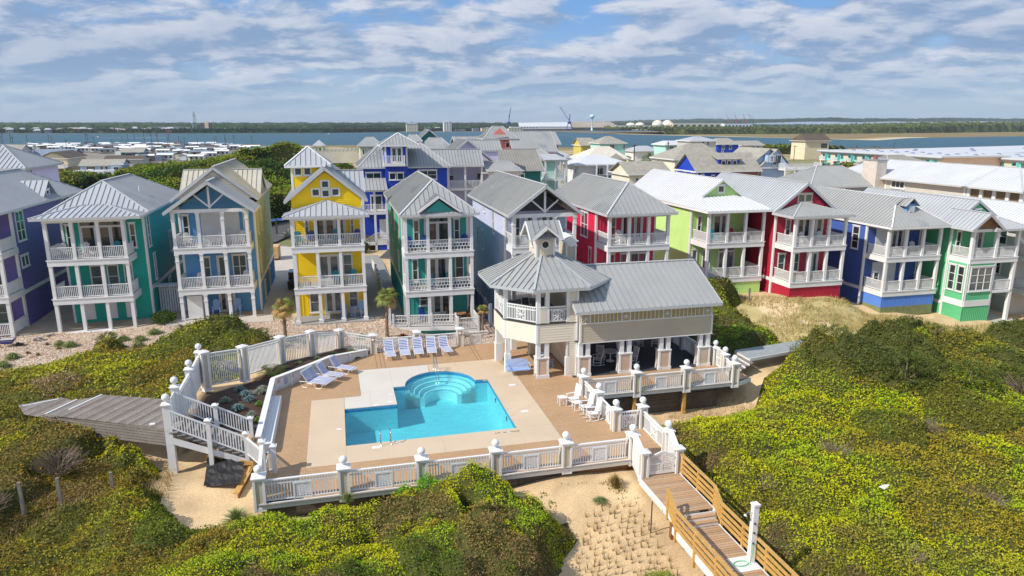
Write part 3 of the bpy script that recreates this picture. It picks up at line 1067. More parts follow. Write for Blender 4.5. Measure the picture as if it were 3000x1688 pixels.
T = Thing('beach_house', 'pale lavender house with open truss gable behind the gazebo cupola', 'house', 13.8,55.2,-0.6, 'porch houses in the row behind the pool')
bl, br, w1, wb = 13.75,19.3,57.75,72.0
Ff, Fl, Fr = house_body(T, bl, br, w1, wb, -0.6,9.2, 'lavender', 'lavender', 'lavender', gz=None, band=None)
porch(T, 13.8,19.35,55.2, w1,-0.4, [3.0,6.5], 9.3, nb=3, cap=True, beam=0.34)
door_row(T, Ff, 6.5,9, [('w', 0.9,1.4,0.2,2.3),('d', 1.8,2.9,2.5,1),('d', 3.1,4.6,2.5,2)])
door_row(T, Ff, 3.0,5.5, [('w', 0.9,1.5,0.2,2.3),('d', 2.0,4.0,2.4,2)])
window(T, Fl, Fl.L - 4.6, Fl.L - 3.9,6.7,8.9,1,2)
window(T, Fl, Fl.L - 8.6, Fl.L - 8.0,8.2,8.9,2,1)
for a in (8.8,11.3):
 window(T, Fl, Fl.L - a - 0.7, Fl.L - a, 4.4,6.3,1,2)
window(T, Fl, Fl.L - 7.0, Fl.L - 6.3,1.0,3.0,1,2)
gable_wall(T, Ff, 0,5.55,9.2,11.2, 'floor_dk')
gable_roof(T, 13.35,19.75,54.7,73.0,9.25,11.63, 'roof')
truss(T, 13.8,19.35,55.3,9.3,11.4)
vent_pipe(T, 14.9,68.0,10.1,0.4)

T = Thing('beach_house', 'hot pink house with vertical boarding and plain hipped roof', 'house', 22.25,55.2,-0.6, 'porch houses in the row behind the pool')
bl, br, w1, wb = 22.15,27.9,58.0,71.0
Ff, Fl, Fr = house_body(T, bl, br, w1, wb, -0.6,8.9, 'pink', 'pink', 'pink', gz=None)
bm = MB()
for F in (Fl, Ff):
 batten_wall(bm, Face((F.p0[0] + F.n[0] * 0.03, F.p0[1] + F.n[1] * 0.03),(F.p0[0] + F.d[0] * F.L + F.n[0] * 0.03, F.p0[1] + F.d[1] * F.L + F.n[1] * 0.03)),[(0.15,-0.6),(F.L - 0.15,-0.6),(F.L - 0.15,8.8),(0.15,8.8)], 0.3)
T.part('batten_cladding', bm, 'pink')
porch(T, 22.25,27.95,55.2, w1,-0.4, [2.75,6.25], 9.0, nb=3)
door_row(T, Ff, 6.25,9, [('w', 1.4,1.9,0.2,2.3,1,2),('d', 2.4,4.5,2.35,3)])
door_row(T, Ff, 2.75,5.5, [('w', 1.4,1.9,0.2,2.3),('w', 2.4,3.1,0.5,2.3),('w', 3.4,5.0,0.5,2.3,2)], 'glass_b')
window(T, Fl, Fl.L - 3.8, Fl.L - 1.9,6.3,8.6,2,2)
window(T, Fl, Fl.L - 1.5, Fl.L - 0.8,3.2,5.5,1,2)
window(T, Fl, Fl.L - 6.0, Fl.L - 5.2,6.6,8.4,1,2)
gable_roof(T, 21.85,28.4,54.7,71.6,9.06,11.43, 'roof', uc=25.08, hipf=3.3, back=1.8, panels=True)

T = Thing('beach_house', 'lime green house with small square window in its gable', 'house', 34.35,59.9,0.2, 'porch houses in the row behind the pool')
bl, br, w1, wb = 34.2,40.5,63.1,78.5
Ff, Fl, Fr = house_body(T, bl, br, w1, wb, 0.0,8.35, 'lime', 'lime', 'lime')
porch(T, 34.35,40.55,59.9, w1,0.2, [1.75,5.22], 8.4, nb=3, ground_posts=False)
for F in (Face((34.4,59.98),(40.5,59.98)), Face((34.4,63.0),(34.4,59.98))):
 skirt(T, F, 0.0,1.3, 'green' if False else 'lime')
door_row(T, Ff, 5.22,8, [('w', 0.7,1.2,0.4,2.3),('d', 2.4,4.3,2.4,2)])
door_row(T, Ff, 1.75,4.5, [('w', 0.3,0.9,0.4,2.3),('w', 1.5,2.4,0.2,2.3),('d', 3.2,5.2,2.5,2,0.3)], 'glass_b')
mb = MB()
rf_ = T.part('roof', MB().bar((37.4,62.9,11.15),(37.4,79.0,11.15), 0.2,0.06), 'roof_w')
roof_face(T, rf_, [(33.9,59.4,8.42),(35.2,62.9,9.44),(37.4,62.9,11.12),(37.4,79.0,11.12),(33.9,79.0,8.42)], (-1,0), 'roof_w')
roof_face(T, rf_, [(40.9,59.4,8.42),(39.6,62.9,9.44),(37.4,62.9,11.12),(37.4,79.0,11.12),(40.9,79.0,8.42)], (1,0), 'roof_w')
roof_face(T, rf_, [(33.9,59.4,8.42),(40.9,59.4,8.42),(39.6,63.3,9.46),(35.2,63.3,9.46)], (0,-1), 'roof_w', True)
mb = MB(); fascia(mb, (33.9,59.38,8.4),(40.9,59.38,8.4)); fascia(mb, (33.88,59.4,8.4),(33.88,79,8.4)); fascia(mb, (35.1,62.85,9.5),(37.4,62.85,11.16), 0.2); fascia(mb, (39.7,62.85,9.5),(37.4,62.85,11.16), 0.2)
T.part('fascia_board', mb, 'white', parent=rf_)
Fg = Face((35.2,63.25),(39.6,63.25)); gm = MB(); lap_siding(gm, Fg, [(0,9.4),(4.4,9.4),(2.2,11.05)]); T.part('gable_wall', gm, 'lime')
window(T, Fg, 1.8,2.6,9.75,10.5,1,1, fr=0.11)

T = Thing('beach_house', 'crimson red house with paired gable windows and hipped porch roof', 'house', 41.45,56.5,0.1, 'porch houses in the row behind the pool')
bl, br, w1, wb = 41.3,47.3,59.4,74.0
Ff, Fl, Fr = house_body(T, bl, br, w1, wb, -0.2,8.3, 'crimson', 'crimson', 'crimson', band=1.65)
porch(T, 41.45,47.2,56.5, w1,0.1, [1.7,5.15], 8.05, nb=3, ground_posts=False, bl=bl)
for F in (Face((41.5,56.58),(47.15,56.58)), Face((41.5,59.4),(41.5,56.58))):
 skirt(T, F, -0.3,1.2, 'crimson')
door_row(T, Ff, 5.15,8, [('w', 1.1,1.7,0.3,2.3),('d', 2.4,5.4,2.35,4)])
door_row(T, Ff, 1.7,4.5, [('w', 0.6,1.4,0.4,2.3),('w', 2.2,3.0,0.4,2.3),('d', 3.8,5.2,2.35,2)], 'glass_g')
gable_wall(T, Ff, 0,6.0,8.3,10.7, 'crimson')
window(T, Ff, 2.2,3.0,9.05,9.85,1,1, 'glass_g', trim='cream'); window(T, Ff, 3.02,3.82,9.05,9.85,1,1, 'glass_g', trim='cream')
gable_roof(T, 40.9,47.75,59.0,75.0,8.3,10.94, 'roof_lt')
porch_hip(T, 40.8,47.5,56.0,8.13,44.0,59.35,9.1, 'roof', wb=59.35)

T = Thing('beach_house', 'cobalt blue house with louvred vent dormer at the front of its roof', 'house', 50.7,55.0,-1.5, 'porch houses in the row behind the pool')
bl, br, w1, wb = 50.55,57.0,57.8,73.0
Ff, Fl, Fr = house_body(T, bl, br, w1, wb, -1.6,6.9, 'cobalt', 'cobalt', 'cobalt', band=0.6)
porch(T, 50.7,56.9,55.0, w1,-1.0, [0.62,4.0], 6.9, nb=3, ground_posts=False)
for F in (Face((50.75,55.08),(56.85,55.08)), Face((50.75,57.8),(50.75,55.08))):
 skirt(T, F, -0.95,0.15, 'cobalt_lt')
 bw_ = MB(); n_ = int(F.L / 0.2)
 for i in range(n_):
  bw_.face_box(F, F.L * i / n_ + 0.01, F.L * (i + 1) / n_ - 0.01,-1.9,-0.95,-0.02,0.03)
 T.part('bulkhead_boards', bw_, mat('green_bulkhead_boards', lin(128,136,92), 0.85,0.2,2), kind='stuff')
door_row(T, Ff, 4.0,6.8, [('d', 2.9,4.4,2.3,2)])
sh = MB(); sh.face_box(Ff, 1.1,2.6,4.0,6.6,0,0.08); sh.face_box(Ff, 1.1,2.4,0.62,3.0,0,0.06); sh.face_box(Ff, 2.9,3.9,0.62,3.2,0,0.07)
T.part('storm_shutter', sh, 'trim')
window(T, Ff, 1.3,2.0,0.9,2.0,1,2, base=0.07); window(T, Ff, 4.4,5.0,1.4,3.0,1,2)
window(T, Fl, Fl.L - 1.9, Fl.L - 0.9,4.2,6.5,1,3)
mb = MB()
rf_ = T.part('roof', MB().bar((53.8,56.6,9.5),(53.8,73.5,9.5), 0.2,0.06), 'white')
roof_face(T, rf_, [(50.4,54.5,7.0),(52.8,57.0,8.77),(53.8,57.0,9.5),(53.8,73.5,9.5),(50.4,73.5,7.0)], (-1,0), 'roof')
roof_face(T, rf_, [(57.2,54.5,7.0),(54.8,57.0,8.77),(53.8,57.0,9.5),(53.8,73.5,9.5),(57.2,73.5,7.0)], (1,0), 'roof')
roof_face(T, rf_, [(50.4,54.5,7.0),(57.2,54.5,7.0),(54.8,57.0,8.77),(52.8,57.0,8.77)], (0,-1), 'roof', True)
mb = MB(); fascia(mb, (50.4,54.48,6.98),(57.2,54.48,6.98)); fascia(mb, (50.38,54.5,6.98),(50.38,73.5,6.98)); ridge_cap(mb, (50.4,54.5,7.0),(52.8,57.0,8.77), 0.13); ridge_cap(mb, (57.2,54.5,7.0),(54.8,57.0,8.77), 0.13)
T.part('fascia_board', mb, 'white', parent=rf_)
mb = MB(); mb.box(53.45,54.4,56.15,57.4,7.9,8.95); dv = T.part('vent_dormer', mb, 'skyblue')
lv = MB(); lv.box(53.6,54.25,56.08,56.149,8.15,8.75)
for i in range(6):
 lv.box(53.64,54.21,56.05,56.079,8.2 + i * 0.09,8.25 + i * 0.09)
T.part('louvre', lv, 'white', parent=dv)
roof_face(T, dv, [(53.1,55.95,8.75),(53.92,55.95,9.52),(53.92,58.0,9.52),(53.1,58.0,8.75)], (-1,0), 'roof')
roof_face(T, dv, [(54.75,55.95,8.75),(53.92,55.95,9.52),(53.92,58.0,9.52),(54.75,58.0,8.75)], (1,0), 'roof')

T = Thing('beach_house', 'jade green house with bay of tall windows under its balcony', 'house', 57.9,52.5,-2.2, 'porch houses in the row behind the pool')
bl, br, w1, wb = 57.8,63.4,54.9,69.0
Ff, Fl, Fr = house_body(T, bl, br, w1, wb, -2.4,6.7, 'green', 'green', 'green', band=-0.6)
Fb = Face((57.9,52.55),(61.0,52.55)); Fbl = Face((57.85,54.9),(57.85,52.55)); Fbr = Face((61.0,52.55),(61.0,54.9))
for F in (Fb, Fbl, Fbr):
 wall(T, F, -0.1,3.5, 'green', name='bay_wall')
 corner_board(T, F, 0,-0.1,3.5); corner_board(T, F, F.L - 0.14,-0.1,3.5)
 mb = MB(); mb.face_box(F, 0, F.L, -0.7,-0.1,-0.05,0.06); T.part('trim_band', mb, 'white')
 skirt(T, F, -2.3,-0.7, 'green')
window(T, Fb, 0.25,2.9,0.8,3.2,3,3, 'glass_b', fr=0.12)
window(T, Fbl, 0.3,1.1,0.7,3.2,1,3, 'glass'); window(T, Fbl, 1.3,2.1,0.7,3.2,1,3, 'glass')
porch(T, 57.9,63.5,52.5, w1,-2.0, [4.0], 6.85, nb=2, us=[58.05,60.85,63.35], ground_posts=False, post=0.3)
mb = MB(); mb.box(61.1,63.5,52.5,54.9,-0.1 + 0.6,0.75); T.part('balcony_floor', mb, 'white')
railing(T, (61.15,52.65),(63.2,52.65), 0.76); railing(T, (63.35,52.8),(63.35,54.8), 0.76)
for u, w in ((63.35,52.65),(63.35,54.7)):
 T.part('porch_post', MB().box(u - 0.15, u + 0.15, w - 0.15, w + 0.15,-2.4,3.5), 'white')
T.part('ground_slab', MB().box(61.0,64.2,51.4,54.9,-2.5,-2.35), 'sand_path')
door_row(T, Ff, 4.0,6.8, [('w', 0.6,1.2,0.3,2.3),('d', 2.4,3.9,2.4,2)])
door_row(T, Ff, 0.75,3.4, [('d', 3.8,5.2,2.3,2)])
gable_roof(T, 57.2,63.9,54.6,69.5,6.9,9.3, 'roof_lt', uc=60.3)
gable_wall(T, Face((57.8,54.75),(63.3,54.75)), 0,5.5,6.8,9.0, 'green', ac=2.5)
window(T, Face((57.8,54.75),(63.3,54.75)), 2.1,2.9,7.7,8.4,1,1)
gable_roof(T, 57.2,60.85,52.0,56.5,6.9,8.37, 'roof_lt')
gm = MB(); Fg = Face((57.4,52.35),(60.7,52.35)); lap_siding(gm, Fg, [(0.1,6.95),(3.2,6.95),(1.65,8.2)]); T.part('gable_wall', gm, 'wood_dk')
gable_roof(T, 60.0,64.3,52.1,56.0,6.8,7.7, 'roof_lt', hipf=2.0)

T = Thing('beach_house', 'pale grey house at the far end of the row, beyond the jade green house', 'house', 66.4,53.0,-2.6, 'porch houses in the row behind the pool')
bl, br, w1, wb = 65.8,72.0,54.6,70.0
Ff, Fl, Fr = house_body(T, bl, br, w1, wb, -2.7,6.6, 'greywall', 'greywall', 'greywall', band=-0.4)
porch(T, 66.0,72.0,52.0, w1,-2.6, [0.3,3.6], 6.6, nb=3)
door_row(T, Ff, 3.6,6.4, [('d', 2.0,4.0,2.3,2)]); door_row(T, Ff, 0.3,3, [('d', 2.0,4.0,2.3,2)])
window(T, Fl, Fl.L - 2.4, Fl.L - 1.2,4.4,6.2,1,2); window(T, Fl, Fl.L - 2.2, Fl.L - 1.4,1.4,3.0,1,2)
gable_roof(T, 65.0,72.6,51.5,70.8,6.7,8.5, 'roof_w', hipf=3.5, back=3.0)

GRP = 'adirondack chairs on the porches'
for kind, u, w, z, rz, lab in (
 ('white', -22.1,63.5,5.8,0.3, 'white adirondack chair nearest the purple house on the teal house top porch'),
 ('white', -20.6,63.7,5.8,-0.1, 'white adirondack chair before the glass doors of the teal house top porch'),
 ('teal', -18.3,63.8,5.8,-0.2, 'teal adirondack chair on the teal house top porch'),
 ('white', -12.6,63.6,6.33,0.35, 'white adirondack chair in the sunlit corner of the blue house top porch'),
 ('white', -9.9,63.9,6.33,0.1, 'white adirondack chair by the middle of the blue house storm shutter'),
 ('white', -8.4,63.9,6.33,-0.3, 'white adirondack chair at the yellow house side of the blue house top porch'),
 ('white', -11.9,63.7,2.8,0.2, 'white adirondack chair by the window of the blue house middle porch'),
 ('white', -8.3,63.8,2.8,-0.2, 'white adirondack chair at the far corner of the blue house middle porch'),
 ('bluehi', -10.9,63.8,0.0,0.1, 'tall blue chair by the door under the sky blue house'),
 ('bluehi', -9.2,63.8,0.0,-0.1, 'tall blue chair by the bare wall under the sky blue house'),
 ('teal', -3.3,60.4,6.57,0.3, 'teal chair in the corner of the yellow house top porch'),
 ('navy', -2.3,60.6,6.57,0.1, 'navy chair next to the corner teal chair on the yellow house top porch'),
 ('teal', -0.3,60.7,6.57,0.0, 'teal chair before the doors of the yellow house top porch'),
 ('navy', 1.35,60.6,6.57,-0.3, 'navy chair at the far end of the yellow house top porch'),
 ('teal', -0.4,60.5,3.06,0.3, 'teal chair by the door of the yellow house middle porch'),
 ('teal', 0.9,60.6,3.06,-0.2, 'teal chair by the window of the yellow house middle porch'),
 ('bluehi', 0.2,60.6,0.0,0.7, 'tall blue chair by the glass door under the yellow house'),
 ('bluehi', 1.3,60.4,0.0,-0.5, 'tall blue chair in the corner under the yellow house'),
 ('navy', 5.7,58.3,6.12,0.2, 'navy chair in the sunlit corner of the sea green house top porch'),
 ('navy', 7.0,58.5,6.12,0.0, 'navy chair before the window wall of the sea green house top porch'),
 ('navy', 10.3,58.4,6.12,-0.3, 'navy chair at the lavender house side of the sea green house top porch'),
 ('teal', 7.4,58.4,2.83,0.1, 'teal chair by the door of the sea green house middle porch'),
 ('teal', 8.9,58.4,2.83,-0.2, 'teal chair beside the second post of the sea green house middle porch'),
 ('navy', 6.6,57.9,0.0,0.3, 'navy chair on the ground deck of the sea green house'),
 ('brown', 9.0,57.8,0.0,1.0, 'brown wooden chair facing the round table of the sea green house deck'),
 ('brown', 10.3,57.4,0.0,-0.9, 'brown wooden chair at the outer side of the sea green house deck table'),
 ('white', 24.0,56.6,6.25,0.2, 'white chair on the pink house top porch'),
 ('teal', 35.9,61.3,5.22,0.2, 'teal chair on the lime house top porch'),
 ('magenta', 38.3,61.6,5.22,0.3, 'magenta chair by the doors of the lime house top porch'),
 ('magenta', 39.6,61.6,5.22,-0.2, 'magenta chair at the crimson house side of the lime house top porch'),
 ('white', 42.5,57.8,5.15,0.2, 'white chair in the lit corner of the crimson house top porch'),
 ('white', 43.6,58.0,5.15,0.0, 'white chair before the first door of the crimson house top porch'),
 ('white', 45.6,58.0,5.15,-0.1, 'white chair before the last door of the crimson house top porch'),
 ('white', 52.1,56.2,4.0,0.3, 'white chair on the cobalt house top porch'),
 ('white', 55.2,56.5,4.0,-0.2, 'white chair at the green house side of the cobalt house top porch'),
 ('white', 59.9,53.7,4.0,-0.2, 'white chair on the jade green house balcony'),
):
 chair(kind, u, w, z, rz, lab, GRP)

def round_table(u, w, z, r, h, m, label, name='porch_table'):
 T = Thing(name, label, 'table', u, w, z)
 T.part('table_top', MB().tube([(u, w, z + h - 0.03),(u, w, z + h)], r, 16), m)
 T.part('pedestal', MB().tube([(u, w, z),(u, w, z + h - 0.03)], 0.05,8), m)
 T.part('foot', MB().tube([(u, w, z),(u, w, z + 0.03)], r * 0.5,12), m)
 return T.o

round_table(9.6,57.0,0.0,0.55,0.74, 'wood_dk', 'round brown table on the sea green house ground deck')
round_table(0.75,60.6,0.0,0.35,0.9, 'bluechair', 'small tall blue table between the high chairs under the yellow house')
round_table(54.0,56.4,4.0,0.4,0.7, 'white', 'round white table on the cobalt house top porch')

M['wood_pale'] = mat('pale_weathered_boards', lin(150,156,158), .8, .12,2)
# ---- terrain
ANCH = np.array([
 (-33,58,-.25),(-30,66,-.2),(-20,60,-.25),(-10,61,-.05),(-1,59,-.05),(-15,70,0),(-5,70,-.02),(3,66,-.05),(3,55,0),(8,56,-.7),(9,53,-.75),(13,53,-.6),(20,56,-.5),
 (26,44,-1.0),(28,40.6, .2),(31,41.4, .4),(33,42, .5),(24,36,-1.6),(20,37.5,-1.5),(28,50,-.9),(35,58, .1),(38,63,0),(41,57, .3),(45,55.5, .2),(43,60,0),(50,54,-1.5),(50,60,-1.3),(57,54,-2),(58,51,-2.3),(64,51,-2.5),(70,50,-2.8),
 (45,50,-1.0),(52,46,-2.2),(60,42,-3.0),(38,50,-.4),(34,47,-.9),(-9,35.2,-.3),(-6,31,-.5),(-6.5,33,-.15),(-9.5,33, .1),(-12,33, .4),(-14,36, .9),(-13,38,1.0),(-18,40,1.0),(-22,46, .5),(-22,52, .0),(-12,44, .9),
 (-9,46, .9),(-5,51, .5),(-6.4,40,1.0),(-6,37, .9),(-3,46.5,1.0),(-2,48, .95),(0,48.6, .8),(1.2,48.8, .5),(-2,54, .1),(-9.5,40,1.2),(0,28.5,-.4),(5,28.5,-.4),(10,28.6,-.1),(13,28,-.1),(12,25,-.7),(13,22,-1.3),(9,24,-1.1),(14,18,-2.2),(10,19,-2.2),(0,24,-1.5),(0,18,-2.6),
 (-12,27,-.5),(-12,20,-1.5),(-20,30, .1),(-20,22,-.9),(-30,30,0),(-30,45, .4),(18,30,-1.2),(17,25,-1.5),(18,22,-2),(25,30,-1.4),(25,20,-2.5),(35,30,-1.6),(35,38,-1.2),(35,20,-2.8),(45,35,-2.2),(60,30,-3),(16,34,-1.2),(16,36.5,-1.4),
 (0,33,-1.6),(5,36,-1.6),(5,42,-1.2),(10,36,-1.2),(10,46,-.4),(18,44,-.6),(2,46,-.4),(-2,38,-.6),(0,10,-3.4),(30,10,-3.6),(-25,12,-2.6),(60,14,-4),
 (-30,85,-.05),(0,90,0),(30,85,-.1),(60,85,-1.0),(-60,60,-.2),(-60,30,0),(90,60,-2.5),(90,30,-3.2),(0,110,-.1),(-40,110,-.3),(40,110,-.6),(80,110,-1.8)])

def sstep(x, a, b):
 t = np.clip((x - a) / (b - a), 0,1)
 return t * t * (3 - 2 * t)

def vnoise(x, y, seed=0):
 """Smooth value noise on arrays."""
 xi, yi = np.floor(x).astype(np.int64), np.floor(y).astype(np.int64)
 xf, yf = x - xi, y - yi
 def h(a, b):
  n = (a * 374761393 + b * 668265263 + seed * 974711) & 0x7fffffff
  n = ((n ^ (n >> 13)) * 1274126177) & 0x7fffffff
  return ((n ^ (n >> 16)) & 0xffff) / 65535.0
 sx, sy = xf * xf * (3 - 2 * xf), yf * yf * (3 - 2 * yf)
 return (h(xi, yi) * (1 - sx) + h(xi + 1, yi) * sx) * (1 - sy) + (h(xi, yi + 1) * (1 - sx) + h(xi + 1, yi + 1) * sx) * sy

def fbm(x, y, oct=4, seed=0, gain=0.5):
 s, a, t = 0,1.0,0
 for i in range(oct):
  s = s + a * vnoise(x * 2 ** i, y * 2 ** i, seed + i * 17)
  t += a
  a *= gain
 return s / t

def shore_w(u):
 return np.interp(u, [-4000,-260,30,245,386,800,4000], [690,672,668,548,500,420,380])

def ground_z(u, w):
 u, w = np.asarray(u, float), np.asarray(w, float)
 num, den = np.zeros_like(u), np.zeros_like(u)
 for a in ANCH:
  d2 = (u - a[0]) ** 2 + (w - a[1]) ** 2 + 0.6
  k = d2 ** -1.6
  num += k * a[2]
  den += k
 near = num / den
 far = -0.3 - 1.9 * sstep(w, 100,230)
 far = far + 6.3 * np.exp(-(((u + 15) / 22) ** 2 + ((w - 240) / 48) ** 2)) + 3.2 * np.exp(-(((u + 30) / 20) ** 2 + ((w - 190) / 30) ** 2))
 far = far + 0.3 * (fbm(u / 25, w / 25,3,5) - .5) * sstep(w, 110,160)
 z = near * (1 - sstep(w, 85,120)) + far * sstep(w, 85,120)
 z = z - 2.6 * sstep(w - shore_w(u), -14,22)
 soft = sstep(60 - w, 0,6)
 z = z + ((fbm(u / 2.5, w / 2.5,3,3) - .5) * 0.26 + (fbm(u / .8, w / .8,2,6) - .5) * .07) * soft
 return z

def gz(u, w):
 return float(ground_z(np.array([u]), np.array([w]))[0])

def inpoly(u, w, poly):
 c = np.zeros(u.shape, bool)
 n = len(poly)
 j = n - 1
 for i in range(n):
  xi, yi = poly[i]
  xj, yj = poly[j]
  k = ((yi > w) != (yj > w)) & (u < (xj - xi) * (w - yi) / (yj - yi + 1e-12) + xi)
  c ^= k
  j = i
 return c

def soft_mask(u, w, poly, wob=0.5, seed=1):
 du = (fbm(u / 1.3, w / 1.3,3, seed) - .5) * 2 * wob
 dw = (fbm(u / 1.3 + 31, w / 1.3,3, seed + 9) - .5) * 2 * wob
 m = np.zeros(u.shape)
 for a, b in ((0,0),(.25,0),(-.25,0),(0, .25),(0,-.25)):
  m += inpoly(u + du + a, w + dw + b, poly)
 return m / 5

def attr_mesh(name, verts, faces_arr, cols, m, kind, smooth=True, label=None):
 """Mesh from numpy arrays in world space; faces_arr (n, k); cols per vertex."""
 me = bpy.data.meshes.new(name)
 n, k = faces_arr.shape
 me.vertices.add(len(verts))
 me.vertices.foreach_set('co', verts.astype(np.float32).ravel())
 me.loops.add(n * k)
 me.loops.foreach_set('vertex_index', faces_arr.astype(np.int32).ravel())
 me.polygons.add(n)
 me.polygons.foreach_set('loop_start', np.arange(0, n * k, k, dtype=np.int32))
 me.polygons.foreach_set('loop_total', np.full(n, k, np.int32))
 if smooth:
  me.polygons.foreach_set('use_smooth', np.ones(n, bool))
 me.update(calc_edges=True)
 if cols is not None:
  ca = me.color_attributes.new('tint', 'FLOAT_COLOR', 'POINT')
  c4 = np.ones((len(verts), 4), np.float32)
  c4[:, :3] = cols
  ca.data.foreach_set('color', c4.ravel())
 me.materials.append(m)
 o = bpy.data.objects.new(name, me)
 COL.objects.link(o)
 if kind:
  o['kind'] = kind
 if label:
  o['label'] = label
 return o

def to_world(u, w, z):
 return np.stack([u * CT - w * ST, u * ST + w * CT, z], -1)

SAND_POLY = [(-9.3,35.6),(-8.7,36),(-5.2,33.9),(-4.2,31.5),(-4.0,28.6),(-6.4,29.0),(-8.0,30.3),(-9.0,33.2)]
GRAVEL = [(-60,61),(-36,62),(-36,53),(-25,53.5),(-23,50),(-17,54.5),(-14,57),(-9,58.5),(-6.5,54),(-2.8,50),(-.45,50),(1.9,49.3),(12,49.3),(14,56),(14,80),(-40,82)]
BED = [(-8.4,36.2),(-8.3,42.4),(-6.2,43.6),(-4.3,46.6),(-2.3,47.8),(-.4,49.5),(1.9,49),(1.5,48.3),(-1,46.6),(-2.65,44.7),(-4.5,42.9),(-4.6,34.4),(-5.0,36.0)]
DUNE_GRASS = [(28,52),(33,47.5),(36,45),(46,45.5),(56,43),(75,44),(75,51.5),(57,51.5),(50,54.5),(41,56.5),(36,60.5),(33.5,58)]

us = np.concatenate([-np.geomspace(4000,50,26), np.arange(-46,74, .42), np.geomspace(78,4000,26)])
ws = np.concatenate([[-60,-30,-10,0,4], np.arange(7,78, .42), np.arange(79,330,4.0), np.arange(335,760,9.0)])
UU, WW = np.meshgrid(us, ws)
ZZ = ground_z(UU, WW)
plat = inpoly(UU, WW, [(-4.3,29.5),(13.4,29.8),(13.9,37.8),(23.8,37.8),(23.8,48.3),(1.6,48.7),(1.2,48.2),(-1.0,46.3),(-2.6,44.5),(-4.4,42.8),(-4.4,34)])
ZZ = np.where(plat, np.minimum(ZZ, -0.35), ZZ)
poolhole = inpoly(UU, WW, [(-1.2,33),(9.7,33),(9.7,45.2),(-1.2,45.2)])
ZZ = np.where(poolhole, -2.6, ZZ)
h_, w_ = UU.shape
V = to_world(UU.ravel(), WW.ravel(), ZZ.ravel())
i0 = (np.arange(h_ - 1)[:, None] * w_ + np.arange(w_ - 1)[None, :]).ravel()
FQ = np.stack([i0, i0 + 1, i0 + w_ + 1, i0 + w_], -1)
u1, w1_ = UU.ravel(), WW.ravel()
n1 = fbm(u1 / 3, w1_ / 3,4,21)
n2 = fbm(u1 / .9, w1_ / .9,3,33)
sand = np.array(lin(222,194,152))
sand2 = np.array(lin(186,150,104))
c = sand[None] * (1 - .5 * n1[:, None]) + sand2[None] * .5 * n1[:, None]
litter = np.array(lin(128,110,84))
c = c * (1 - (0.5 * sstep(n2, .45, .7))[:, None] * .5) + litter[None] * ((0.5 * sstep(n2, .45, .7))[:, None] * .5)
gm_ = soft_mask(u1, w1_, GRAVEL, .4)[:, None]
grav = np.array(lin(192,172,150))
c = c * (1 - gm_) + (grav[None] * (.8 + .35 * n2[:, None])) * gm_
dg = soft_mask(u1, w1_, DUNE_GRASS, .8)[:, None]
dgc = np.array(lin(186,170,118))[None] * (1 - sstep(n1, .42, .6)[:, None]) + np.array(lin(226,200,160))[None] * sstep(n1, .42, .6)[:, None]
c = c * (1 - dg) + dgc * dg
bd = inpoly(u1, w1_, BED)[:, None]
c = np.where(bd, (np.array(lin(74,54,42))[None] * (.7 + .7 * n2[:, None])), c)
town = sstep(w1_, 84,100)[:, None]
tn = fbm(u1 / 14, w1_ / 14,4,55)[:, None]
tc1 = np.array(lin(178,160,124))[None] * (1 - sstep(tn, .4, .6)) + np.array(lin(120,118,74))[None] * sstep(tn, .4, .6)
pk = (sstep(w1_, 300,350) * sstep(-u1,50,62))[:, None]
tc1 = tc1 * (1 - pk) + np.array(lin(132,124,112))[None] * (.7 + .6 * tn) * pk
c = c * (1 - town) + tc1 * town
duneb = np.exp(-(((u1 + 18) / 16) ** 2 + ((w1_ - 215) / 45) ** 2))[:, None]
c = c * (1 - sstep(duneb, .3, .6)) + np.array(lin(226,202,170))[None] * sstep(duneb, .3, .6)
marsh = (sstep(w1_ - shore_w(u1), -110,-40) * sstep(u1,-60,40))[:, None]
c = c * (1 - marsh) + np.array(lin(122,104,66))[None] * marsh
M['ground'] = mat('sandy_ground', (1,1,1), 0.9,0.10,0.7, attr='tint', fine=0.26, fscale=22, bump=0.02, bscale=1.4)
ground = attr_mesh('ground', V, FQ, c, M['ground'], 'structure')

# ---- water of the sound, far shore, marsh island
wm = bpy.data.materials.new('sound_water')
wm.use_nodes = True
b = wm.node_tree.nodes['Principled BSDF']
b.inputs['Base Color'].default_value = (*lin(36,84,100), 1)
b.inputs['Roughness'].default_value = 0.38
b.inputs['IOR'].default_value = 1.33
b.inputs['Specular IOR Level'].default_value = 0.16
nt = wm.node_tree
geo = nt.nodes.new('ShaderNodeNewGeometry')
mp = nt.nodes.new('ShaderNodeMapping'); mp.inputs['Scale'].default_value = (0.16,0.5,1); mp.inputs['Rotation'].default_value = (0,0,0.3)
nt.links.new(geo.outputs['Position'], mp.inputs[0])
nz = nt.nodes.new('ShaderNodeTexNoise'); nz.inputs['Scale'].default_value = 1.0; nz.inputs['Detail'].default_value = 6
nt.links.new(mp.outputs[0], nz.inputs['Vector'])
bp = nt.nodes.new('ShaderNodeBump'); bp.inputs['Strength'].default_value = 1; bp.inputs['Distance'].default_value = 0.55
nt.links.new(nz.outputs[0], bp.inputs['Height']); nt.links.new(bp.outputs[0], b.inputs['Normal'])
mb = MB(); mb.v = [(-14000,300,-3.5),(14000,300,-3.5),(14000,16000,-3.5),(-14000,16000,-3.5)]; mb.f = [(0,1,2,3)]
structure('water', mb, wm, 0,300,-3.5)

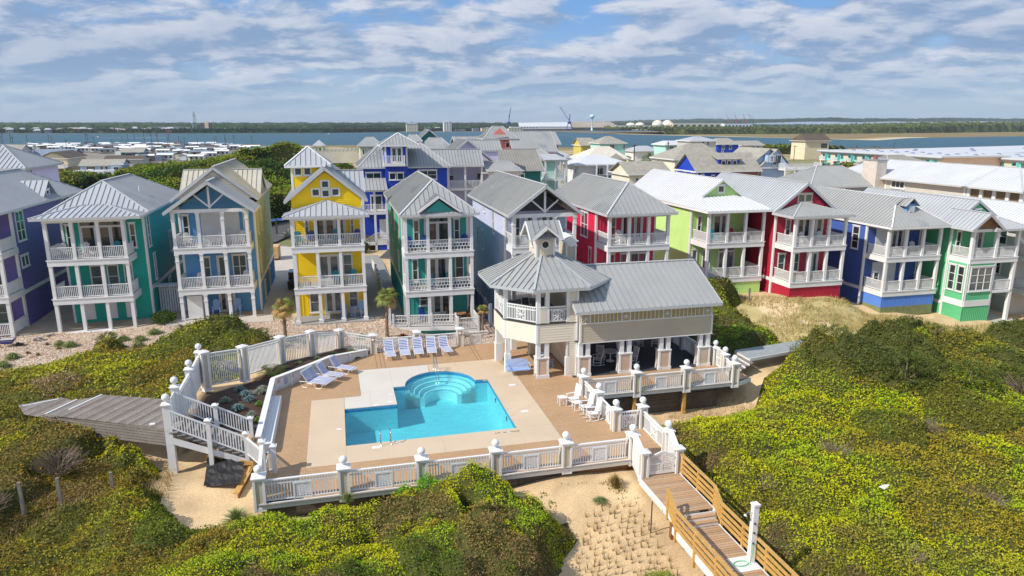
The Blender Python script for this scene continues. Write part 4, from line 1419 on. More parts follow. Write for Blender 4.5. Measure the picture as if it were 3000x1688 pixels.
def far_land(name, line, back, z0, hill, col, seed):
 """Land strip behind a shoreline, rising to low wooded ridges."""
 xs = np.array([p[0] for p in line], float)
 ys = np.array([p[1] for p in line], float)
 uu = np.unique(np.concatenate([np.linspace(xs[0], xs[-1], 420), xs]))
 yy = np.interp(uu, xs, ys)
 offs = np.array([0,6,30,80,160,300,500,900,1500,2500,4000,7000,11000.])
 offs = offs[offs <= back]
 U, O = np.meshgrid(uu, offs)
 Wd = yy[None, :] + O
 Z = z0 + sstep(O, 0,8) * .9 + hill * sstep(O, 400,3500) * (.45 + .9 * fbm(U / 900 + seed, O / 1500,3, seed))
 V = to_world(U.ravel(), Wd.ravel(), Z.ravel())
 H_, W_ = U.shape
 i0 = (np.arange(H_ - 1)[:, None] * W_ + np.arange(W_ - 1)[None, :]).ravel()
 C = np.array(col)[None] * (.75 + .5 * fbm(U.ravel() / 60, O.ravel() / 60,3, seed)[:, None])
 return attr_mesh(name, V, np.stack([i0, i0 + 1, i0 + W_ + 1, i0 + W_], -1), C, M['ground'], 'structure')

FAR = [(-9000,2300),(-1500,1800),(-683,1720),(-401,1640),(-6,1640),(169,1780),(482,1800),(905,2080),(1600,2500),(9000,2700)]
far_land('far_shore', FAR, 11000,-3.9,9.0, lin(104,100,70), 4)
ISL = [(560,1330),(575,1290),(600,1120),(616,1007),(640,860),(655,745),(803,854),(1107,939),(2200,1250),(5000,1900)]
xs = [p[0] for p in ISL]
uu = np.linspace(552,5000,300)
frontw = np.interp(uu, [552,600,655,803,1107,2200,5000], [1330,1080,745,854,939,1250,1900])
offs = np.array([0,8,60,160,320,600,900])
U, O = np.meshgrid(uu, offs)
Wd = np.minimum(frontw[None] + O, 2030 + 0 * U)
Wd = np.maximum(Wd, frontw[None])
Z = -3.9 + .75 * sstep(O, 0,10) + .3 * sstep(O, 200,600)
i0 = (np.arange(U.shape[0] - 1)[:, None] * U.shape[1] + np.arange(U.shape[1] - 1)[None, :]).ravel()
mcol = np.array(lin(132,112,66))[None] * (.7 + .6 * fbm(U.ravel() / 40, Wd.ravel() / 25,4,8)[:, None])
sandy = (sstep(fbm(U.ravel() / 90, O.ravel() / 30,3,9), .5, .6) * (O.ravel() < 20))[:, None]
mcol = mcol * (1 - sandy) + np.array(lin(214,196,160))[None] * sandy
attr_mesh('marsh_island', to_world(U.ravel(), Wd.ravel(), Z.ravel()), np.stack([i0, i0 + 1, i0 + U.shape[1] + 1, i0 + U.shape[1]], -1), mcol, M['ground'], 'structure')

hz = bpy.data.materials.new('haze')
hz.use_nodes = True
hz.node_tree.nodes.clear()
pv = hz.node_tree.nodes.new('ShaderNodeVolumePrincipled')
pv.inputs['Color'].default_value = (0.72,0.84,1.0,1)
pv.inputs['Density'].default_value = 7e-5
ho = hz.node_tree.nodes.new('ShaderNodeOutputMaterial')
hz.node_tree.links.new(pv.outputs[0], ho.inputs['Volume'])
structure('haze', MB().box(-15000,15000,-400,15500,-8,110), hz, 0,0,-8, kind='stuff')

# ---- roads and paths by the houses
def path(name, pts, m, z=0.0, t=0.12, label=None):
 return structure(name, MB().prism(pts, z - t, z), m, *pts[0], z)

path('road', [(-60,96),(-9,104),(-4,122),(8,100),(4.6,88),(20,80),(20,84),(9.5,92),(6,104),(0,140),(-14,132),(-16,109),(-60,102)], 'asphalt', 0.02)
path('driveway', [(-7.0,62.5),(-4.9,62.0),(-4.7,80),(-5.2,98),(-8.2,100),(-8.0,84)], 'sand_path', 0.06)
path('driveway', [(2.3,60),(4.9,60),(5.0,84),(4.6,90),(2.6,90)], 'deckfloor', 0.05)
path('path', [(-14.6,61.4),(-5.9,60.6),(-6.2,63.0),(-14.4,63.6)], 'sand_path', 0.07)
path('patio', [(-4.2,58.9),(2.5,58.9),(2.5,61.8),(-4.2,61.8)], 'deckfloor', 0.04)
path('patio', [(13.4,54.6),(20.0,54.6),(20.0,57.7),(13.4,57.7)], 'sand_path', -0.4)

# ---- pool, concrete apron, decks
ZD = 0.40
PX0, PX1, PY0, PY1, NX, NY = -0.29,8.76,34.02,41.74,2.72,38.93
SCX, SCY, SR = 5.71,41.66,2.24
arc = [(SCX + SR * math.cos(math.pi * (1 - i / 32)), SCY + 0.08 + SR * math.sin(math.pi * (1 - i / 32))) for i in range(33)]
SPL = 14
outline = [(PX0, PY0),(PX1, PY0),(PX1, PY1)] + [p for p in reversed(arc)] + [(NX, PY1),(NX, NY),(PX0, NY)]
pieces = {
 'tan': [[(-2.2,32.08),(-0.30,32.08),(-0.30,40.70),(-2.2,40.70)],
   [(-0.294,32.08),(4.6,32.08),(4.6, PY0),(-0.294, PY0)],
   [(4.606,32.08),(8.77,32.08),(8.77, PY0),(4.606, PY0)],
   [(8.776,32.08),(10.75,32.08),(10.75,34.02),(8.776,34.02)],
   [(PX1,34.026),(10.75,34.026),(10.75,37.7),(PX1,37.7)],
   [(PX1,37.706),(10.75,37.706),(10.75,41.70),(PX1,41.70)],
   [(PX1,41.706),(10.75,41.706),(10.13,45.42),(5.31,45.36),(5.31, arc[SPL][1])] + arc[SPL + 1:] + [(8.3, PY1)]],
 'white': [[(PX0 + .004, NY),(1.25, NY),(1.25,41.3),(.71,41.3),(.70,40.712),(PX0 + .004,40.705)],
    [(1.256, NY),(NX, NY),(NX, 41.3),(1.256,41.3)],
    [(NX, 41.306),(NX, 45.33),(0.65,45.36),(0.71,41.306)],
    [(NX + .006, PY1),(arc[0][0], PY1)] + arc[:SPL + 1] + [(5.304,45.36),(NX + .006,45.33)]],
}
T = Thing('pool_deck', None, None, 4,38, ZD, kind='structure')
for k, lst in pieces.items():
 for p in lst:
  T.part('concrete_slab', MB().prism(p, ZD - 0.12, ZD + 0.012), 'concrete' if k == 'tan' else 'concrete_w')

def plank_area(mbb, polys, z, sp=0.142, gap=0.008, t=0.03, axis=1):
 for poly in polys:
  lo = min(p[axis] for p in poly)
  hi = max(p[axis] for p in poly)
  k0, k1 = int(math.floor(lo / sp)), int(math.ceil(hi / sp))
  for k in range(k0, k1):
   q = clip(clip([tuple(p) for p in poly], axis, k * sp + gap / 2, False), axis, (k + 1) * sp - gap / 2, True)
   if len(q) >= 3:
    j = random.uniform(-.002, .002)
    mbb.prism(q, z - t, z + j)

DECKP = [[(-4.05,29.45),(-2.205,29.45),(-2.205,40.705),(-4.05,40.705)],
   [(-2.2,29.2),(13.95,29.2),(13.95,32.075),(-2.2,32.075)],
   [(10.756,32.08),(13.95,32.08),(13.95,40.5),(10.756,40.5)],
   [(10.756,40.5),(14.3,40.5),(14.3,49.0),(10.756,49.0)],
   [(10.756,41.70),(10.756,49.0),(9.55,49.0),(10.13,45.42)],
   [(10.13,45.42),(9.55,49.0),(0.6,49.0),(0.65,45.36)],
   [(-4.0,41.0),(0.70,41.0),(0.64,45.36),(-1.5,45.36),(-2.5,43.0)],
   [(-1.5,45.36),(0.64,45.36),(0.6,49.0),(1.5,48.6),(-1.1,46.2)],
   [(13.95,37.45),(24.2,37.45),(24.2,40.58),(13.95,40.58)],
   [(13.95,27.4),(15.35,27.4),(15.35,32.4),(13.95,32.4)],
   [(13.1,27.4),(13.95,27.4),(13.95,29.2),(13.45,29.2)],
   [(24.2,37.6),(25.4,37.9),(25.4,40.6),(24.2,40.6)]]
DECKP[6] = [(-4.45,40.71),(0.70,40.71),(0.64,45.36),(-1.95,45.36),(-2.55,44.65),(-4.45,42.85)]
DECKP[7] = [(-1.95,45.365),(0.64,45.365),(0.6,49.0),(1.6,48.9),(1.4,48.4),(-1.05,46.45)]
mb = MB()
plank_area(mb, DECKP, ZD)
T.part('deck_board', mb, 'comp', kind='stuff')
mb = MB()
for p in DECKP:
 mb.prism(p, ZD - 0.16, ZD - 0.032)
T.part('joist_base', mb, 'gap')
mb = MB()
for a, b in (((-4.1,29.15),(13.3,29.15)),((-4.1,29.2),(-4.1,34.2)),((15.4,27.4),(15.4,32.5)),((13.97,32.5),(13.97,37.4)),((14.0,37.38),(24.3,37.38)),((24.3,37.3),(25.45,37.8)),((13.0,27.35),(13.4,29.2))):
 mb.bar((*a, ZD - 0.12),(*b, ZD - 0.12), 0.05,0.28)
T.part('deck_rim', mb, 'white')
mb = MB()
for a, b in (((-4.1,29.12),(13.3,29.12)),((14.0,37.34),(24.3,37.34))):
 mb.bar((*a, ZD - 0.02),(*b, ZD - 0.02), 0.16,0.03)
T.part('deck_nosing', mb, 'wood_gr')
mb = MB()
for x0 in (1.95,2.25,2.5,8.9,9.15):
 mb.box(x0, x0 + 0.02,45.5,48.9, ZD - 0.01, ZD + 0.004)
T.part('board_joint', mb, 'gap')
for (x, y, rz) in ((1.2,33.5,0),(9.75,36.1,0),(10.05,40.3,0),(8.2,33.62,0),(-0.62,36.2,0),(2.4,33.75,0),(9.05,36.6,1),(2.35,39.4,0),(1.5,39.12,0),(2.45,40.6,0)):
 s_ = 0.42 if (x, y) in ((1.2,33.5),(9.75,36.1),(10.05,40.3)) else 0.26
 T.part('depth_tile', MB().box(x - s_ / 2, x + s_ / 2, y - s_ / 3, y + s_ / 3, ZD, ZD + 0.017), 'white')
for (x, y, s_) in ((8.35,33.56, 'NO DIVING'),(7.6,33.56, '4 FT'),(9.02,36.55, '4 FT'),(2.45,33.7, '4 FT')):
 fc = bpy.data.curves.new('depth_lettering', 'FONT')
 fc.body = s_
 fc.size = 0.17
 fc.extrude = 0.002
 fc.align_x = 'CENTER'
 fo = bpy.data.objects.new('depth_lettering', fc)
 fc.materials.append(M['black'])
 COL.objects.link(fo)
 fo.parent = T.o
 fo.location = (x - 4, y - 38,0.022)

M['step_plaster'] = mat('pool_step_plaster', (.88, .90, .88), 0.6,0.03,0.8)
M['plaster'] = mat('pool_plaster', lin(176,222,226), 0.6,0.05,0.8)
T = Thing('swimming_pool', 'L-shaped swimming pool with turquoise water and curved corner steps', 'pool', 4,38,-1.15)
zb = -1.15
mb = MB()
o_ = outline
n_ = len(o_)
mb.v = [(x, y, zb) for x, y in o_] + [(x, y, ZD - 0.02) for x, y in o_]
mb.f = [tuple(range(n_))] + [(i, n_ + i, n_ + (i + 1) % n_, (i + 1) % n_) for i in range(n_)]
T.part('basin', mb, 'plaster')
mb = MB()
for i in range(n_):
 a, b_ = o_[i], o_[(i + 1) % n_]
 cx, cy = 4.2,38.2
 ina = lambda p: (p[0] + (0.012 if p[0] < 4.2 else -0.012) * (abs(p[0] - 4.2) > .01), p[1] + (0.012 if p[1] < 38.2 else -0.012))
 a2, b2 = ina(a), ina(b_)
 mb.add([(*a2, .16),(*b2, .16),(*b2, ZD - .03),(*a2, ZD - .03)], [(0,1,2,3)])
T.part('waterline_tile', mb, mat('waterline_tile', lin(70,140,180), 0.25,0.2,8))
for k, (r, z) in enumerate(((SR - 0.30,0.08),(SR - 0.60,-0.10),(SR - 0.90,-0.28),(SR - 1.20,-0.46))):
 r0 = SR + 0.02
 n2_ = 40
 mb = MB()
 ring = [(SCX + rr * math.cos(math.pi * (1 - i / n2_)), SCY + 0.05 + rr * math.sin(math.pi * (1 - i / n2_))) for rr in (r0, r) for i in range(n2_ + 1)]
 m2 = n2_ + 1
 mb.v = [(x, y, z) for x, y in ring] + [(x, y, zb) for x, y in ring[m2:]]
 for i in range(n2_):
  mb.f.append((i, i + 1, m2 + i + 1, m2 + i))
  mb.f.append((m2 + i, m2 + i + 1,2 * m2 + i + 1,2 * m2 + i))
 for a_, c_ in ((0, m2),(n2_, m2 + n2_)):
  mb.add([mb.v[a_], mb.v[c_], (mb.v[c_][0], mb.v[c_][1], zb),(mb.v[a_][0], mb.v[a_][1], zb)], [(0,1,2,3)])
 T.part('pool_step', mb, 'step_plaster')
 nb_ = MB().tube([(x, y, z + 0.002) for x, y in ring[m2:]], 0.02,5)
 T.part('step_nosing', nb_, mat('step_nosing_tile', lin(110,160,190), 0.4,0))
water = bpy.data.materials.new('pool_water')
water.use_nodes = True
nt = water.node_tree
nt.nodes.clear()
out = nt.nodes.new('ShaderNodeOutputMaterial')
tr = nt.nodes.new('ShaderNodeBsdfTransparent'); tr.inputs[0].default_value = (0.42,0.84,0.90,1)
gl = nt.nodes.new('ShaderNodeBsdfGlossy'); gl.inputs['Roughness'].default_value = 0.04; gl.inputs[0].default_value = (1,1,1,1)
fr = nt.nodes.new('ShaderNodeFresnel'); fr.inputs[0].default_value = 1.33
geo = nt.nodes.new('ShaderNodeNewGeometry')
ior = nt.nodes.new('ShaderNodeMapRange'); ior.inputs[3].default_value = 1.33; ior.inputs[4].default_value = 1 / 1.33
nt.links.new(geo.outputs['Backfacing'], ior.inputs[0]); nt.links.new(ior.outputs[0], fr.inputs[0])
nz = nt.nodes.new('ShaderNodeTexNoise'); nz.inputs['Scale'].default_value = 2.6; nz.inputs['Detail'].default_value = 3; nz.inputs['Distortion'].default_value = 0.6
nt.links.new(geo.outputs['Position'], nz.inputs['Vector'])
bp = nt.nodes.new('ShaderNodeBump'); bp.inputs['Strength'].default_value = 1; bp.inputs['Distance'].default_value = 0.09
nt.links.new(nz.outputs[0], bp.inputs['Height'])
nt.links.new(bp.outputs[0], gl.inputs['Normal']); nt.links.new(bp.outputs[0], fr.inputs['Normal'])
mx = nt.nodes.new('ShaderNodeMixShader')
nt.links.new(fr.outputs[0], mx.inputs[0]); nt.links.new(tr.outputs[0], mx.inputs[1]); nt.links.new(gl.outputs[0], mx.inputs[2])
nt.links.new(mx.outputs[0], out.inputs[0])
mb = MB(); mb.v = [(x, y, 0.27) for x, y in outline]; mb.f = [tuple(range(len(outline)))]
T.part('pool_water', mb, water)
for x, y in ((8.745,36.3),(8.745,39.2)):
 T.part('inlet_grate', MB().box(x - .012, x, y, y + .18,-.2,0.05), 'pipe')

T = Thing('pool_ladder', 'pair of curved steel ladder rails at the fence side of the pool', 'ladder', 1.7,33.7, ZD)
for x in (1.46,1.97):
 pts = [(x, 33.62, ZD)] + [(x, 33.62 + 0.42 * (1 - math.cos(t)) / 2 * 1.4, ZD + 0.55 + 0.2 * math.sin(t)) for t in np.linspace(0.0, math.pi, 9)] + [(x, 34.2,-.4)]
 T.part('rail', MB().tube(pts, 0.024,8), 'steel', smooth=True)
T = Thing('pool_handrail', 'steel handrail standing over the curved pool steps', 'handrail', 5.7,43.8, ZD)
for x in (5.60,5.78):
 T.part('rail', MB().tube([(x, 44.3, ZD),(x, 44.25, ZD + .85),(x + .0,44.1, ZD + .95),(x, 43.2, ZD + .35),(x, 43.05, ZD + .15),(x, 43.05,-.2)], 0.022,8), 'steel', smooth=True)

# ---- pool fences
def fence_post(T, u, w, z0, z1, half=0.25, ball=True, lamp=False, rz=0.0, simple=False, m='white'):
 c_, s_ = math.cos(rz), math.sin(rz)
 def bx(mb, x0, x1, y0, y1, a, b):
  P = [(x0, y0),(x1, y0),(x1, y1),(x0, y1)]
  P = [(u + x * c_ - y * s_, w + x * s_ + y * c_) for x, y in P]
  return mb.prism(P, a, b)
 mb = MB()
 h = half
 if simple:
  bx(mb, -h, h, -h, h, z0, z1)
 else:
  t = 0.1
  for sx in (-1,1):
   for sy in (-1,1):
    x0, x1 = sorted((sx * h, sx * (h - t))); y0, y1 = sorted((sy * h, sy * (h - t)))
    bx(mb, x0, x1, y0, y1, z0, z1)
  bx(mb, -h + .01, h - .01,-h + .01, h - .01, z0, z0 + .16)
  bx(mb, -h + .01, h - .01,-h + .01, h - .01, z1 - .12, z1 - .001)
 p = T.part('fence_post', mb, m)
 if not simple:
  T.part('post_panel', bx(MB(), -h + .04, h - .04,-h + .04, h - .04, z0 + .161, z1 - .121), 'cream_p', parent=p)
 cb = MB()
 bx(cb, -h - .06, h + .06,-h - .06, h + .06, z1, z1 + .05)
 o = len(cb.v)
 P = [(-h - .03,-h - .03),(h + .03,-h - .03),(h + .03, h + .03),(-h - .03, h + .03)]
 q = [(-h * .45,-h * .45),(h * .45,-h * .45),(h * .45, h * .45),(-h * .45, h * .45)]
 R_ = lambda x, y: (u + x * c_ - y * s_, w + x * s_ + y * c_)
 cb.v += [(*R_(*a), z1 + .05) for a in P] + [(*R_(*a), z1 + .12) for a in q]
 cb.f += [(o + 4, o + 5, o + 6, o + 7)] + [(o + i, o + (i + 1) % 4, o + 4 + (i + 1) % 4, o + 4 + i) for i in range(4)]
 T.part('post_cap', cb, 'white', parent=p)
 if ball:
  sb = MB().tube([(u, w, z1 + .11),(u, w, z1 + .2)], [0.09,0.06], 10)
  sb.sphere((u, w, z1 + .36), 0.185,20,12)
  T.part('ball_finial', sb, 'white2', parent=p, smooth=True)
 if lamp:
  lb = MB().sphere((u, w - h - .02, z1 - .28), 0.11,10,6, .8)
  T.part('post_lamp', lb, 'cream', parent=p, smooth=True)
 return p

def fence_panel(T, p0, p1, z0, z1=None, h=1.05, mid='lattice', half=0.25, sp=0.125, rail_w=0.12):
 z1 = z0 if z1 is None else z1
 L = math.dist(p0, p1)
 d = ((p1[0] - p0[0]) / L, (p1[1] - p0[1]) / L)
 a = (p0[0] + d[0] * half, p0[1] + d[1] * half)
 b = (p1[0] - d[0] * half, p1[1] - d[1] * half)
 k0, k1 = half / L, 1 - half / L
 za, zb2 = z0 + (z1 - z0) * k0, z0 + (z1 - z0) * k1
 ro = railing(T, a, b, za, h, 'fence', 'white', z1=zb2, rail_w=rail_w, sp=sp)
 if mid and ro:
  c = ((a[0] + b[0]) / 2, (a[1] + b[1]) / 2)
  zc_ = (za + zb2) / 2
  q = 0.40 if mid == 'lattice' else 0.42
  F = Face((c[0] - d[0] * q, c[1] - d[1] * q),(c[0] + d[0] * q, c[1] + d[1] * q))
  mb = MB()
  zl, zh = zc_ + .06, zc_ + h - .22
  for x0, x1, a0, a1 in ((0, .07, zl, zh),(2 * q - .07,2 * q, zl, zh),(.07,2 * q - .07, zl, zl + .07),(.07,2 * q - .07, zh - .07, zh)):
   mb.face_box(F, x0, x1, a0, a1,-.045, .045)
  fo = T.part('lattice_frame', mb, 'white', parent=ro)
  lb = MB()
  if mid == 'lattice':
   n = 8
   for i in range(1, n):
    x = .07 + (2 * q - .14) * i / n
    lb.face_box(F, x - .017, x + .017, zl + .07, zh - .07,-.012, .012)
    z = zl + .07 + (zh - zl - .14) * i / n
    lb.face_box(F, .07,2 * q - .07, z - .017, z + .017,-.024,-.0121)
    lb.face_box(F, .07,2 * q - .07, z - .017, z + .017, .0121, .024)
  else:
   cm, zm = q, (zl + zh) / 2
   n = 7
   for i in range(1, n):
    x = .07 + (2 * q - .14) * i / n
    lb.face_box(F, x - .015, x + .015, zl + .07, zh - .07,-.012, .012)
    z = zl + .07 + (zh - zl - .14) * i / n
    lb.face_box(F, .07,2 * q - .07, z - .015, z + .015,-.024,-.0121)
   for s_, o0, o1 in ((1, .03, .05),(-1, .031, .049)):
    lb.face_bar(F, .07, zm - s_ * (zh - zl - .14) / 2,2 * q - .07, zm + s_ * (zh - zl - .14) / 2, .05, o0, o1)
    lb.face_bar(F, .07, zm - s_ * (zh - zl - .14) / 2,2 * q - .07, zm + s_ * (zh - zl - .14) / 2, .05,-o1,-o0)
   lb.face_box(F, cm - .025, cm + .025, zl + .07, zh - .07, .032, .051)
   lb.face_box(F, .07,2 * q - .07, zm - .025, zm + .025, .033, .052)
  T.part('lattice', lb, 'white', parent=ro, kind='stuff')
 return ro

FT = 1.62
T = Thing('pool_fence', 'white balustrade fence with ball topped posts between the pool and the dune shrubs', 'fence', 4.7,29.35,0.2)
fu = [-4.0,-0.42,3.05,6.52,9.99,13.45]
for i, u in enumerate(fu):
 fence_post(T, u, 29.35,0.05, FT)
for a, b in zip(fu[:-1], fu[1:]):
 fence_panel(T, (a, 29.35),(b, 29.35), ZD - .06, h=1.06)
T = Thing('pool_fence', 'white fence with ball topped posts behind the white rocking chairs', 'fence', 13.85,35, ZD)
for w in (32.5,35.03,37.6):
 fence_post(T, 13.85, w, 0.05, FT, half=.22)
fence_panel(T, (13.85,32.5),(13.85,35.03), ZD - .06, mid='star', half=.22)
fence_panel(T, (13.85,35.03),(13.85,37.6), ZD - .06, mid='star', half=.22)
T = Thing('pool_fence', 'short white fence around the gate landing above the boardwalk', 'fence', 15.3,30, ZD)
fence_post(T, 15.4,32.5,0.05, FT, half=.22)
fence_post(T, 15.35,29.35,0.0, FT, half=.22)
fence_panel(T, (13.85,32.5),(15.4,32.5), ZD - .06, mid='star', half=.22)
fence_panel(T, (15.4,32.5),(15.35,29.35), ZD - .06, mid='star', half=.22)
for u, w in ((13.2,27.45),(14.95,27.45)):
 fence_post(T, u, w, 0.1,1.62, half=.19, ball=False)
for p, q in (((13.42,29.1),(13.22,27.6)),((15.33,29.15),(15.0,27.6))):
 mb = MB()
 mb.bar((*p, 1.72),(*q, 1.38), .3, .09)
 mb.bar((*p, .95),(*q, .80), .16,1.15)
 T.part('sloped_wall', mb, 'white')
G_ = Thing('garden_gate', 'white lattice gate with peaked top at the head of the boardwalk', 'gate', 13.4,27.35, ZD)
F = Face((13.41,27.4),(14.75,27.4))
mb = MB()
gw_ = F.L
ZB, ZT = ZD + .06, ZD + 1.15
for x0, x1 in ((0, .11),(gw_ / 2 - .06, gw_ / 2 + .06),(gw_ - .11, gw_)):
 zt_ = ZT if 0 < x0 < gw_ - .2 else ZT - .28
 mb.face_box(F, x0, x1, ZB, zt_ + .0,-.03, .03)
mb.face_box(F, .11, gw_ / 2 - .06, ZB, ZB + .12,-.03, .03); mb.face_box(F, gw_ / 2 + .06, gw_ - .11, ZB, ZB + .12,-.03, .03)
mb.face_box(F, .11, gw_ / 2 - .06, ZB + .48, ZB + .58,-.03, .03); mb.face_box(F, gw_ / 2 + .06, gw_ - .11, ZB + .48, ZB + .58,-.03, .03)
mb.face_bar(F, 0, ZT - .26, gw_ / 2, ZT, .11,-.035, .035); mb.face_bar(F, gw_ / 2, ZT, gw_, ZT - .26, .11,-.034, .034)
G_.part('gate_frame', mb, 'white')
lb = MB()
for s0, s1 in ((.11, gw_ / 2 - .06),(gw_ / 2 + .06, gw_ - .11)):
 for i in range(1,6):
  x = s0 + (s1 - s0) * i / 6
  lb.face_box(F, x - .016, x + .016, ZB + .12, ZT - .16,-.01, .01)
 for i in range(11):
  z = ZB + .14 + i * .083
  lb.face_box(F, s0, s1, z, z + .032, .0101, .022)
G_.part('lattice', lb, 'white', kind='stuff')
G_.part('latch', MB().face_box(F, -.02, .03, ZT - .35, ZT + .02, .03, .08), 'black')
for z in (.35, .75,1.1):
 G_.part('hinge', MB().face_box(F, gw_ - .02, gw_ + .03, ZD + z, ZD + z + .07, .03, .05), 'pipe')

T = Thing('pool_fence', 'white fence with lattice panels along the edge of the pavilion terrace', 'fence', 19,37.55, ZD)
tu = [17.25,20.62,24.0]
for u in tu:
 fence_post(T, u, 37.5,0.05, FT)
for a, b in zip([13.85] + tu[:-1], tu):
 fence_panel(T, (a, 37.52),(b, 37.5), ZD - .06, half=.25)
fence_post(T, 24.45,39.4,0.05,1.55, half=.2)
fence_post(T, 24.5,40.75,0.05,1.6, half=.2)
fence_panel(T, (24.0,37.5),(24.45,39.4), ZD - .06, mid=None, half=.25)
G_ = Thing('garden_gate', 'white lattice gate beside the far end of the open pavilion', 'gate', 24.45,39.6, ZD)
F = Face((24.48,40.5),(24.46,39.65))
mb = MB()
for x0, x1, a, b in ((0, .09, .05,1.3),(F.L - .09, F.L, .05,1.3),(.09, F.L - .09, .05, .15),(.09, F.L - .09,1.2,1.3),(.09, F.L - .09, .62, .7)):
 mb.face_box(F, x0, x1, ZD + a, ZD + b, -.03, .03)
G_.part('gate_frame', mb, 'white')
lb = MB()
for i in range(1,6):
 x = .09 + (F.L - .18) * i / 6
 lb.face_box(F, x - .015, x + .015, ZD + .15, ZD + 1.2,-.01, .01)
for i in range(12):
 lb.face_box(F, .09, F.L - .09, ZD + .18 + i * .085, ZD + .21 + i * .085, .0101, .022)
G_.part('lattice', lb, 'white', kind='stuff')
T = Thing('retaining_wall', 'dark weathered timber retaining wall below the pavilion terrace fence', 'retaining wall', 19,38.0,-1.6)
for i in range(13):
 z = 0.12 - i * 0.145
 for a, b in ((14.2,17.1),(17.12,20.5),(20.52,24.3 if i < 5 else 23.2)):
  j = random.uniform(-.02, .02)
  T.part('timber', MB().box(a, b, 38.0 + j, 38.1 + j, z - .135, z), 'wood_old')
for u in (17.2,20.6):
 T.part('support_post', MB().box(u - .1, u + .1,37.45,37.65,-2.0, .12), 'wood_new')
T = Thing('retaining_wall', 'low brown timber wall under the pool deck where it meets the sand', 'retaining wall', 5,29.4,-.8)
for i in range(4):
 for a in range(6):
  T.part('timber', MB().box(-4 + a * 2.92,-4 + a * 2.92 + 2.9,29.42,29.5, .1 - i * .15 - .14, .1 - i * .15), 'wood_dk' if a > 4 else 'wood_old')

T = Thing('pool_fence', 'white fence with beige panelled posts behind the row of five striped loungers', 'fence', 6,49, ZD)
rp = [(1.9,48.95),(5.04,48.98),(8.22,49.02),(10.6,49.02)]
for i, (u, w) in enumerate(rp[:3]):
 fence_post(T, u, w, .2,1.72, half=.24, ball=False, lamp=(i != 1))
for a, b in zip(rp[:-1], rp[1:]):
 fence_panel(T, a, b, ZD - .05, h=1.05, mid='star', half=.24)
T = Thing('garden_fence', 'tall white picket fence climbing around the planted bed to the ball topped posts', 'fence', -4,46,1)
gp = [(-.45,49.5, .5,2.1),(-2.34,47.75, .6,2.65),(-4.26,46.6, .8,2.75),(-6.2,43.55, .95,3.2),(-8.2,42.3,1.0,3.4)]
for i, (u, w, z0, z1) in enumerate(gp):
 a = math.atan2(gp[min(i + 1,4)][1] - gp[max(i - 1,0)][1], gp[min(i + 1,4)][0] - gp[max(i - 1,0)][0])
 fence_post(T, u, w, z0, z1, half=.22, ball=False, rz=a)
seq = [(1.9,48.95, .35,1.72)] + gp
for p, q in zip(seq[:-1], seq[1:]):
 h = (p[3] - p[2] + q[3] - q[2]) / 2 - .25
 zb0, zb1 = p[3] - .12 - h, q[3] - .12 - h
 fence_panel(T, (p[0], p[1]),(q[0], q[1]), zb0, zb1, h=h, mid=None, half=.22, sp=.115)
for (u, w, z0, z1, sq) in ((-8.55,42.9,1.0,3.25, .2),(-8.5,39.7,1.0,3.3, .2)):
 fence_post(T, u, w, z0, z1, half=sq, ball=True, simple=True)
fence_panel(T, (-8.5,36.2),(-8.5,39.7), 1.35,1.35, h=1.75, mid=None, half=.2, sp=.1)
fence_panel(T, (-8.5,39.7),(-8.55,42.9), 1.35,1.35, h=1.75, mid=None, half=.2, sp=.1)
mb = MB()
for w0_, w1_2 in ((36.4,39.5),(39.9,42.7)):
 mb.box(-8.48,-8.44, w0_, w1_2,1.5,2.85)
T.part('privacy_panel', mb, 'white')

T = Thing('staircase', 'white railed staircase climbing from the pool deck to the upper grey boardwalk', 'stairs', -6.7,35, ZD)
NS = 10
x0_, x1_, z0_, z1_ = -5.05,-8.45, ZD, 2.1
for i in range(NS):
 xa = x0_ + (x1_ - x0_) * i / NS
 xb = x0_ + (x1_ - x0_) * (i + 1) / NS
 z = z0_ + (z1_ - z0_) * (i + 1) / NS
 T.part('tread', MB().box(xb - .02, xa + .02,33.9,35.98, z - .045, z), 'wood_gr3')
 for w in (33.95,36.02):
  T.part('tread_bracket', MB().slab([(xb, w, z - .05),(xa, w, z - .05),(xa, w, z - .24)], .04, (0,-1,0)), 'wood_gr2')
for w in (33.95,36.02):
 mb = MB()
 mb.slab([(x0_ + .15, w, .24),(x1_, w, 1.86),(x1_, w, 1.52),(x0_ + .15, w, -.08)], .05, (0,-1,0))
 T.part('stringer', mb, 'white')
slope = (z1_ - z0_) / (x1_ - x0_)
for w in (33.92,36.08):
 for xa, xb in ((-5.05,-6.7),(-6.7,-8.45)):
  za, zb2 = z0_ + slope * (xa - x0_) + .18, z0_ + slope * (xb - x0_) + .18
  railing(T, (xa - .1, w),(xb + .1, w), za, .95, z1=zb2, sp=.13)
for (u, w, a, b, hh) in ((-5.05,33.92, .0,1.68, .09),(-6.7,33.92,-.3,2.55, .10),(-6.7,36.08, .8,2.45, .10),(-5.05,36.0, .4,1.6, .09),(-4.1,32.1, .2,2.0, .11),(-3.6,32.0, .3,1.75, .10)):
 fence_post(T, u, w, a, b, half=hh, ball=False, simple=True)
for (u, w, a, b) in ((-8.5,34.2,-.6,3.45),(-8.5,36.15,1.2,3.6)):
 fence_post(T, u, w, a, b, half=.17, ball=True, simple=True)
railing(T, (-5.0,33.8),(-4.15,32.2), .55, .95)
railing(T, (-4.0,32.08),(-3.7,32.02), .45,1.0)
mb = MB(); mb.bar((-4.0,29.6,1.62),(-4.1,32.0,1.85), .16, .1); mb.bar((-4.02,29.8, .95),(-4.08,31.9,1.1), .05,1.2)
T.part('sloped_wall', mb, 'white')
T.part('gate_leaf', MB().box(-8.55,-8.5,35.2,36.0,2.15,3.4), 'white')

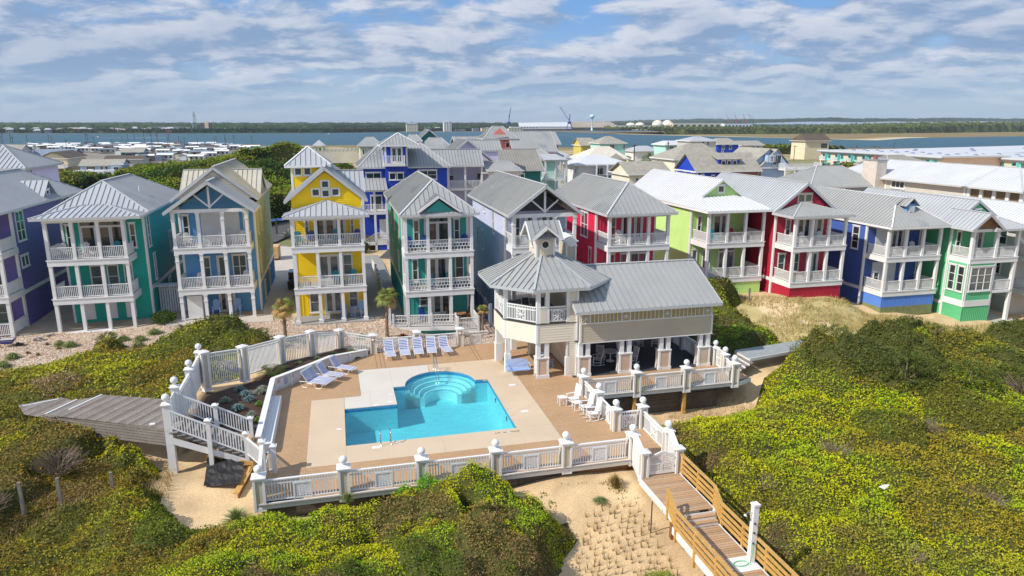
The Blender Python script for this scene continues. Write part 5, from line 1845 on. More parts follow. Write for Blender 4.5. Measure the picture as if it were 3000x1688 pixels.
T = Thing('garden_wall', 'white boarded retaining wall of the planted bed beside the pool', 'wall', -3,44, ZD)
wl_ = [(-4.55,34.45,1.22),(-4.5,42.85,1.25),(-2.62,44.7,1.25),(-1.1,46.5,1.2),(1.4,48.45, .85)]
for (a, b, z),(a2, b2, z2) in zip(wl_[:-1], wl_[1:]):
 F = Face((a, b),(a2, b2)) if a2 > a + .3 else Face((a2, b2),(a, b))
 F = Face((a, b),(a2, b2))
 k = 5
 for i in range(k):
  za, zb2 = ZD - .1 + (z - ZD) * i / k, ZD - .1 + (z - ZD) * (i + 1) / k - .006
  zc2, zd2 = ZD - .1 + (z2 - ZD) * i / k, ZD - .1 + (z2 - ZD) * (i + 1) / k - .006
  mb = MB()
  c = [F.pt(0, za, 0), F.pt(F.L, zc2,0), F.pt(F.L, zc2, .06), F.pt(0, za, .06), F.pt(0, zb2,0), F.pt(F.L, zd2,0), F.pt(F.L, zd2, .06), F.pt(0, zb2, .06)]
  mb.add(c, [(0,1,2,3),(4,7,6,5),(0,4,5,1),(1,5,6,2),(2,6,7,3),(3,7,4,0)])
  T.part('wall_board', mb, 'trim')
 cp = MB(); cp.bar((a, b, z - .02),(a2, b2, z2 - .02), .3, .06)
 T.part('wall_cap', cp, 'white')
 n = max(1, int(F.L / 1.3))
 for i in range(n + 1):
  t_ = min(max(i / n, .03), .97)
  x = F.L * t_
  T.part('wall_stud', MB().face_box(F, x - .06, x + .06, ZD, z + (z2 - z) * t_ - .06, .061, .14), 'white')
T = Thing('bench', 'long white built-in bench along the planted bed', 'bench', -4.2,37.6, ZD)
for i in range(4):
 T.part('slat', MB().box(-4.48 + i * .145,-4.345 + i * .145,34.25,40.9, .80, .84), 'white')
T.part('bench_front', MB().box(-3.93,-3.88,34.25,40.9, ZD, .79), 'trim')
T.part('bench_end', MB().box(-4.48,-3.93,34.25,34.3, ZD, .79), 'trim')
T = Thing('rules_board', 'faded pool rules board with red heading and blue lines of text', 'sign', -4.0,43.3, ZD)
F = Face((-4.45,42.9),(-2.65,44.67))
n0 = F.n
T.part('board', MB().face_box(F, .1,2.0, .55,1.12, .075, .09), 'trim')
red = mat('red_sign_ink', lin(214,96,70), .6, .2,20)
blu = mat('blue_sign_ink', lin(88,112,178), .6, .2,20)
sg = MB()
for i in range(3):
 sg.face_box(F, .18, .42 - .04 * (i % 2), 1.0 - i * .07,1.04 - i * .07, .0901, .093)
T.part('red_lettering', sg, red, kind='stuff')
sg = MB()
for i in range(14):
 sg.face_box(F, .68, .95 + .1 * ((i * 7) % 3) / 2,1.06 - i * .034,1.075 - i * .034, .0901, .093)
for i in range(3):
 sg.face_box(F, 1.15,1.5 - .06 * (i % 2), 1.04 - i * .07,1.07 - i * .07, .0901, .093)
T.part('blue_lettering', sg, blu, kind='stuff')
hp = []
for k in range(90):
 t = k / 90 * 2 * math.pi * 6
 rr = .18 + .09 * math.sin(k * 1.7)
 q = .62 + rr * math.cos(t) * .8
 F2 = Face((-2.62,44.7),(-1.1,46.5))
 hp.append(F2.pt(.35 + rr * math.cos(t), .78 + .32 * math.sin(t), .16 + .03 * math.sin(k)))
single('garden_hose', MB().tube(hp, .018,5), mat('dark_green_hose', lin(46,130,60), .5, .1), 'coiled green hose hanging on the white garden wall by the loungers', 'hose', -2.4,45, ZD)

mb = MB()
T = Thing('tarp', 'crumpled black tarp lying on the sand beside the staircase', 'tarp', -6.1,32.9,0)
q0, q1_, q2_, q3_ = (-7.0,34.6, .28),(-5.15,33.55, .30),(-5.2,31.95,-.05),(-6.9,32.5,-.22)
nn = 22
for i in range(nn + 1):
 for j in range(nn + 1):
  s_, t_ = i / nn, j / nn
  p = [((1 - s_) * (1 - t_) * q0[k] + s_ * (1 - t_) * q1_[k] + s_ * t_ * q2_[k] + (1 - s_) * t_ * q3_[k]) for k in range(3)]
  p[2] += .10 * float(vnoise(np.array(s_ * 5 + 3), np.array(t_ * 5)))+ .05 * float(vnoise(np.array(s_ * 14), np.array(t_ * 9 + 5)))
  mb.v.append(tuple(p))
for i in range(nn):
 for j in range(nn):
  k = i * (nn + 1) + j
  mb.f.append((k, k + nn + 1, k + nn + 2, k + 1))
T.part('tarp_sheet', mb, 'tarp')
T = Thing('retaining_board', 'raw golden lumber boards edging the sand below the staircase', 'lumber', -5.2,33,0)
T.part('plank', MB().bar((-7.2,34.95, .15),(-4.75,33.6, .12), .05, .34), 'wood_new')
T.part('plank', MB().bar((-4.85,33.4, .15),(-5.35,31.5,-.2), .28, .05), 'wood_new')
T.part('plank', MB().bar((-4.78,33.4, .0),(-5.25,31.5,-.45), .05, .4), 'wood_dk')

# ---- boardwalks
def boards(T, poly, z, sp=.145, gap=.018, m='wood_gr', axis=1, ang=0.0, t=.035):
 c, s = math.cos(-ang), math.sin(-ang)
 q = [(x * c - y * s, x * s + y * c) for x, y in poly]
 lo, hi = min(p[axis] for p in q), max(p[axis] for p in q)
 n = max(1, int(round((hi - lo) / sp)))
 ci, si = math.cos(ang), math.sin(ang)
 for k in range(n):
  a, b = lo + (hi - lo) * k / n + gap / 2, lo + (hi - lo) * (k + 1) / n - gap / 2
  r = clip(clip(q, axis, a, False), axis, b, True)
  if len(r) < 3:
   continue
  r = [(x * ci - y * si, x * si + y * ci) for x, y in r]
  j = random.uniform(-.003, .003)
  mm = m if m not in ('wood_gr', 'comp') else (m, m + '2', m + '3')[(k * 7 + (k // 3) * 5) % 3]
  T.part('board', MB().prism(r, z - t, z + j), mm)

T = Thing('boardwalk', 'weathered grey boardwalk with side planking above the dune shrubs', 'boardwalk', -12,37.5,2.1)
bwp = [(-8.6,34.45),(-8.6,38.1),(-13.1,40.07),(-14.04,38.34),(-14.0,37.35)]
ang_ = math.atan2(38.0 - 34.5,-15.2 + 8.6)
boards(T, [(-8.6,34.45),(-8.6,38.1),(-13.1,40.07),(-14.55,37.55)], 2.1, m='wood_gr', axis=0, ang=ang_)
boards(T, [(-14.6,37.58),(-13.15,40.1),(-14.27,39.9),(-15.2,38.0)], 2.0, m='wood_gr', axis=0, ang=ang_)
boards(T, [(-15.3,38.1),(-14.3,40.0),(-15.4,40.9),(-17.2,40.2),(-16.4,38.8)], 1.85, m='wood_gr', axis=0, ang=ang_)
for (a, b, z) in (((-13.1,40.07),(-14.1,38.2), 2.11),((-14.27,39.9),(-15.2,38.05), 2.01),((-15.4,40.6),(-16.9,39.95), 1.87)):
 T.part('white_nosing', MB().bar((*a, z),(*b, z), .09, .03), 'white')
F = Face((-15.2,38.0),(-8.62,34.42))
for i in range(6):
 T.part('side_plank', MB().face_box(F, 0, F.L, 2.06 - (i + 1) * .15 + .03,2.06 - i * .15,-.05, .0), 'wood_gr')
T.part('tie_plate', MB().box(-9.6,-9.35,35.1,35.3,2.1,2.13), 'white')

T = Thing('boardwalk', 'brown decked beach boardwalk with three steps leading down from the pool gate', 'boardwalk', 14,24, ZD)
boards(T, [(13.02,24.15),(14.95,24.15),(14.95,27.38),(13.02,27.38)], ZD, m='comp')
boards(T, [(13.0,14.0),(14.95,14.0),(14.95,20.5),(13.0,20.5)], -.1, m='comp')
boards(T, [(13.0,20.5),(13.98,20.5),(13.98,21.4),(13.0,21.4)], -.1, m='comp')
boards(T, [(13.0,21.4),(14.95,21.4),(14.95,23.62),(13.0,23.62)], -.1, m='comp')
for i in range(10):
 T.part('shower_plank', MB().box(13.99,14.93,20.5 + i * .09,20.5 + i * .09 + .082,-.13,-.085), 'white')
for k, (w, z) in enumerate(((24.02, .36),(23.84, .23),(23.66, .06))):
 T.part('riser', MB().box(13.02,14.95, w, w + .03, z - .17, z - .04), 'white')
for k, (w0, w1_3, z) in enumerate(((23.83,24.12, .24),(23.64,23.9, .075))):
 T.part('tread', MB().box(13.02,14.95, w0, w1_3, z - .04, z), 'comp')
for u in (12.97,14.98):
 T.part('side_fascia', MB().box(u - .025, u + .025,24.0,27.3, ZD - .32, ZD + .005), 'white')
 T.part('side_fascia', MB().box(u - .025, u + .025,14.0,23.95,-.42,-.095), 'white')
for w in (15.5,18.5,21.0,24.3):
 for u in (13.15,14.8):
  T.part('pile', MB().box(u - .09, u + .09, w - .09, w + .09,-3.4,-.14), 'wood_dk')
ug = 14.95

def timber_rail(T, u, pts, posts):
 for (w0, z0),(w1, z1) in zip(pts[:-1], pts[1:]):
  T.part('top_rail', MB().bar((u, w0, z0),(u, w1, z1), .15, .045), 'wood_new')
  for d in (.30, .55, .78):
   T.part('side_rail', MB().bar((u, w0, z0 - d),(u, w1, z1 - d), .045, .13), 'wood_new')
 for w, z0, z1 in posts:
  T.part('rail_post', MB().box(u - .05 + .075, u + .05 + .075, w - .05, w + .05, z0, z1), 'wood_new')

T = Thing('handrail', 'golden timber handrail from the gate down the shower side of the boardwalk', 'railing', 14.98,22,0)
timber_rail(T, 14.98, [(27.2,1.42),(24.2,1.42),(23.6, .95),(14.0, .95)], [(27.15, .0,1.4),(25.7, .0,1.4),(24.25, .0,1.4),(23.6,-.6, .93)] + [(w, -.7, .93) for w in (22.0,20.4,18.8,17.2,15.6)])
T = Thing('handrail', 'golden timber handrail on the sand side of the boardwalk steps', 'railing', 12.95,20,0)
timber_rail(T, 12.86, [(24.45,1.42),(24.2,1.40),(23.6, .95),(14.0, .95)], [(24.4, .0,1.4),(23.6,-.6, .93)] + [(w, -.7, .93) for w in (22.0,20.4,18.8,17.2,15.6)])
T = Thing('shower_post', 'white outdoor shower post beside the lower boardwalk', 'shower', 14.82,21.0,-.1)
T.part('post', MB().box(14.70,14.92,20.9,21.12,-.1,2.35), 'white')
T.part('post_cap', MB().box(14.67,14.95,20.87,21.15,2.35,2.42), 'white')
T.part('shower_arm', MB().tube([(14.7,21.0,2.05),(14.5,21.0,2.1),(14.42,21.0,2.02)], .018,6), 'steel')
T.part('shower_head', MB().tube([(14.42,21,2.02),(14.40,21,1.96)], [.03, .07], 10), 'white')
for z in (1.6,1.2, .75):
 T.part('valve', MB().box(14.74,14.80,20.86,20.899, z, z + .07), 'pipe')
hp = [(14.8,20.85, .8),(14.72,20.8, .3),(14.66,20.82,-.05)] + [(14.35 + .3 * math.cos(t), 20.95 + .16 * math.sin(t) * 1.0,-.055) for t in np.linspace(0,2 * math.pi * 1.1,22)]
single('garden_hose', MB().tube(hp, .015,5), 'hose', 'pale green hose looped on the white slats under the shower post', 'hose', 14.5,20.9,-.05)
single('stake', MB().tube([(12.35,24.7,-.9),(12.35,24.7, .75)], .028,8), 'pipe', 'thin dark metal stake in the sand beside the boardwalk', 'stake', 12.35,24.7,-.9)
T = Thing('boardwalk', 'pale boardwalk with white fronted steps rising beyond the pavilion terrace', 'boardwalk', 27,40.5,1.0)
for k, (a, z) in enumerate(((25.55, .55),(25.85, .72),(26.15, .88))):
 T.part('tread', MB().box(a, a + .34,39.1 - k * .0,41.1, z - .05, z), 'wood_gr')
 T.part('riser', MB().box(a + .0, a + .03,39.1,41.1, z - .17, z - .051), 'white')
boards(T, [(26.45,39.6),(26.45,41.4),(33.0,42.4),(33.0,40.8)], 1.05, sp=.3, m='wood_pale', axis=0)
T.part('side_fascia', MB().bar((26.45,39.58, .95),(33,40.78, .95), .05, .2), 'white')
T.part('riser', MB().box(26.42,26.449,39.6,41.4, .85,1.0), 'white')
T = Thing('retaining_wall', 'small green timber corner wall beside the crimson house', 'retaining wall', 42,57.6, .2)
T.part('board', MB().bar((41.1,57.5, .12),(42.3,56.9, .12), .08, .4), mat('green_bulkhead_boards', lin(128,136,92), .85))
T.part('board', MB().bar((42.3,56.9, .12),(42.6,56.1, .12), .08, .4), M.get('gb', mat('green_bulkhead_boards', lin(128,136,92), .85)))
single('marker_post', MB().box(37.2,37.34,56.6,56.74, gz(37.3,56.7) - .2, gz(37.3,56.7) + 1.3), 'wood_gr', 'lone weathered post in the dune grass near the lime house', 'post', 37.3,56.7,0)
T = Thing('drain_fence', 'tall pale slatted screen between the teal and sky blue houses', 'fence', -15.2,66.5,0)
for i in range(13):
 T.part('slat', MB().box(-16.0 + i * .2,-15.86 + i * .2,66.5,66.54,0,2.3), 'trim')
T.part('rail', MB().box(-16.0,-13.45,66.541,66.6,2.0,2.1), 'trim')
T.part('pergola_roof', MB().box(-16.0,-13.5,65.6,66.9,2.5,2.55), 'trim')
T = Thing('side_fence', 'long white panel fence along the ramp between yellow and sea green houses', 'fence', 3.6,68,0)
for k, (a, b) in enumerate((((3.45,80.0),(3.6,76.0)),((3.62,76.0),(3.7,57.5)))):
 n = max(1, int(math.dist(a, b) / 2.3))
 for i in range(n):
  p = [a[j] + (b[j] - a[j]) * i / n for j in (0,1)]
  q = [a[j] + (b[j] - a[j]) * (i + 1) / n for j in (0,1)]
  T.part('fence_panel', MB().bar((*p, .72),(*q, .72), .05,1.3), 'white')
  T.part('fence_post', MB().box(p[0] - .08, p[0] + .08, p[1] - .08, p[1] + .08,0,1.6), 'white')
T.part('fence_post', MB().box(3.6,3.8,57.3,57.5,-.2,1.4), 'white')
T = Thing('side_fence', 'dark blue shaded fence between the sea green and lavender houses', 'fence', 12.5,64,-.6)
for i in range(7):
 w = 56.5 + i * 2.4
 T.part('fence_panel', MB().bar((12.2, w, .5),(12.2, w + 2.4, .5), .05,1.5), 'bluegrey')
 T.part('fence_post', MB().box(12.1,12.3, w - .1, w + .1,-.6,1.5), 'bluegrey')

# ---- pool pavilion with two storey gazebo tower
PV_ = Thing('pavilion', 'cream open-sided pool pavilion with standing seam roof', 'pavilion', 19,44, ZD)
T = PV_
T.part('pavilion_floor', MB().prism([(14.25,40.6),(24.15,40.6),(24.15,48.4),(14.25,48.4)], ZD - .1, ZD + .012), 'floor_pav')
for j, (a, b) in enumerate(((14.57,15.42),(17.42,18.31),(20.25,21.12),(23.15,24.05))):
 F = Face((a, 40.6),(b, 40.6))
 W_ = b - a
 mb = MB()
 for x0, x1 in ((0, .13),(W_ - .13, W_)):
  mb.box(a + x0, a + x1,40.6,40.73, ZD, 1.72)
  mb.box(a + x0, a + x1,41.02,41.15, ZD, 1.72)
 mb.box(a - .03, b + .03,40.57,41.18,1.721,1.80)
 mb.box(a - .04, a + .16,40.56,40.76, ZD, ZD + .22); mb.box(b - .16, b + .04,40.56,40.76, ZD, ZD + .22)
 mb.box(a + .161, b - .161,40.58,40.7, ZD, ZD + .18)
 pp = T.part('pedestal', mb, 'white')
 for k in range(7):
  z0 = ZD + .2 + k * .163
  T.part('siding_board', MB().slab([(a + .13,40.645, z0),(b - .13,40.645, z0),(b - .13,40.625, z0),(a + .13,40.625, z0)], .01) if False else MB().box(a + .13, b - .13,40.62 + .004 * (k % 2), 41.12, z0, z0 + .155), 'cream_p' if j == 3 else mat('tan_siding_paint', lin(206,180,158), .6, .05), parent=pp)
 for x0 in (a + .04, b - .32):
  T.part('column', MB().box(x0, x0 + .28,40.66,40.94,1.801,2.77), 'white')
F = Face((14.6,40.6),(24.05,40.6))
k = 7
for i in range(k):
 z0 = 2.77 + 1.2 * i / k
 mb = MB(); lap_siding(mb, F, [(.12, z0),(F.L - .12, z0),(F.L - .12, z0 + 1.2 / k),(.12, z0 + 1.2 / k)], exp=1.2 / k, lap=.03)
 T.part('siding_board', mb, 'cream_p')
T.part('wall_core', MB().box(14.6,24.05,40.602,40.75,2.72,4.9), 'cream_p')
T.part('lower_trim', MB().box(14.55,24.1,40.55,40.76,2.66,2.72), 'white')
T.part('frieze_sill', MB().box(14.6,24.05,40.53,40.599,3.975,4.05), 'white')
T.part('frieze_head', MB().box(14.6,24.05,40.53,40.599,4.62,4.9), 'white')
T.part('frieze_panel', MB().box(14.7,23.95,40.575,40.598,4.051,4.619), mat('olive_tan_panel', lin(176,162,116), .7, .06))
for x in (14.6,23.93):
 T.part('corner_board', MB().box(x, x + .12,40.54,40.60,2.72,3.974), 'white')
xs_ = ((14.66,15.32),(17.42,18.08),(20.36,21.0),(23.28,23.94))
for a, b in xs_:
 mb = MB()
 for x0, x1, z0, z1 in ((a, a + .06,4.051,4.619),(b - .06, b, 4.051,4.619)):
  mb.box(x0, x1,40.53,40.574, z0, z1)
 F2 = Face((a, 40.57),(b, 40.57)); c_ = (b - a) / 2
 for i in range(4):
  t = i * math.pi / 4
  r_ = .27 if i % 2 == 0 else .36
  mb.face_bar(F2, c_ - r_ * math.cos(t), 4.335 - r_ * math.sin(t) * .95, c_ + r_ * math.cos(t), 4.335 + r_ * math.sin(t) * .95, .035, .002 + i * .002, .03 + i * .002)
 T.part('star_panel', mb, 'white')
for (a0, b0),(a1, b1) in zip(xs_[:-1], xs_[1:]):
 n = 8
 for i in range(1, n):
  x = b0 + (a1 - b0) * i / n
  T.part('frieze_slat', MB().box(x - .02, x + .02,40.54,40.574,4.051,4.619), 'white')
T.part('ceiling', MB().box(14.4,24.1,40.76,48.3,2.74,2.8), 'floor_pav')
Fr = Face((24.05,40.6),(24.05,48.2)); Fl2 = Face((24.02,48.2),(14.6,48.2))
wall(T, Fr, 2.77,4.95, 'cream'); wall(T, Fl2,2.77,4.95, 'cream')
gm = MB(); lap_siding(gm, Fr, [(0,4.95),(7.6,4.95),(3.6,6.95)]); T.part('gable_wall', gm, 'cream')
for u, w in ((23.85,44.2),(23.85,48.0),(20.6,48.0),(17.8,48.0),(14.8,48.0)):
 T.part('column', MB().box(u - .16, u + .16, w - .16, w + .16, ZD, 2.74), 'trim')
for p, q in (((23.95,41.2),(23.95,44.0)),((23.95,44.4),(23.95,47.8)),((20.8,48.05),(23.6,48.05)),((18.0,48.05),(20.4,48.05)),((15,48.05),(17.6,48.05))):
 fence_panel(T, p, q, ZD, h=1.1, mid='star', half=.02)
cross_roof(T, 14.15,24.35,40.0,48.4,4.97,7.08, 'roof', panels=True, sp=.44)
T.part('back_roof_link', MB().box(14.3,14.6,41.0,48.0,4.0,5.3), 'cream')

T = Thing('gazebo_tower', 'cream octagonal gazebo tower with cupola over the pool deck', 'gazebo', 13.2,44.4, ZD)
VX = [(10.12,45.6),(10.12,42.8),(11.85,41.0),(14.5,41.0)]
VB = [(14.5,47.7),(11.85,47.7),(10.12,45.6)]
allF = [Face(VX[0], VX[1]), Face(VX[1], VX[2]), Face(VX[2], VX[3]), Face((14.5,47.7),(11.85,47.7)), Face((11.85,47.7),(10.12,45.6))]
for F in allF:
 k = 7
 for i in range(k):
  z0 = 2.8 + 1.22 * i / k
  mb = MB(); lap_siding(mb, F, [(.1, z0),(F.L - .1, z0),(F.L - .1, z0 + 1.22 / k),(.1, z0 + 1.22 / k)], exp=1.22 / k, lap=.03)
  T.part('siding_board', mb, 'ivory')
 T.part('band_core', MB().face_box(F, 0, F.L, 2.76,4.02,-.15,0), 'ivory')
 T.part('corner_board', MB().face_box(F, 0, .1,2.76,4.02,0, .045), 'white')
 T.part('corner_board', MB().face_box(F, F.L - .1, F.L, 2.76,4.02,0, .045), 'white')
 T.part('floor_edge', MB().face_box(F, -.03, F.L + .03,4.021,4.07,-.12, .06), 'pipe')
T.part('upper_floor', MB().prism([(10.2,45.5),(10.2,42.85),(11.9,41.1),(14.5,41.1),(14.5,47.6),(11.9,47.6)], 3.9,4.065), 'floor_dk')
T.part('lower_ceiling', MB().prism([(10.3,45.4),(10.3,42.95),(11.95,41.2),(14.4,41.2),(14.4,47.5),(11.95,47.5)], 2.80,2.84), 'cream')
col_pts = [(10.22,45.5),(10.22,42.9),(10.42,42.6),(11.95,41.12),(12.6,41.12),(13.95,41.12),(11.95,47.55)]
for (u, w) in [(10.25,45.45),(10.24,42.85),(11.97,41.14),(12.56,41.14),(13.98,41.14),(11.97,47.5)]:
 T.part('column', MB().box(u - .13, u + .13, w - .13, w + .13,4.07,6.3), 'white')
for (u, w, s_) in ((10.3,45.2, .24),(10.36,42.75, .2),(13.95,41.12, .12),(11.9,47.3, .2)):
 mb = MB().box(u - s_ + .05, u + s_ - .05, w - s_ + .05, w + s_ - .05, ZD, 2.79)
 mb.box(u - s_, u + s_, w - s_, w + s_, ZD, 1.7)
 T.part('column', mb, 'white')
mb = MB()
a, b = 11.86,12.70
for x in (a, b - .13):
 mb.box(x, x + .13,41.0,41.13, ZD, 1.72); mb.box(x, x + .13,41.5,41.63, ZD, 1.72)
mb.box(a - .03, b + .03,40.97,41.66,1.721,1.79); mb.box(a - .03, b + .03,40.96,41.05, ZD, ZD + .2)
mb.box(a, a + .27,41.03,41.3,1.791,2.8); mb.box(b - .27, b, 41.03,41.3,1.791,2.8)
pd_ = T.part('pedestal', mb, 'white')
for k in range(7):
 z0 = ZD + .2 + k * .163
 T.part('siding_board', MB().box(a + .13, b - .13,41.03 + .004 * (k % 2), 41.6, z0, z0 + .155), mat('tan_siding_paint', lin(206,180,158)), parent=pd_)
 T.part('siding_board', MB().box(a + .05 - .02 * (k % 2) * .2, a + .06,41.13,41.5, z0, z0 + .155), 'ivory', parent=pd_)
Fp = Face((12.0,41.0),(12.55,41.0))
for k in range(6):
 z0 = 4.1 + k * .17
 T.part('siding_board', MB().face_box(Fp, .08, .5, z0, z0 + .162,-.2,-.0 + .004 * (k % 2)), 'ivory')
T.part('pier_cap', MB().face_box(Fp, 0, .62,5.12,5.18,-.25, .03), 'white')
Fw = Face((14.05,41.0),(14.58,41.0)); wall(T, Fw, 4.07,6.3, 'ivory'); wall(T, Fw, ZD, 2.8, 'ivory')
T.part('corner_board', MB().box(14.5,14.62,40.9,41.05, ZD, 6.3), 'white')
T.part('stair_wall', MB().box(14.3,14.56,41.05,47.7, ZD, 2.79), 'cream'); T.part('stair_wall', MB().box(14.3,14.56,41.05,47.7,4.07,6.2), 'cream')
T.part('stair_wall', MB().box(12.6,14.3,45.8,45.95, ZD, 2.79), 'cream')
T.part('stair_skirt', MB().slab([(14.27,42.4, ZD),(14.27,45.4, ZD + 1.9),(14.27,45.4, ZD + 2.05),(14.27,42.2, ZD + .1)], .05, (-1,0,0)), 'white')
for F, a, b, st in ((Face(VX[1], VX[2]), .15,2.35, 'star'),(Face((12.7,41.0),(13.86,41.0)), 0,1.16, 'star'),(Face(VX[0], VX[1]), .2,2.6, 'star'),(Face((11.85,47.7),(10.12,45.6)), .2,2.5, None),(Face((14.2,47.7),(12.1,47.7)), .0,2.1, None)):
 p, q = F.pt(a, 0,-.1)[:2], F.pt(b, 0,-.1)[:2]
 ro = railing(T, p, q, 4.07,1.06, 'fence', 'white', sp=.12)
 if st:
  c_ = (a + b) / 2
  mb = MB()
  q_ = .36
  F3 = Face(F.pt(c_ - q_, 0,-.1)[:2], F.pt(c_ + q_, 0,-.1)[:2])
  for x0, x1, z0, z1 in ((0, .05,4.2,4.9),(.67, .72,4.2,4.9),(.05, .67,4.2,4.25),(.05, .67,4.85,4.9)):
   mb.face_box(F3, x0, x1, z0, z1,-.04, .04)
  for i in range(4):
   t = i * math.pi / 4
   r_ = .30 if i % 2 == 0 else .41
   mb.face_bar(F3, .36 - r_ * math.cos(t), 4.55 - r_ * math.sin(t), .36 + r_ * math.cos(t), 4.55 + r_ * math.sin(t), .04, .0 + i * .002, .05 + i * .002)
  T.part('star_panel', mb, 'white', parent=ro)
bm_ = MB()
ov = [(9.2,46.6),(9.2,42.7),(11.5,40.5),(15.25,40.5),(17.4,42.7),(17.4,46.3),(15.2,48.4),(11.5,48.4)]
ap = (13.2,44.35,8.45)
for i in range(3):
 p, q = VX[i], VX[i + 1]
 bm_.bar((*p, 6.28),(*q, 6.28), .2, .2)
T.part('header_beam', bm_, 'white')
mb = MB()
for i in range(8):
 p, q = ov[i], ov[(i + 1) % 8]
 fascia(mb, (*p, 6.42),(*q, 6.42), .18)
 ridge_cap(mb, (*p, 6.45), ap, .15, .05)
ro = T.part('roof', mb, mat('roof_trim_metal', lin(176,182,186), .4, .04))
for i in range(8):
 p, q = ov[i], ov[(i + 1) % 8]
 dn = ((p[0] + q[0]) / 2 - ap[0], (p[1] + q[1]) / 2 - ap[1])
 roof_face(T, ro, [(*p, 6.42),(*q, 6.42), ap], dn, 'roof', True, .42)
T.part('soffit', MB().prism(ov, 6.22,6.28), 'white')
cu = (12.47,13.75,43.5,45.0)
for F in (Face((cu[0], cu[2]),(cu[1], cu[2])), Face((cu[0], cu[3]),(cu[0], cu[2])), Face((cu[1], cu[2]),(cu[1], cu[3]))):
 mb = MB(); mb.face_box(F, 0, F.L, 7.7,9.25,-.05,0)
 cw = T.part('cupola_wall', mb, 'cream')
 T.part('corner_board', MB().face_box(F, 0, .1,7.7,9.25,0, .04), 'white', parent=cw)
 T.part('corner_board', MB().face_box(F, F.L - .1, F.L, 7.7,9.25,0, .04), 'white', parent=cw)
 c_ = F.L / 2
 ring = [F.pt(c_ + .27 * math.cos(t), 8.75 + .27 * math.sin(t), .03) for t in np.linspace(0,2 * math.pi, 25)]
 T.part('round_window', MB().tube(ring, .055,6, caps=False), 'white', parent=cw)
 T.part('pane', MB().tube([F.pt(c_, 8.75, .001), F.pt(c_, 8.75, .025)], .24,20), 'black', parent=cw)
mb = MB()
uz, wz = (cu[0] + cu[1]) / 2, (cu[2] + cu[3]) / 2
for p, q in (((11.95,43.0,9.2),(11.95, wz, 10.25)),((11.95,45.5,9.2),(11.95, wz, 10.25)),((14.25,43.0,9.2),(14.25, wz, 10.25)),((12.1,42.95,9.2),(uz, 42.95,10.0)),((14.1,42.95,9.2),(uz, 42.95,10.0))):
 fascia(mb, p, q, .15, .06)
cr = T.part('cupola_roof', mb, 'white')
roof_face(T, cr, [(11.95,43.05,9.2),(14.25,43.05,9.2),(14.25, wz, 10.25),(11.95, wz, 10.25)], (0,-1), 'roof', False, .4)
roof_face(T, cr, [(11.95,45.5,9.2),(14.25,45.5,9.2),(14.25, wz, 10.25),(11.95, wz, 10.25)], (0,1), 'roof', False, .4)
roof_face(T, cr, [(12.1,42.93,9.22),(uz, 42.93,10.02),(uz, wz - .1,10.02),(12.1,43.4,9.22)], (-1,0), 'roof', False, .4)
roof_face(T, cr, [(14.1,42.93,9.22),(uz, 42.93,10.02),(uz, wz - .1,10.02),(14.1,43.4,9.22)], (1,0), 'roof', False, .4)
F = Face((12.3,43.48),(13.92,43.48)); gm = MB(); gm.face_poly(F, [(0,9.2),(1.62,9.2),(.81,9.85)], -.02, .02); T.part('cupola_gable', gm, 'cream', parent=cr)
F = Face((cu[0] - .02,45.0),(cu[0] - .02,43.5)); gm = MB(); gm.face_poly(F, [(0,9.2),(1.5,9.2),(.75,10.1)], -.02, .02); T.part('cupola_gable', gm, 'cream', parent=cr)

T = Thing('chimney', 'cream panelled chimney pier with rounded white cap beside the cupola', 'chimney', 15.4,45.6,5.5)
mb = MB()
for x, y in ((15.02,44.9),(15.68,44.9),(15.02,46.38),(15.68,46.38)):
 mb.box(x, x + .1, y, y + .1,5.2,8.6)
mb.box(15.02,15.78,44.9,46.48,8.45,8.6)
T.part('chimney_corner', mb, 'white')
T.part('chimney_panel', MB().box(15.06,15.74,44.95,46.44,5.2,8.45), 'cream_p')
mb = MB(); mb.box(14.92,15.88,44.8,46.6,8.6,8.7); mb.tube([(15.4,44.85,8.66),(15.4,46.55,8.66)], .38,14)
T.part('chimney_cap', mb, 'white')

# ---- furniture
def make_rocker(m, label):
 T = Thing('rocking_chair', label, 'rocking chair')
 mb = MB()
 for i in range(6):
  mb.box(-.25, .25,-.24 + i * .085,-.17 + i * .085, .42 - i * .006, .44 - i * .006)
 T.part('seat', mb, m)
 for i in range(5):
  x = -.18 + i * .09
  T.part('back_slat', MB().bar((x, .26, .48),(x, .44,1.12), .065, .018, up=(0,1,0)), m)
 mb = MB(); mb.bar((-.26, .45,1.14),(.26, .45,1.14), .03, .09); mb.bar((-.26, .27, .46),(.26, .27, .46), .03, .06)
 T.part('back_rail', mb, m)
 for s in (-1,1):
  T.part('armrest', MB().bar((s * .29,-.28, .64),(s * .29, .33, .62), .1, .025), m)
  mb = MB(); mb.bar((s * .26,-.23, .06),(s * .26,-.23, .64), .05, .05); mb.bar((s * .26, .24, .05),(s * .26, .47,1.18), .05, .05); mb.bar((s * .26,-.23, .25),(s * .26, .26, .25), .03, .03)
  T.part('leg', mb, m)
  pts = [(s * .26, y, .03 + .16 * (y / .5) ** 2 * .5) for y in np.linspace(-.45, .55,9)]
  T.part('rocker', MB().tube(pts, .026,6), m)
 mb = MB(); mb.bar((-.26,-.23, .3),(.26,-.23, .3), .03, .04); mb.bar((-.26, .3, .3),(.26, .3, .3), .03, .04)
 T.part('stretcher', mb, m)
 return T.o

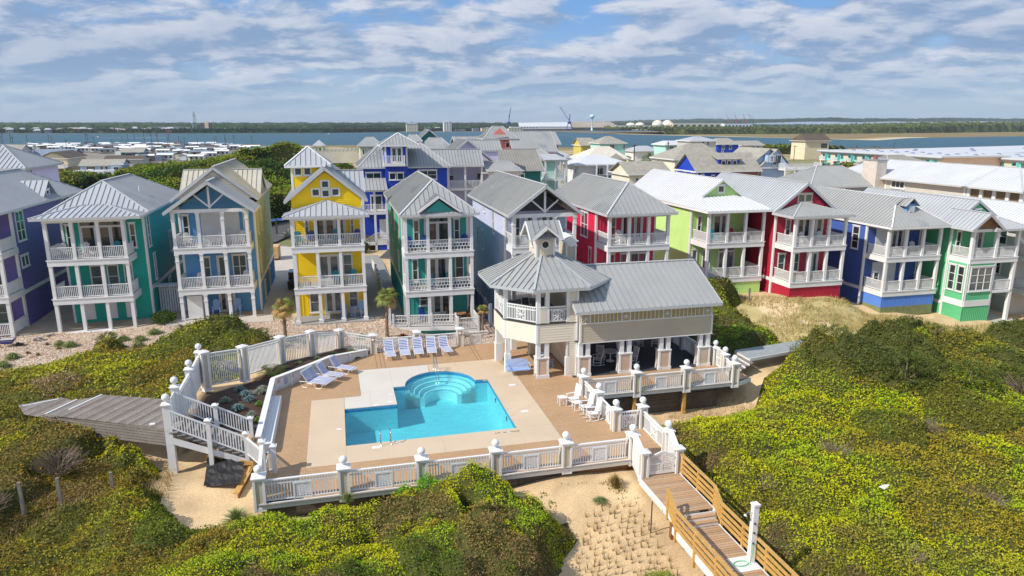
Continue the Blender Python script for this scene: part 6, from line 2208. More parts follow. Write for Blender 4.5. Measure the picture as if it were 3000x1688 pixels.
RK = make_rocker('white2', 'white rocking chair')
first = True
for (u, w, rz, lab) in ((12.75,36.35,-1.25, 'white rocking chair nearest the pavilion, of three along the fence'),(13.05,35.05,-1.45, 'white rocking chair with the side table before it, middle of three along the fence'),
      (13.1,34.05,-1.5, 'white rocking chair nearest the gate, of three along the fence')):
 o = RK if first else copy_tree(RK)
 first = False
 place(o, u, w, ZD, rz, lab, 'white rocking chairs by the fence')
for i, (u, w, rz) in enumerate(((16.6,42.6,-1.9),(17.3,43.6,2.6),(18.9,43.4,-2.6 + 3.14),(19.0,42.3,1.8 - 3.14),(21.0,45.6, .3),(22.3,45.4,-.4))):
 lab = ('white rocking chair on the tower side of the pavilion table', 'white rocking chair behind the tower side of the pavilion table', 'white rocking chair behind the far side of the pavilion table', 'white rocking chair at the far side of the pavilion table',
   'white rocking chair deep in the pavilion shade near the middle', 'white rocking chair deep in the pavilion shade by the side rail')[i]
 place(copy_tree(RK), u, w, ZD, rz, lab, 'white rocking chairs in the pavilion')
BR = make_rocker('bluechair', 'pale blue rocking chair')
place(BR, 13.2,42.9, ZD, 1.9, 'pale blue rocking chair under the gazebo tower by the stair wall')

def side_table(u, w, label, m='white2'):
 T = Thing('side_table', label, 'table', u, w, ZD)
 mb = MB()
 for i in range(5):
  mb.box(u - .24, u + .24, w - .24 + i * .098, w - .15 + i * .098, ZD + .46, ZD + .485)
 T.part('table_top', mb, m)
 for a in (-1,1):
  for b in (-1,1):
   T.part('leg', MB().box(u + a * .2 - .025, u + a * .2 + .025, w + b * .2 - .025, w + b * .2 + .025, ZD, ZD + .455), m)

side_table(12.15,36.55, 'small white side table beside the rocking chair nearest the pavilion')
side_table(12.75,35.6, 'small white side table between the first and second rocking chairs')
round_table(17.8,43.1, ZD, .6, .74, 'white2', 'round white table among the rocking chairs in the pavilion')

def make_lounger():
 T = Thing('sun_lounger', 'blue and white strapped sun lounger', 'sun lounger')
 r = .02
 mb = MB()
 for s in (-1,1):
  x = s * .31
  mb.tube([(x, -1.0, .36),(x, .35, .38)], r, 6)
  mb.tube([(x, -.78, .36),(x * 1.03,-.62, .02),(x * 1.03,-.28, .02),(x, -.08, .37)], r, 6)
  mb.tube([(x, .30, .37),(x * 1.03, .12, .02) if False else (x * 1.03, .36, .02),(x * 1.03, .70, .02),(x * 1.03, .86, .38),(x, .3, .38)], r, 6)
 mb.tube([(-.31,-1.0, .36),(.31,-1.0, .36)], r, 6)
 T.part('frame', mb, 'white2')
 mb = MB()
 bx, bz = .78 * math.cos(math.radians(56)), .78 * math.sin(math.radians(56))
 for s in (-1,1):
  mb.tube([(s * .31, .33, .38),(s * .31, .33 + bx, .38 + bz)], r, 6)
 mb.tube([(-.31, .33 + bx, .38 + bz),(.31, .33 + bx, .38 + bz)], r, 6)
 mb.box(-.26, .26, .33 + bx * .93, .33 + bx * 1.0, .38 + bz * .93, .38 + bz * 1.0 + .02)
 T.part('back_frame', mb, 'white2')
 n = 18
 for i in range(n):
  y = -.96 + 1.27 * i / (n - 1)
  T.part('seat_strap', MB().box(-.33, .33, y - .03, y + .03, .375, .385), 'strap_b' if i % 3 == 1 else 'strap_w')
 n = 13
 for i in range(n):
  t = (i + .5) / n * .78
  y, z = .34 + t * math.cos(math.radians(56)), .39 + t * math.sin(math.radians(56))
  T.part('back_strap', MB().bar((-.33, y, z),(.33, y, z), .012, .052, up=(0, math.cos(math.radians(56)), math.sin(math.radians(56)))) if False else
    MB().slab([(-.33, y - .014, z - .021),(.33, y - .014, z - .021),(.33, y + .014, z + .021),(-.33, y + .014, z + .021)], .012), 'strap_b' if i % 2 == 0 else 'strap_w')
 return T.o

LG = make_lounger()
spots = [(2.98,47.75, .06),(4.02,47.82, .03),(5.0,47.85,-.02),(5.95,47.85,-.05),(6.95,47.78, .12)]
labs = ['striped sun lounger at the garden end of the row of five before the fence', 'striped sun lounger second from the garden in the row of five', 'striped sun lounger in the middle of the row of five, before a fence post',
  'striped sun lounger second from the pavilion in the row of five', 'striped sun lounger at the pavilion end of the row of five before the fence']
first = True
for (u, w, rz), lab in zip(spots, labs):
 o = LG if first else copy_tree(LG)
 first = False
 place(o, u, w, ZD, rz, lab, 'striped sun loungers along the rear fence')
for (u, w, rz), lab in zip([(-2.05,43.05,1.05),(-1.75,43.55,1.02),(-1.15,44.25,1.0),(-.35,45.35, .95)],
       ['striped sun lounger nearest the rules board, its side pressed against another lounger', 'striped sun lounger tucked between the one by the rules board and a third',
       'striped sun lounger third along the white garden wall, slightly apart', 'striped sun lounger standing alone at the far end of the garden wall group']):
 place(copy_tree(LG), u, w, ZD, rz, lab, 'striped sun loungers along the garden wall')

T = Thing('porch_swing', 'pale blue slatted swing bench hanging under the gazebo tower', 'swing', 10.9,42.1, ZD + .3)
zs = ZD + .42
for i in range(5):
 T.part('seat_slat', MB().box(10.15,11.65,41.78 + i * .1,41.865 + i * .1, zs, zs + .025), 'bluechair')
for i in range(17):
 x = 10.2 + i * .088
 h = .46 + .1 * math.sin(math.pi * i / 16)
 T.part('back_slat', MB().bar((x, 42.3, zs + .04),(x, 42.5, zs + h), .06, .02, up=(0,1,0)), 'bluechair')
T.part('back_rail', MB().bar((10.15,42.33, zs + .12),(11.65,42.33, zs + .12), .03, .07), 'bluechair')
T.part('seat_front', MB().box(10.15,11.65,41.74,41.775, zs - .06, zs + .02), 'bluechair')
for x in (10.1,11.62):
 T.part('armrest', MB().box(x, x + .08,41.7,42.35, zs + .3, zs + .33), 'bluechair')
 T.part('arm_post', MB().box(x + .02, x + .06,41.75,41.8, zs, zs + .3), 'bluechair')
 for y in (41.8,42.3):
  T.part('chain', MB().tube([(x + .04, y, zs),(x + .04,42.05,2.8)], .008,5), 'steel')

T = Thing('patio_chair', 'dark mesh patio chair on the upper floor of the gazebo', 'chair', 11.9,43.6,4.07)
T.part('back_sling', MB().slab([(11.66,43.9,4.5),(12.14,43.9,4.5),(12.14,44.1,5.05),(11.66,44.1,5.05)], .02), 'black')
T.part('seat_sling', MB().box(11.66,12.14,43.4,43.9,4.47,4.5), 'black')
for s in (11.64,12.16):
 T.part('frame', MB().tube([(s, 43.4,4.07),(s, 43.42,4.72),(s, 43.95,4.72),(s, 44.0,4.07)], .015,6), 'white2')
 T.part('frame', MB().tube([(s, 43.9,4.48),(s, 44.1,5.07)], .015,6), 'white2')
round_table(11.6,42.2,4.07, .45, .7, 'blue_ch', 'dark blue round table behind the railing of the gazebo upper floor')

T = Thing('wheelbarrow', 'blue wheelbarrow filled with sand near the purple house porch', 'wheelbarrow', -25.0,58.9,-.2)
mb = MB(); z = .15
mb.v = [(-25.5,58.6, z),(-24.8,58.6, z),(-24.8,59.0, z),(-25.5,59.0, z),(-25.75,58.45, z + .35),(-24.6,58.45, z + .35),(-24.6,59.15, z + .35),(-25.75,59.15, z + .35)]
mb.f = [(0,1,2,3),(0,4,5,1),(1,5,6,2),(2,6,7,3),(3,7,4,0)]
T.part('tray', mb, 'blue_ch')
T.part('load', MB().prism([(-25.6,58.5),(-24.7,58.5),(-24.7,59.1),(-25.6,59.1)], z + .2, z + .33), 'sand_path')
T.part('wheel', MB().tube([(-24.45,58.76, .0),(-24.45,58.84, .0)], .18,14), 'black')
for y in (58.5,59.1):
 T.part('handle', MB().tube([(-24.5,58.8,-.0),(-26.3, y, .3)], .02,6), 'wood_new')
 T.part('leg', MB().tube([(-25.5, y, .12),(-25.5, y, -.2)], .02,6), 'black')
for (u, w, n_, lab) in ((-23.7,60.3,9, 'stack of flat tan stones beside the teal house porch'),(-23.2,61.5,6, 'heap of pale broken blocks at the corner of the teal house'),(-26.3,58.6,5, 'flat stones lying beside the wheelbarrow')):
 T = Thing('stone_pile', lab, 'stones', u, w, -.2)
 for i in range(n_):
  a = random.uniform(0,3)
  x, y, z = u + random.uniform(-.35, .35), w + random.uniform(-.25, .25), -.2 + .07 * (i // 2)
  P = [(x + .2 * math.cos(a + k * 1.57) * random.uniform(.8,1.3), y + .15 * math.sin(a + k * 1.57) * random.uniform(.8,1.3)) for k in range(4)]
  T.part('stone', MB().prism(P, z, z + .07), 'sand_path')
single('crumpled_paper', MB().slab([(23.0,23.4, .6),(23.35,23.5, .72),(23.3,23.75, .6),(23.05,23.8, .5)], .02), 'white', 'small white scrap caught on top of the bright green shrubs', 'litter', 23.1,23.5, .5)
for i, (u, w, dz) in enumerate(((-13.7,30.9,0),(-12.3,31.0,0),(-10.3,31.2,0))):
 z = gz(u, w)
 single('fence_stake', MB().box(u - .06, u + .06, w - .06, w + .06, z - .3, z + 1.55), 'wood_gr', ('weathered stake farthest from the staircase in the brush', 'middle of three weathered stakes in the brush', 'weathered stake nearest the staircase in the brush')[i], 'post', u, w, z, 'weathered stakes in the dune brush')
z = gz(3,60)
single('utility_pedestal', MB().box(-.72,-.58,56.6,56.74,-.1, .75), 'sand_path', 'pale round capped utility post in the gravel before the yellow house', 'post', -.65,56.7,0)
T = Thing('golf_cart', 'golf cart under a tan fabric cover in the driveway', 'golf cart', -8.1,90.2,0)
T.part('fabric_cover', MB().slab([(-8.9,89.2,1.75),(-7.5,89.2,1.75),(-7.4,91.6,1.7),(-8.9,91.6,1.7)], 1.45), mat('tan_cover_fabric', lin(206,170,128), .8, .1,2, bump=.08, bscale=2))
for x in (-8.8,-7.6):
 for y in (89.6,91.2):
  T.part('wheel', MB().tube([(x, y, .25),(x + .15, y, .25)], .25,12), 'black')
T = Thing('parked_truck', 'black pickup truck in the shade beside the yellow house', 'truck', -4.7,74,0)
T.part('body', MB().box(-5.4,-4.25,72.0,77.0, .45,1.0), 'black')
T.part('cab', MB().slab([(-5.35,73.2,1.7),(-4.3,73.2,1.7),(-4.3,75.0,1.7),(-5.35,75.0,1.7)], .7), 'glass')
for y in (73.0,76.0):
 for x in (-5.42,-4.4):
  T.part('wheel', MB().tube([(x, y, .38),(x + .2, y, .38)], .38,12), 'pipe')
T = Thing('street_sign', 'blue street name signs on a short wooden post', 'sign', -9.4,111.8,0)
T.part('post', MB().box(-9.5,-9.25,111.7,111.95,-.1,2.3), 'wood_old')
T.part('sign_blade', MB().box(-11.0,-9.4,111.7,111.75,2.0,2.35), 'cobalt_lt'); T.part('sign_blade', MB().box(-9.4,-8.3,111.76,111.8,2.05,2.4), 'cobalt_lt')

# ---- houses behind the front row
def shingle_roof(T, kind, a0, a1, w0, w1, ze, zr, m, hips=(0,0)):
 """kind 'u': ridge along u."""
 o = .06
 if kind == 'u':
  wc = (w0 + w1) / 2
  R0, R1 = (a0 + hips[0], wc, zr),(a1 - hips[1], wc, zr)
  P = [(a0, w0, ze),(a1, w0, ze),(a1, w1, ze),(a0, w1, ze)]
 else:
  uc = (a0 + a1) / 2
  R0, R1 = (uc, w0 + hips[0], zr),(uc, w1 - hips[1], zr)
  P = [(a0, w1, ze),(a0, w0, ze),(a1, w0, ze),(a1, w1, ze)]
 ro = None
 fs = [[P[0], P[1], R1, R0], [P[2], P[3], R0, R1]] if kind == 'u' else [[P[0], P[1], R0, R1], [P[2], P[3], R1, R0]]
 if kind == 'u':
  if hips[0]: fs.append([P[3], P[0], R0])
  if hips[1]: fs.append([P[1], P[2], R1])
 else:
  if hips[0]: fs.append([P[1], P[2], R0])
  if hips[1]: fs.append([P[3], P[0], R1])
 mb = MB()
 for a, b in ((P[0], P[1]),(P[1], P[2]),(P[2], P[3]),(P[3], P[0])):
  fascia(mb, a, b, .25, .06)
 ro = T.part('roof', mb, 'white')
 for f in fs:
  T.part('roof_slope', MB().slab(f, .12), m, parent=ro)
 return ro

GB = 'houses between the front row and the sound'

def bg_house(label, a0, a1, w0, w1, zg, ze, zr, paint, roofm, ridge='u', hips=(0,0), ov=.5, metal=True, wf=(), wr=(), wlf=(), gables=True, name='house', sp=.45, grp=GB, glass='glass'):
 T = Thing(name, label, 'house', (a0 + a1) / 2, w0, zg, grp)
 Ff, Fr, Fl = Face((a0, w0),(a1, w0)), Face((a1, w0),(a1, w1)), Face((a0, w1),(a0, w0))
 for F in (Ff, Fr, Fl, Face((a1, w1),(a0, w1))):
  wall(T, F, zg, ze, paint, kind='lap' if w0 < 130 else 'flat')
  if w0 < 160:
   corner_board(T, F, 0, zg, ze, .18)
 if gables:
  if ridge == 'u':
   for F, h in ((Fl, hips[0]),(Fr, hips[1])):
    if not h:
     gm = MB(); lap_siding(gm, F, [(0, ze),(F.L, ze),(F.L / 2, zr - .1)], .2 if w0 < 130 else 1.0); T.part('gable_wall', gm, paint)
  elif not hips[0]:
   gm = MB(); lap_siding(gm, Ff, [(0, ze),(Ff.L, ze),(Ff.L / 2, zr - .1)], .2 if w0 < 130 else 1.0); T.part('gable_wall', gm, paint)
 if metal:
  if ridge == 'u':
   cross_roof(T, a0 - ov, a1 + ov, w0 - ov, w1 + ov, ze, zr, roofm, sp=sp, hipL=hips[0] or None, hipR=hips[1] or None)
  else:
   gable_roof(T, a0 - ov, a1 + ov, w0 - ov, w1 + ov, ze, zr, roofm, sp=sp, hipf=hips[0] or None, back=hips[1] or 'gable')
 else:
  shingle_roof(T, ridge, a0 - ov, a1 + ov, w0 - ov, w1 + ov, ze, zr, roofm, hips)
 for F, L in ((Ff, wf),(Fr, wr),(Fl, wlf)):
  for it in L:
   window(T, F, it[0], it[1], it[2], it[3], it[4] if len(it) > 4 else 1, it[5] if len(it) > 5 else 2, glass=glass, fr=.12, base=.04)
 T.F = (Ff, Fl, Fr)
 return T

def open_porch(T, u0, u1, w0, w1, zf, zt, n=3, rail=True, zg=None, floor=True):
 if floor:
  T.part('balcony_floor', MB().box(u0, u1, w0, w1, zf - .35, zf), 'white')
 for i in range(n + 1):
  u = u0 + .15 + (u1 - u0 - .3) * i / n
  T.part('porch_post', MB().box(u - .14, u + .14, w0, w0 + .28, zf if zg is None else zg, zt), 'white')
 if rail:
  railing(T, (u0 + .1, w0 + .1),(u1 - .1, w0 + .1), zf, 1.0, sp=.2, bw=.07)
  railing(T, (u1 - .08, w0 + .1),(u1 - .08, w1), zf, 1.0, sp=.2, bw=.07)
  railing(T, (u0 + .08, w0 + .1),(u0 + .08, w1), zf, 1.0, sp=.2, bw=.07)

T = bg_house('royal blue house with square lookout tower and small white balcony', 3.3,14.9,97,107,0,10.8,13.9, 'royal', 'roof', 'u', (3.5,3.5), wf=[(.5,2.6,8.2,10.1,2),(7.6,10.2,9.0,10.3,2),(1.0,2.6,4.6,7.0,1)], wr=[(1.5,3.0,8.0,10.0,1,2)])
Ft, Ftl, Ftr = Face((6.45,96.0),(9.4,96.0)), Face((6.45,99.5),(6.45,96.0)), Face((9.4,96.0),(9.4,99.5))
for F in (Ft, Ftl, Ftr):
 wall(T, F, 2.0,13.8, 'royal', name='tower_wall'); corner_board(T, F, 0,10.9,13.8, .18); corner_board(T, F, F.L - .18,10.9,13.8, .18)
french_door(T, Ft, .75,2.35,11.35,13.5,2)
window(T, Ftr, .5,2.4,11.4,13.4,2,3, fr=.12); window(T, Ft, .4,1.35,9.1,10.1,1,1, fr=.12); window(T, Ft, 1.45,2.4,9.1,10.1,1,1, fr=.12)
T.part('balcony_floor', MB().box(6.1,9.0,94.7,96.0,11.0,11.3), 'white')
for p, q in (((6.15,94.75),(8.95,94.75)),((6.15,94.8),(6.15,95.95)),((8.95,94.8),(8.95,95.95))):
 railing(T, p, q, 11.3,1.05, sp=.22, bw=.08)
cs = [(5.75,95.2,13.75),(11.0,95.2,13.75),(11.0,100.4,13.75),(5.75,100.4,13.75)]
ap = (8.4,97.8,15.3)
mb = MB()
for i in range(4):
 fascia(mb, cs[i], cs[(i + 1) % 4]); ridge_cap(mb, cs[i], ap, .16)
tr_ = T.part('tower_roof', mb, 'white')
for i, dn in enumerate(((0,-1),(1,0),(0,1),(-1,0))):
 roof_face(T, tr_, [cs[i], cs[(i + 1) % 4], ap], dn, 'roof')
open_porch(T, 3.0,6.4,94.0,97.0,5.1,8.0,2)
open_porch(T, 3.0,6.4,94.0,97.0,1.0,4.8,2, rail=False, zg=0)
roof_face(T, T.part('porch_roof', MB().box(2.9,6.5,93.6,94.0,7.8,8.0), 'white'),[(2.8,93.5,8.0),(6.45,93.5,8.0),(6.45,97.0,9.4),(2.8,97.0,9.4)], (0,-1), 'roof')
wall(T, Face((3.1,95.6),(8.0,95.6)), 0,4.8, 'royal', kind='batten')
T.part('door', MB().box(5.3,6.4,95.5,95.57,1.4,3.9), 'white')
T.part('stoop', MB().box(4.6,7.2,94.0,95.55,1.0,1.3), 'white')
T.part('stoop_wall', MB().box(4.8,7.0,94.1,95.5,-.1,1.0), 'royal')
railing(T, (4.7,94.05),(7.1,94.05), 1.3,1.0, sp=.2, bw=.07); railing(T, (2.7,94.4),(4.6,94.4), -.1,1.0, z1=1.2, sp=.2, bw=.07)

T = bg_house('lilac house with truss gabled balcony between the royal blue and peach houses', 15.0,22.5,102,110,0,10.9,14.3, 'lilac', 'roof', 'w', (0,0), wf=[(.8,1.7,8.4,9.2,1),(5.0,6.0,7.5,9.5,1)])
cross_roof(T, 13.0,20.4,98.3,103.0,10.75,12.95, 'roof');
open_porch(T, 15.2,20.3,98.6,102.0,7.6,10.7,2)
open_porch(T, 15.2,20.3,98.6,102.0,4.0,7.2,2)
F = Face((20.3,98.6),(20.3,102.6)); T.part('gable_truss', MB().face_bar(F, 0,10.8,2,12.6, .2,0, .1).face_bar(F, 4,10.8,2,12.6, .2,0, .1).face_bar(F, 2,10.8,2,12.6, .15,0, .1).face_bar(F, 0,10.8,4,10.8, .2,0, .1), 'white')
cross_roof(T, 19.5,24.6,105.0,109.0,12.6,14.1, 'roof')
wall(T, Face((21.0,105.2),(24.0,105.2)), 10.0,12.6, 'lilac')
roof_face(T, T.part('low_roof', MB().box(20,26,98.0,98.2,9.6,9.8), 'white'),[(20.6,97.4,9.9),(26.2,97.4,9.9),(25.0,101.8,11.2),(20.6,101.8,11.2)], (0,-1), 'roof')
wall(T, Face((21,98.2),(25.6,98.2)), 4,9.7, 'lilac'); window(T, Face((21,98.2),(25.6,98.2)), 1.6,3.0,7.0,9.0,2)

T = bg_house('deep teal house with weathered grey brown metal roof and teal gable end', 25.6,31.6,108,116.5,-.3,9.4,12.5, 'deepteal', 'roof_dk', 'u', wr=[(2.5,3.5,6.8,8.8),(4.6,5.6,6.8,8.8)], wf=[(2.0,3.4,6.5,8.8,2)])
T = bg_house('house with broad grey metal roof before the peach tower house', 31.5,39.0,124,133,-.5,11.6,15.2, 'peach', 'roof', 'u', wr=[(3,4,9,11)])
T = bg_house('pale slate house with high metal roof beside the broad grey roof', 34.5,42.8,134,142,-.5,12.6,15.0, 'slate', 'roof', 'u')
T = bg_house('peach tower house with hipped lookout roof', 27.0,31.8,127,131,-.5,13.9,16.1, 'peach', 'roof', 'u', (2.3,2.3), wf=[(3.4,4.2,12.2,13.2,1,1),(1.3,2.6,11.3,13.4,2)], ov=.8)
F = Face((26.6,126.1),(31.6,126.1)); T.part('gable_wall', MB().face_poly(F, [(1.3,14.6),(3.7,14.6),(2.5,15.8)], 0, .1), 'peach')
T = bg_house('long grey roofed house behind the lilac house', 22.0,32.0,128,137,-.5,11.8,14.2, 'slate', 'roof', 'u')
T = bg_house('grey hip roofed house seen over the royal blue roof', 18.5,24.0,150,158,-.5,11.4,13.6, 'slate', 'roof', 'u', (2,2))
T = bg_house('teal gabled roof peeking above the royal blue house', 18.3,22.6,158,165,-.5,13.0,15.3, 'deepteal', 'roof', 'w')
T = bg_house('small grey roof between the teal gable and the tower', 15.8,18.2,156,162,-.5,12.8,14.2, 'slate', 'roof', 'u', (1,1))
for (u, w, lab, col, zt) in ((35.3,118, 'narrow aqua house with screened corner porch facing the side street', 'aquapale', 10.4),(38.2,126, 'narrow white house with stacked corner porches', 'whitewall', 10.3),(46.5,150, 'pale blue gabled house with white porch behind the narrow porch houses', 'paleblue', 9.6)):
 T = bg_house(lab, u - 2.4, u + 1.8, w, w + 9,-.5, zt, zt + 1.8, col, 'roof', 'u', (1.5,2.0), wf=[(.6,1.5, zt - 2.4, zt - .5),(.6,1.5, zt - 5.6, zt - 3.6)])
 open_porch(T, u - .6, u + 3.2, w - 2.2, w + .0, zt - 3.1, zt, 2)
 open_porch(T, u - .6, u + 3.2, w - 2.2, w + .0, zt - 6.4, zt - 3.4,2)
 roof_face(T, T.part('porch_roof', MB().box(u - .9, u + 3.4, w - 2.5, w - 2.3, zt - .1, zt + .1), 'white'),[(u - .9, w - 2.6, zt + .1),(u + 3.5, w - 2.6, zt + .1),(u + 2.0, w + .3, zt + 1.0),(u - .9, w + .3, zt + 1.0)], (0,-1), 'roof_lt')
T = bg_house('small white house with hipped roof by the sound', 6.4,12.0,190,198,-1.5,10.8,13.1, 'ivorywall', 'roof', 'u', (2.5,2.5), wf=[(2.6,4.2,9.0,10.4,3,1),(.5,1.1,8.6,10.0)])
T = Thing('sound_fence', 'long white wall with pointed pickets near the sound', 'fence', -2,200,0)
T.part('fence_wall', MB().box(-9,6,200,200.3,6.0,9.4), 'ivorywall')
for i in range(14):
 T.part('picket', MB().box(-8.8 + i * 1.05,-8.4 + i * 1.05,199.9,200.1,9.4,10.0), 'white')
T = Thing('gazebo', 'tiny white gazebo with pyramid roof on the dune behind the yellow house', 'gazebo', -4,205,6)
for a in (-1,1):
 for b in (-1,1):
  T.part('post', MB().box(-4.2 + a * 1.1 - .2,-4.2 + a * 1.1 + .2,205 + b * 1.1 - .2,205 + b * 1.1 + .2,6,10.6), 'white')
T.part('base', MB().box(-5.6,-2.8,203.6,206.4,5,8.4), 'ivorywall')
mb = MB(); mb.v = [(-6.1,203.1,10.6),(-2.3,203.1,10.6),(-2.3,206.9,10.6),(-6.1,206.9,10.6),(-4.2,205,12.2)]; mb.f = [(0,1,4),(1,2,4),(2,3,4),(3,0,4),(3,2,1,0)]
T.part('roof', mb, 'roof_lt')

T = bg_house('white hip roofed house with wide glass railed balcony', 49.6,60.2,141,151,-1,8.2,9.9, 'whitewall', 'roof_w', 'u', (5,5), metal=False, ov=1.2, wlf=[(5,5.6,6.6,7.4,1,1),(8,8.6,6.2,7.2,1,1)])
open_porch(T, 53.0,60.6,139.4,141,4.8,8.2,3, rail=False)
T.part('glass_railing', MB().box(53.1,60.5,139.5,139.55,4.9,5.9), 'glass_b'); T.part('handrail', MB().box(53.1,60.5,139.45,139.6,5.95,6.05), 'white')
window(T, Face((53,140.96),(60,140.96)), .4,2.2,4.9,7.4,2,1); window(T, Face((53,140.96),(60,140.96)), 4.8,6.8,4.9,7.4,2,1); window(T, Face((53,140.96),(60,140.96)), .4,6.6,1.6,4.0,5,1)
T = bg_house('cream house with pale tan hipped roof and round gable vent', 60.5,70.3,165,176,-1.3,8.1,10.9, 'beigewall', mat('cream_shingle', lin(208,200,186), .85, .1), 'u', (5,3), metal=False, ov=.9)
F = Face((65.0,163.9),(69.6,163.9)); T.part('gable_wall', MB().face_poly(F, [(0,8.0),(4.6,8.0),(2.3,9.4)], 0, .2), 'greybeige')
T = bg_house('mustard yellow house with brown shingle roof at the water', 103,111.5,290,300,-2,7.6,10.6, 'mustard', 'shingle', 'u', (0,3), metal=False, ov=.7, wf=[(4.6,6.2,4.2,6.2,2,1),(2,3,4.4,6,1,1),(6.8,8,4.4,6,1,1)])
T = bg_house('pale aqua house on stilts with grey pyramid roof', 101,111.6,262,273,3.9,9.1,11.7, 'aquapale', 'shingle', 'u', (5,5), metal=False, ov=.7, wf=[(3.8,6.0,6.9,8.6,3,1),(9.6,10.4,6.9,8.6)])
open_porch(T, 101,111.6,262,272,3.9,4.2,5, rail=False, zg=-2, floor=False)
T = bg_house('low white house with grey roof and deep upper porch', 145,160,330,342,-2.2,3.2,5.6, 'whitewall', 'roof_lt', 'u', (6,6), metal=False, ov=1, wf=[(8,9.5,-.0,2.2),(11,12.6,0,2.2)])
T = bg_house('two storey aqua house with white roof beside the marsh', 166,177,342,352,-2.2,6.0,7.8, 'aquapale', 'roof_w', 'u', (4,4), metal=False, ov=1, wf=[(1,3,3,5,2),(5,8,3,5,3),(4,7,-1,1.4,3)])
T = bg_house('low cream house with dark grey roof behind the pink house', 54.3,62.5,125,134,-1,7.2,9.3, 'ivorywall', 'shingle', 'u', (0,0), metal=False, ov=.6, wf=[(1.2,1.9,5.3,6.5),(2.7,3.4,5.3,6.5)])
T = bg_house('cream house with huge pale hipped roof behind the lime house', 76.3,89.0,150,162,-1.2,8.5,11.9, 'ivorywall', 'shingle', 'u', (6.5,3), metal=False, ov=.6, wf=[(3.4,4.2,6.6,8,1,2),(5.6,7.6,6.4,8,3,2)])
T = bg_house('royal blue gabled house with tan roof and shed dormer', 66.0,79.0,120.5,128.5,-1,7.8,11.0, 'royal', 'shingle', 'u', metal=False, ov=.6, wf=[(.8,1.5,5.6,7.2),(3.0,3.7,5.4,7.0)], wlf=[(3,3.8,6.2,7.6),(6,6.8,6.2,7.6)])
T.part('dormer', MB().box(71.0,75.4,121.6,124,8.6,9.9), 'royal'); T.part('dormer_roof', MB().slab([(70.6,121.1,9.9),(75.8,121.1,9.9),(75.8,124.6,10.9),(70.6,124.6,10.9)], .12), 'shingle')
F = Face((71.0,121.59),(75.4,121.59))
for a in (.6,1.8,3.0):
 window(T, F, a, a + .9,8.75,9.65,1,1, fr=.12)
F = Face((66.0,120.4),(79,120.4)); T.part('brick_front', MB().face_box(F, 4.5,13,3.0,7.7,0, .1), 'brick')
T = bg_house('pale blue gabled house with white upper deck behind the crimson house', 80.6,88.6,126,136,-1.2,8.2,11.7, 'paleblue', 'shingle', 'w', metal=False, ov=.6, wf=[(.8,2.8,5.8,7.9,3)])
T.part('gable_front', MB().face_poly(Face((82.8,125.4),(89.5,125.4)),[(0,8.2),(6.2,8.2),(3.3,11.3)], 0, .1), 'paleblue')
shingle_roof(T, 'w', 82.2,89.8,125.0,133,8.0,11.6, 'shingle')
window(T, Face((82.8,125.3),(89.5,125.3)), 2.4,4.4,8.4,10.4,2,1)
open_porch(T, 86.4,95.0,122.6,125.4,7.8,8.2,4); open_porch(T, 86.4,95.0,122.6,125.4,3.6,7.5,4, rail=False)
T.part('dormer', MB().box(83.6,85.4,124.6,128,9.0,10.4), 'paleblue')
window(T, Face((83.6,124.58),(85.4,124.58)), .5,1.3,9.1,10.2,2,2)
T = bg_house('grey house with hipped shingle roof before the sound', 118.6,128.2,222,232,-1.5,10.8,12.2, 'greywall', 'roof_lt', 'u', (4,4), metal=False, wf=[(4,5.2,9.3,10.6),(6.0,7.0,9.3,10.6)])
T = bg_house('small royal blue house with tan roof by the sound', 152,161.6,262,272,-1.5,8.4,10.7, 'royal', 'shingle', 'u', (2.5,2.5), metal=False, wf=[(2,3.4,6.3,8,2),(5.4,6.6,6.3,8),(2,3,4.4,5.6)])
T = bg_house('small grey gabled house beside the small royal blue house', 168,178.4,270,280,-1.5,7.7,9.4, 'greywall', 'shingle', 'u', (0,0), metal=False, wf=[(5,6.2,5.6,7.2),(7.5,8.6,5.6,7.2)])
T = bg_house('tall tan house on stilts at the edge of the marsh', 243.5,258,330,342,-2.2,7.7,11.2, 'beigewall', 'shingle_br', 'u', (2,0), metal=False, ov=1, wf=[(9.5,13.5,3.6,6.4,3)])
T = bg_house('white two storey house with white roof by the sound', 147.6,160.2,300,312,-2,7.1,8.8, 'aquapale', 'roof_w', 'u', (4,4), metal=False, ov=1, wf=[(2,4,4.6,6.4,2),(6,9,4.6,6.4,3),(5,8, .6,3,3)])
T = bg_house('brown roofed cottage half hidden behind shrubs by the sound', 180,198,300,310,-2,4.6,6.6, 'brick', 'shingle_br', 'u', metal=False)
T = bg_house('grey hip roofed house between the crimson and cobalt roofs', 69.5,82,92,102,-1.5,7.2,10.0, 'slate', 'roof', 'u', (5,4), wf=[(4,6,5.4,6.8,3)])
T = bg_house('small grey pyramid roof before the condominiums', 117.5,129,130,140,-1.5,7.5,9.6, 'slate', 'roof_dk', 'u', (4,4))
T = bg_house('long beige house with white metal roof, square shingled chimney and screened corner porch', 82.0,91.5,76.5,101.5,-2,8.4,10.9, 'greybeige', 'roof_w', 'w', (0,4), ov=.9)
Fl_ = Face((81.98,101.5),(81.98,76.5))
window(T, Fl_, 11.6,14.4,7.0,8.2,3,1, fr=.2)
T.part('door', MB().face_box(Fl_, 3.0,5.2,5.6,8.1,0, .12), 'white')
for x in (1.2,5.6,10.4,24.6):
 T.part('corner_board', MB().face_box(Fl_, x, x + .3,2,8.35,0, .07), 'white')
T.part('porch_floor', MB().box(82,91.5,68.4,76.4,5.6,5.9), 'white')
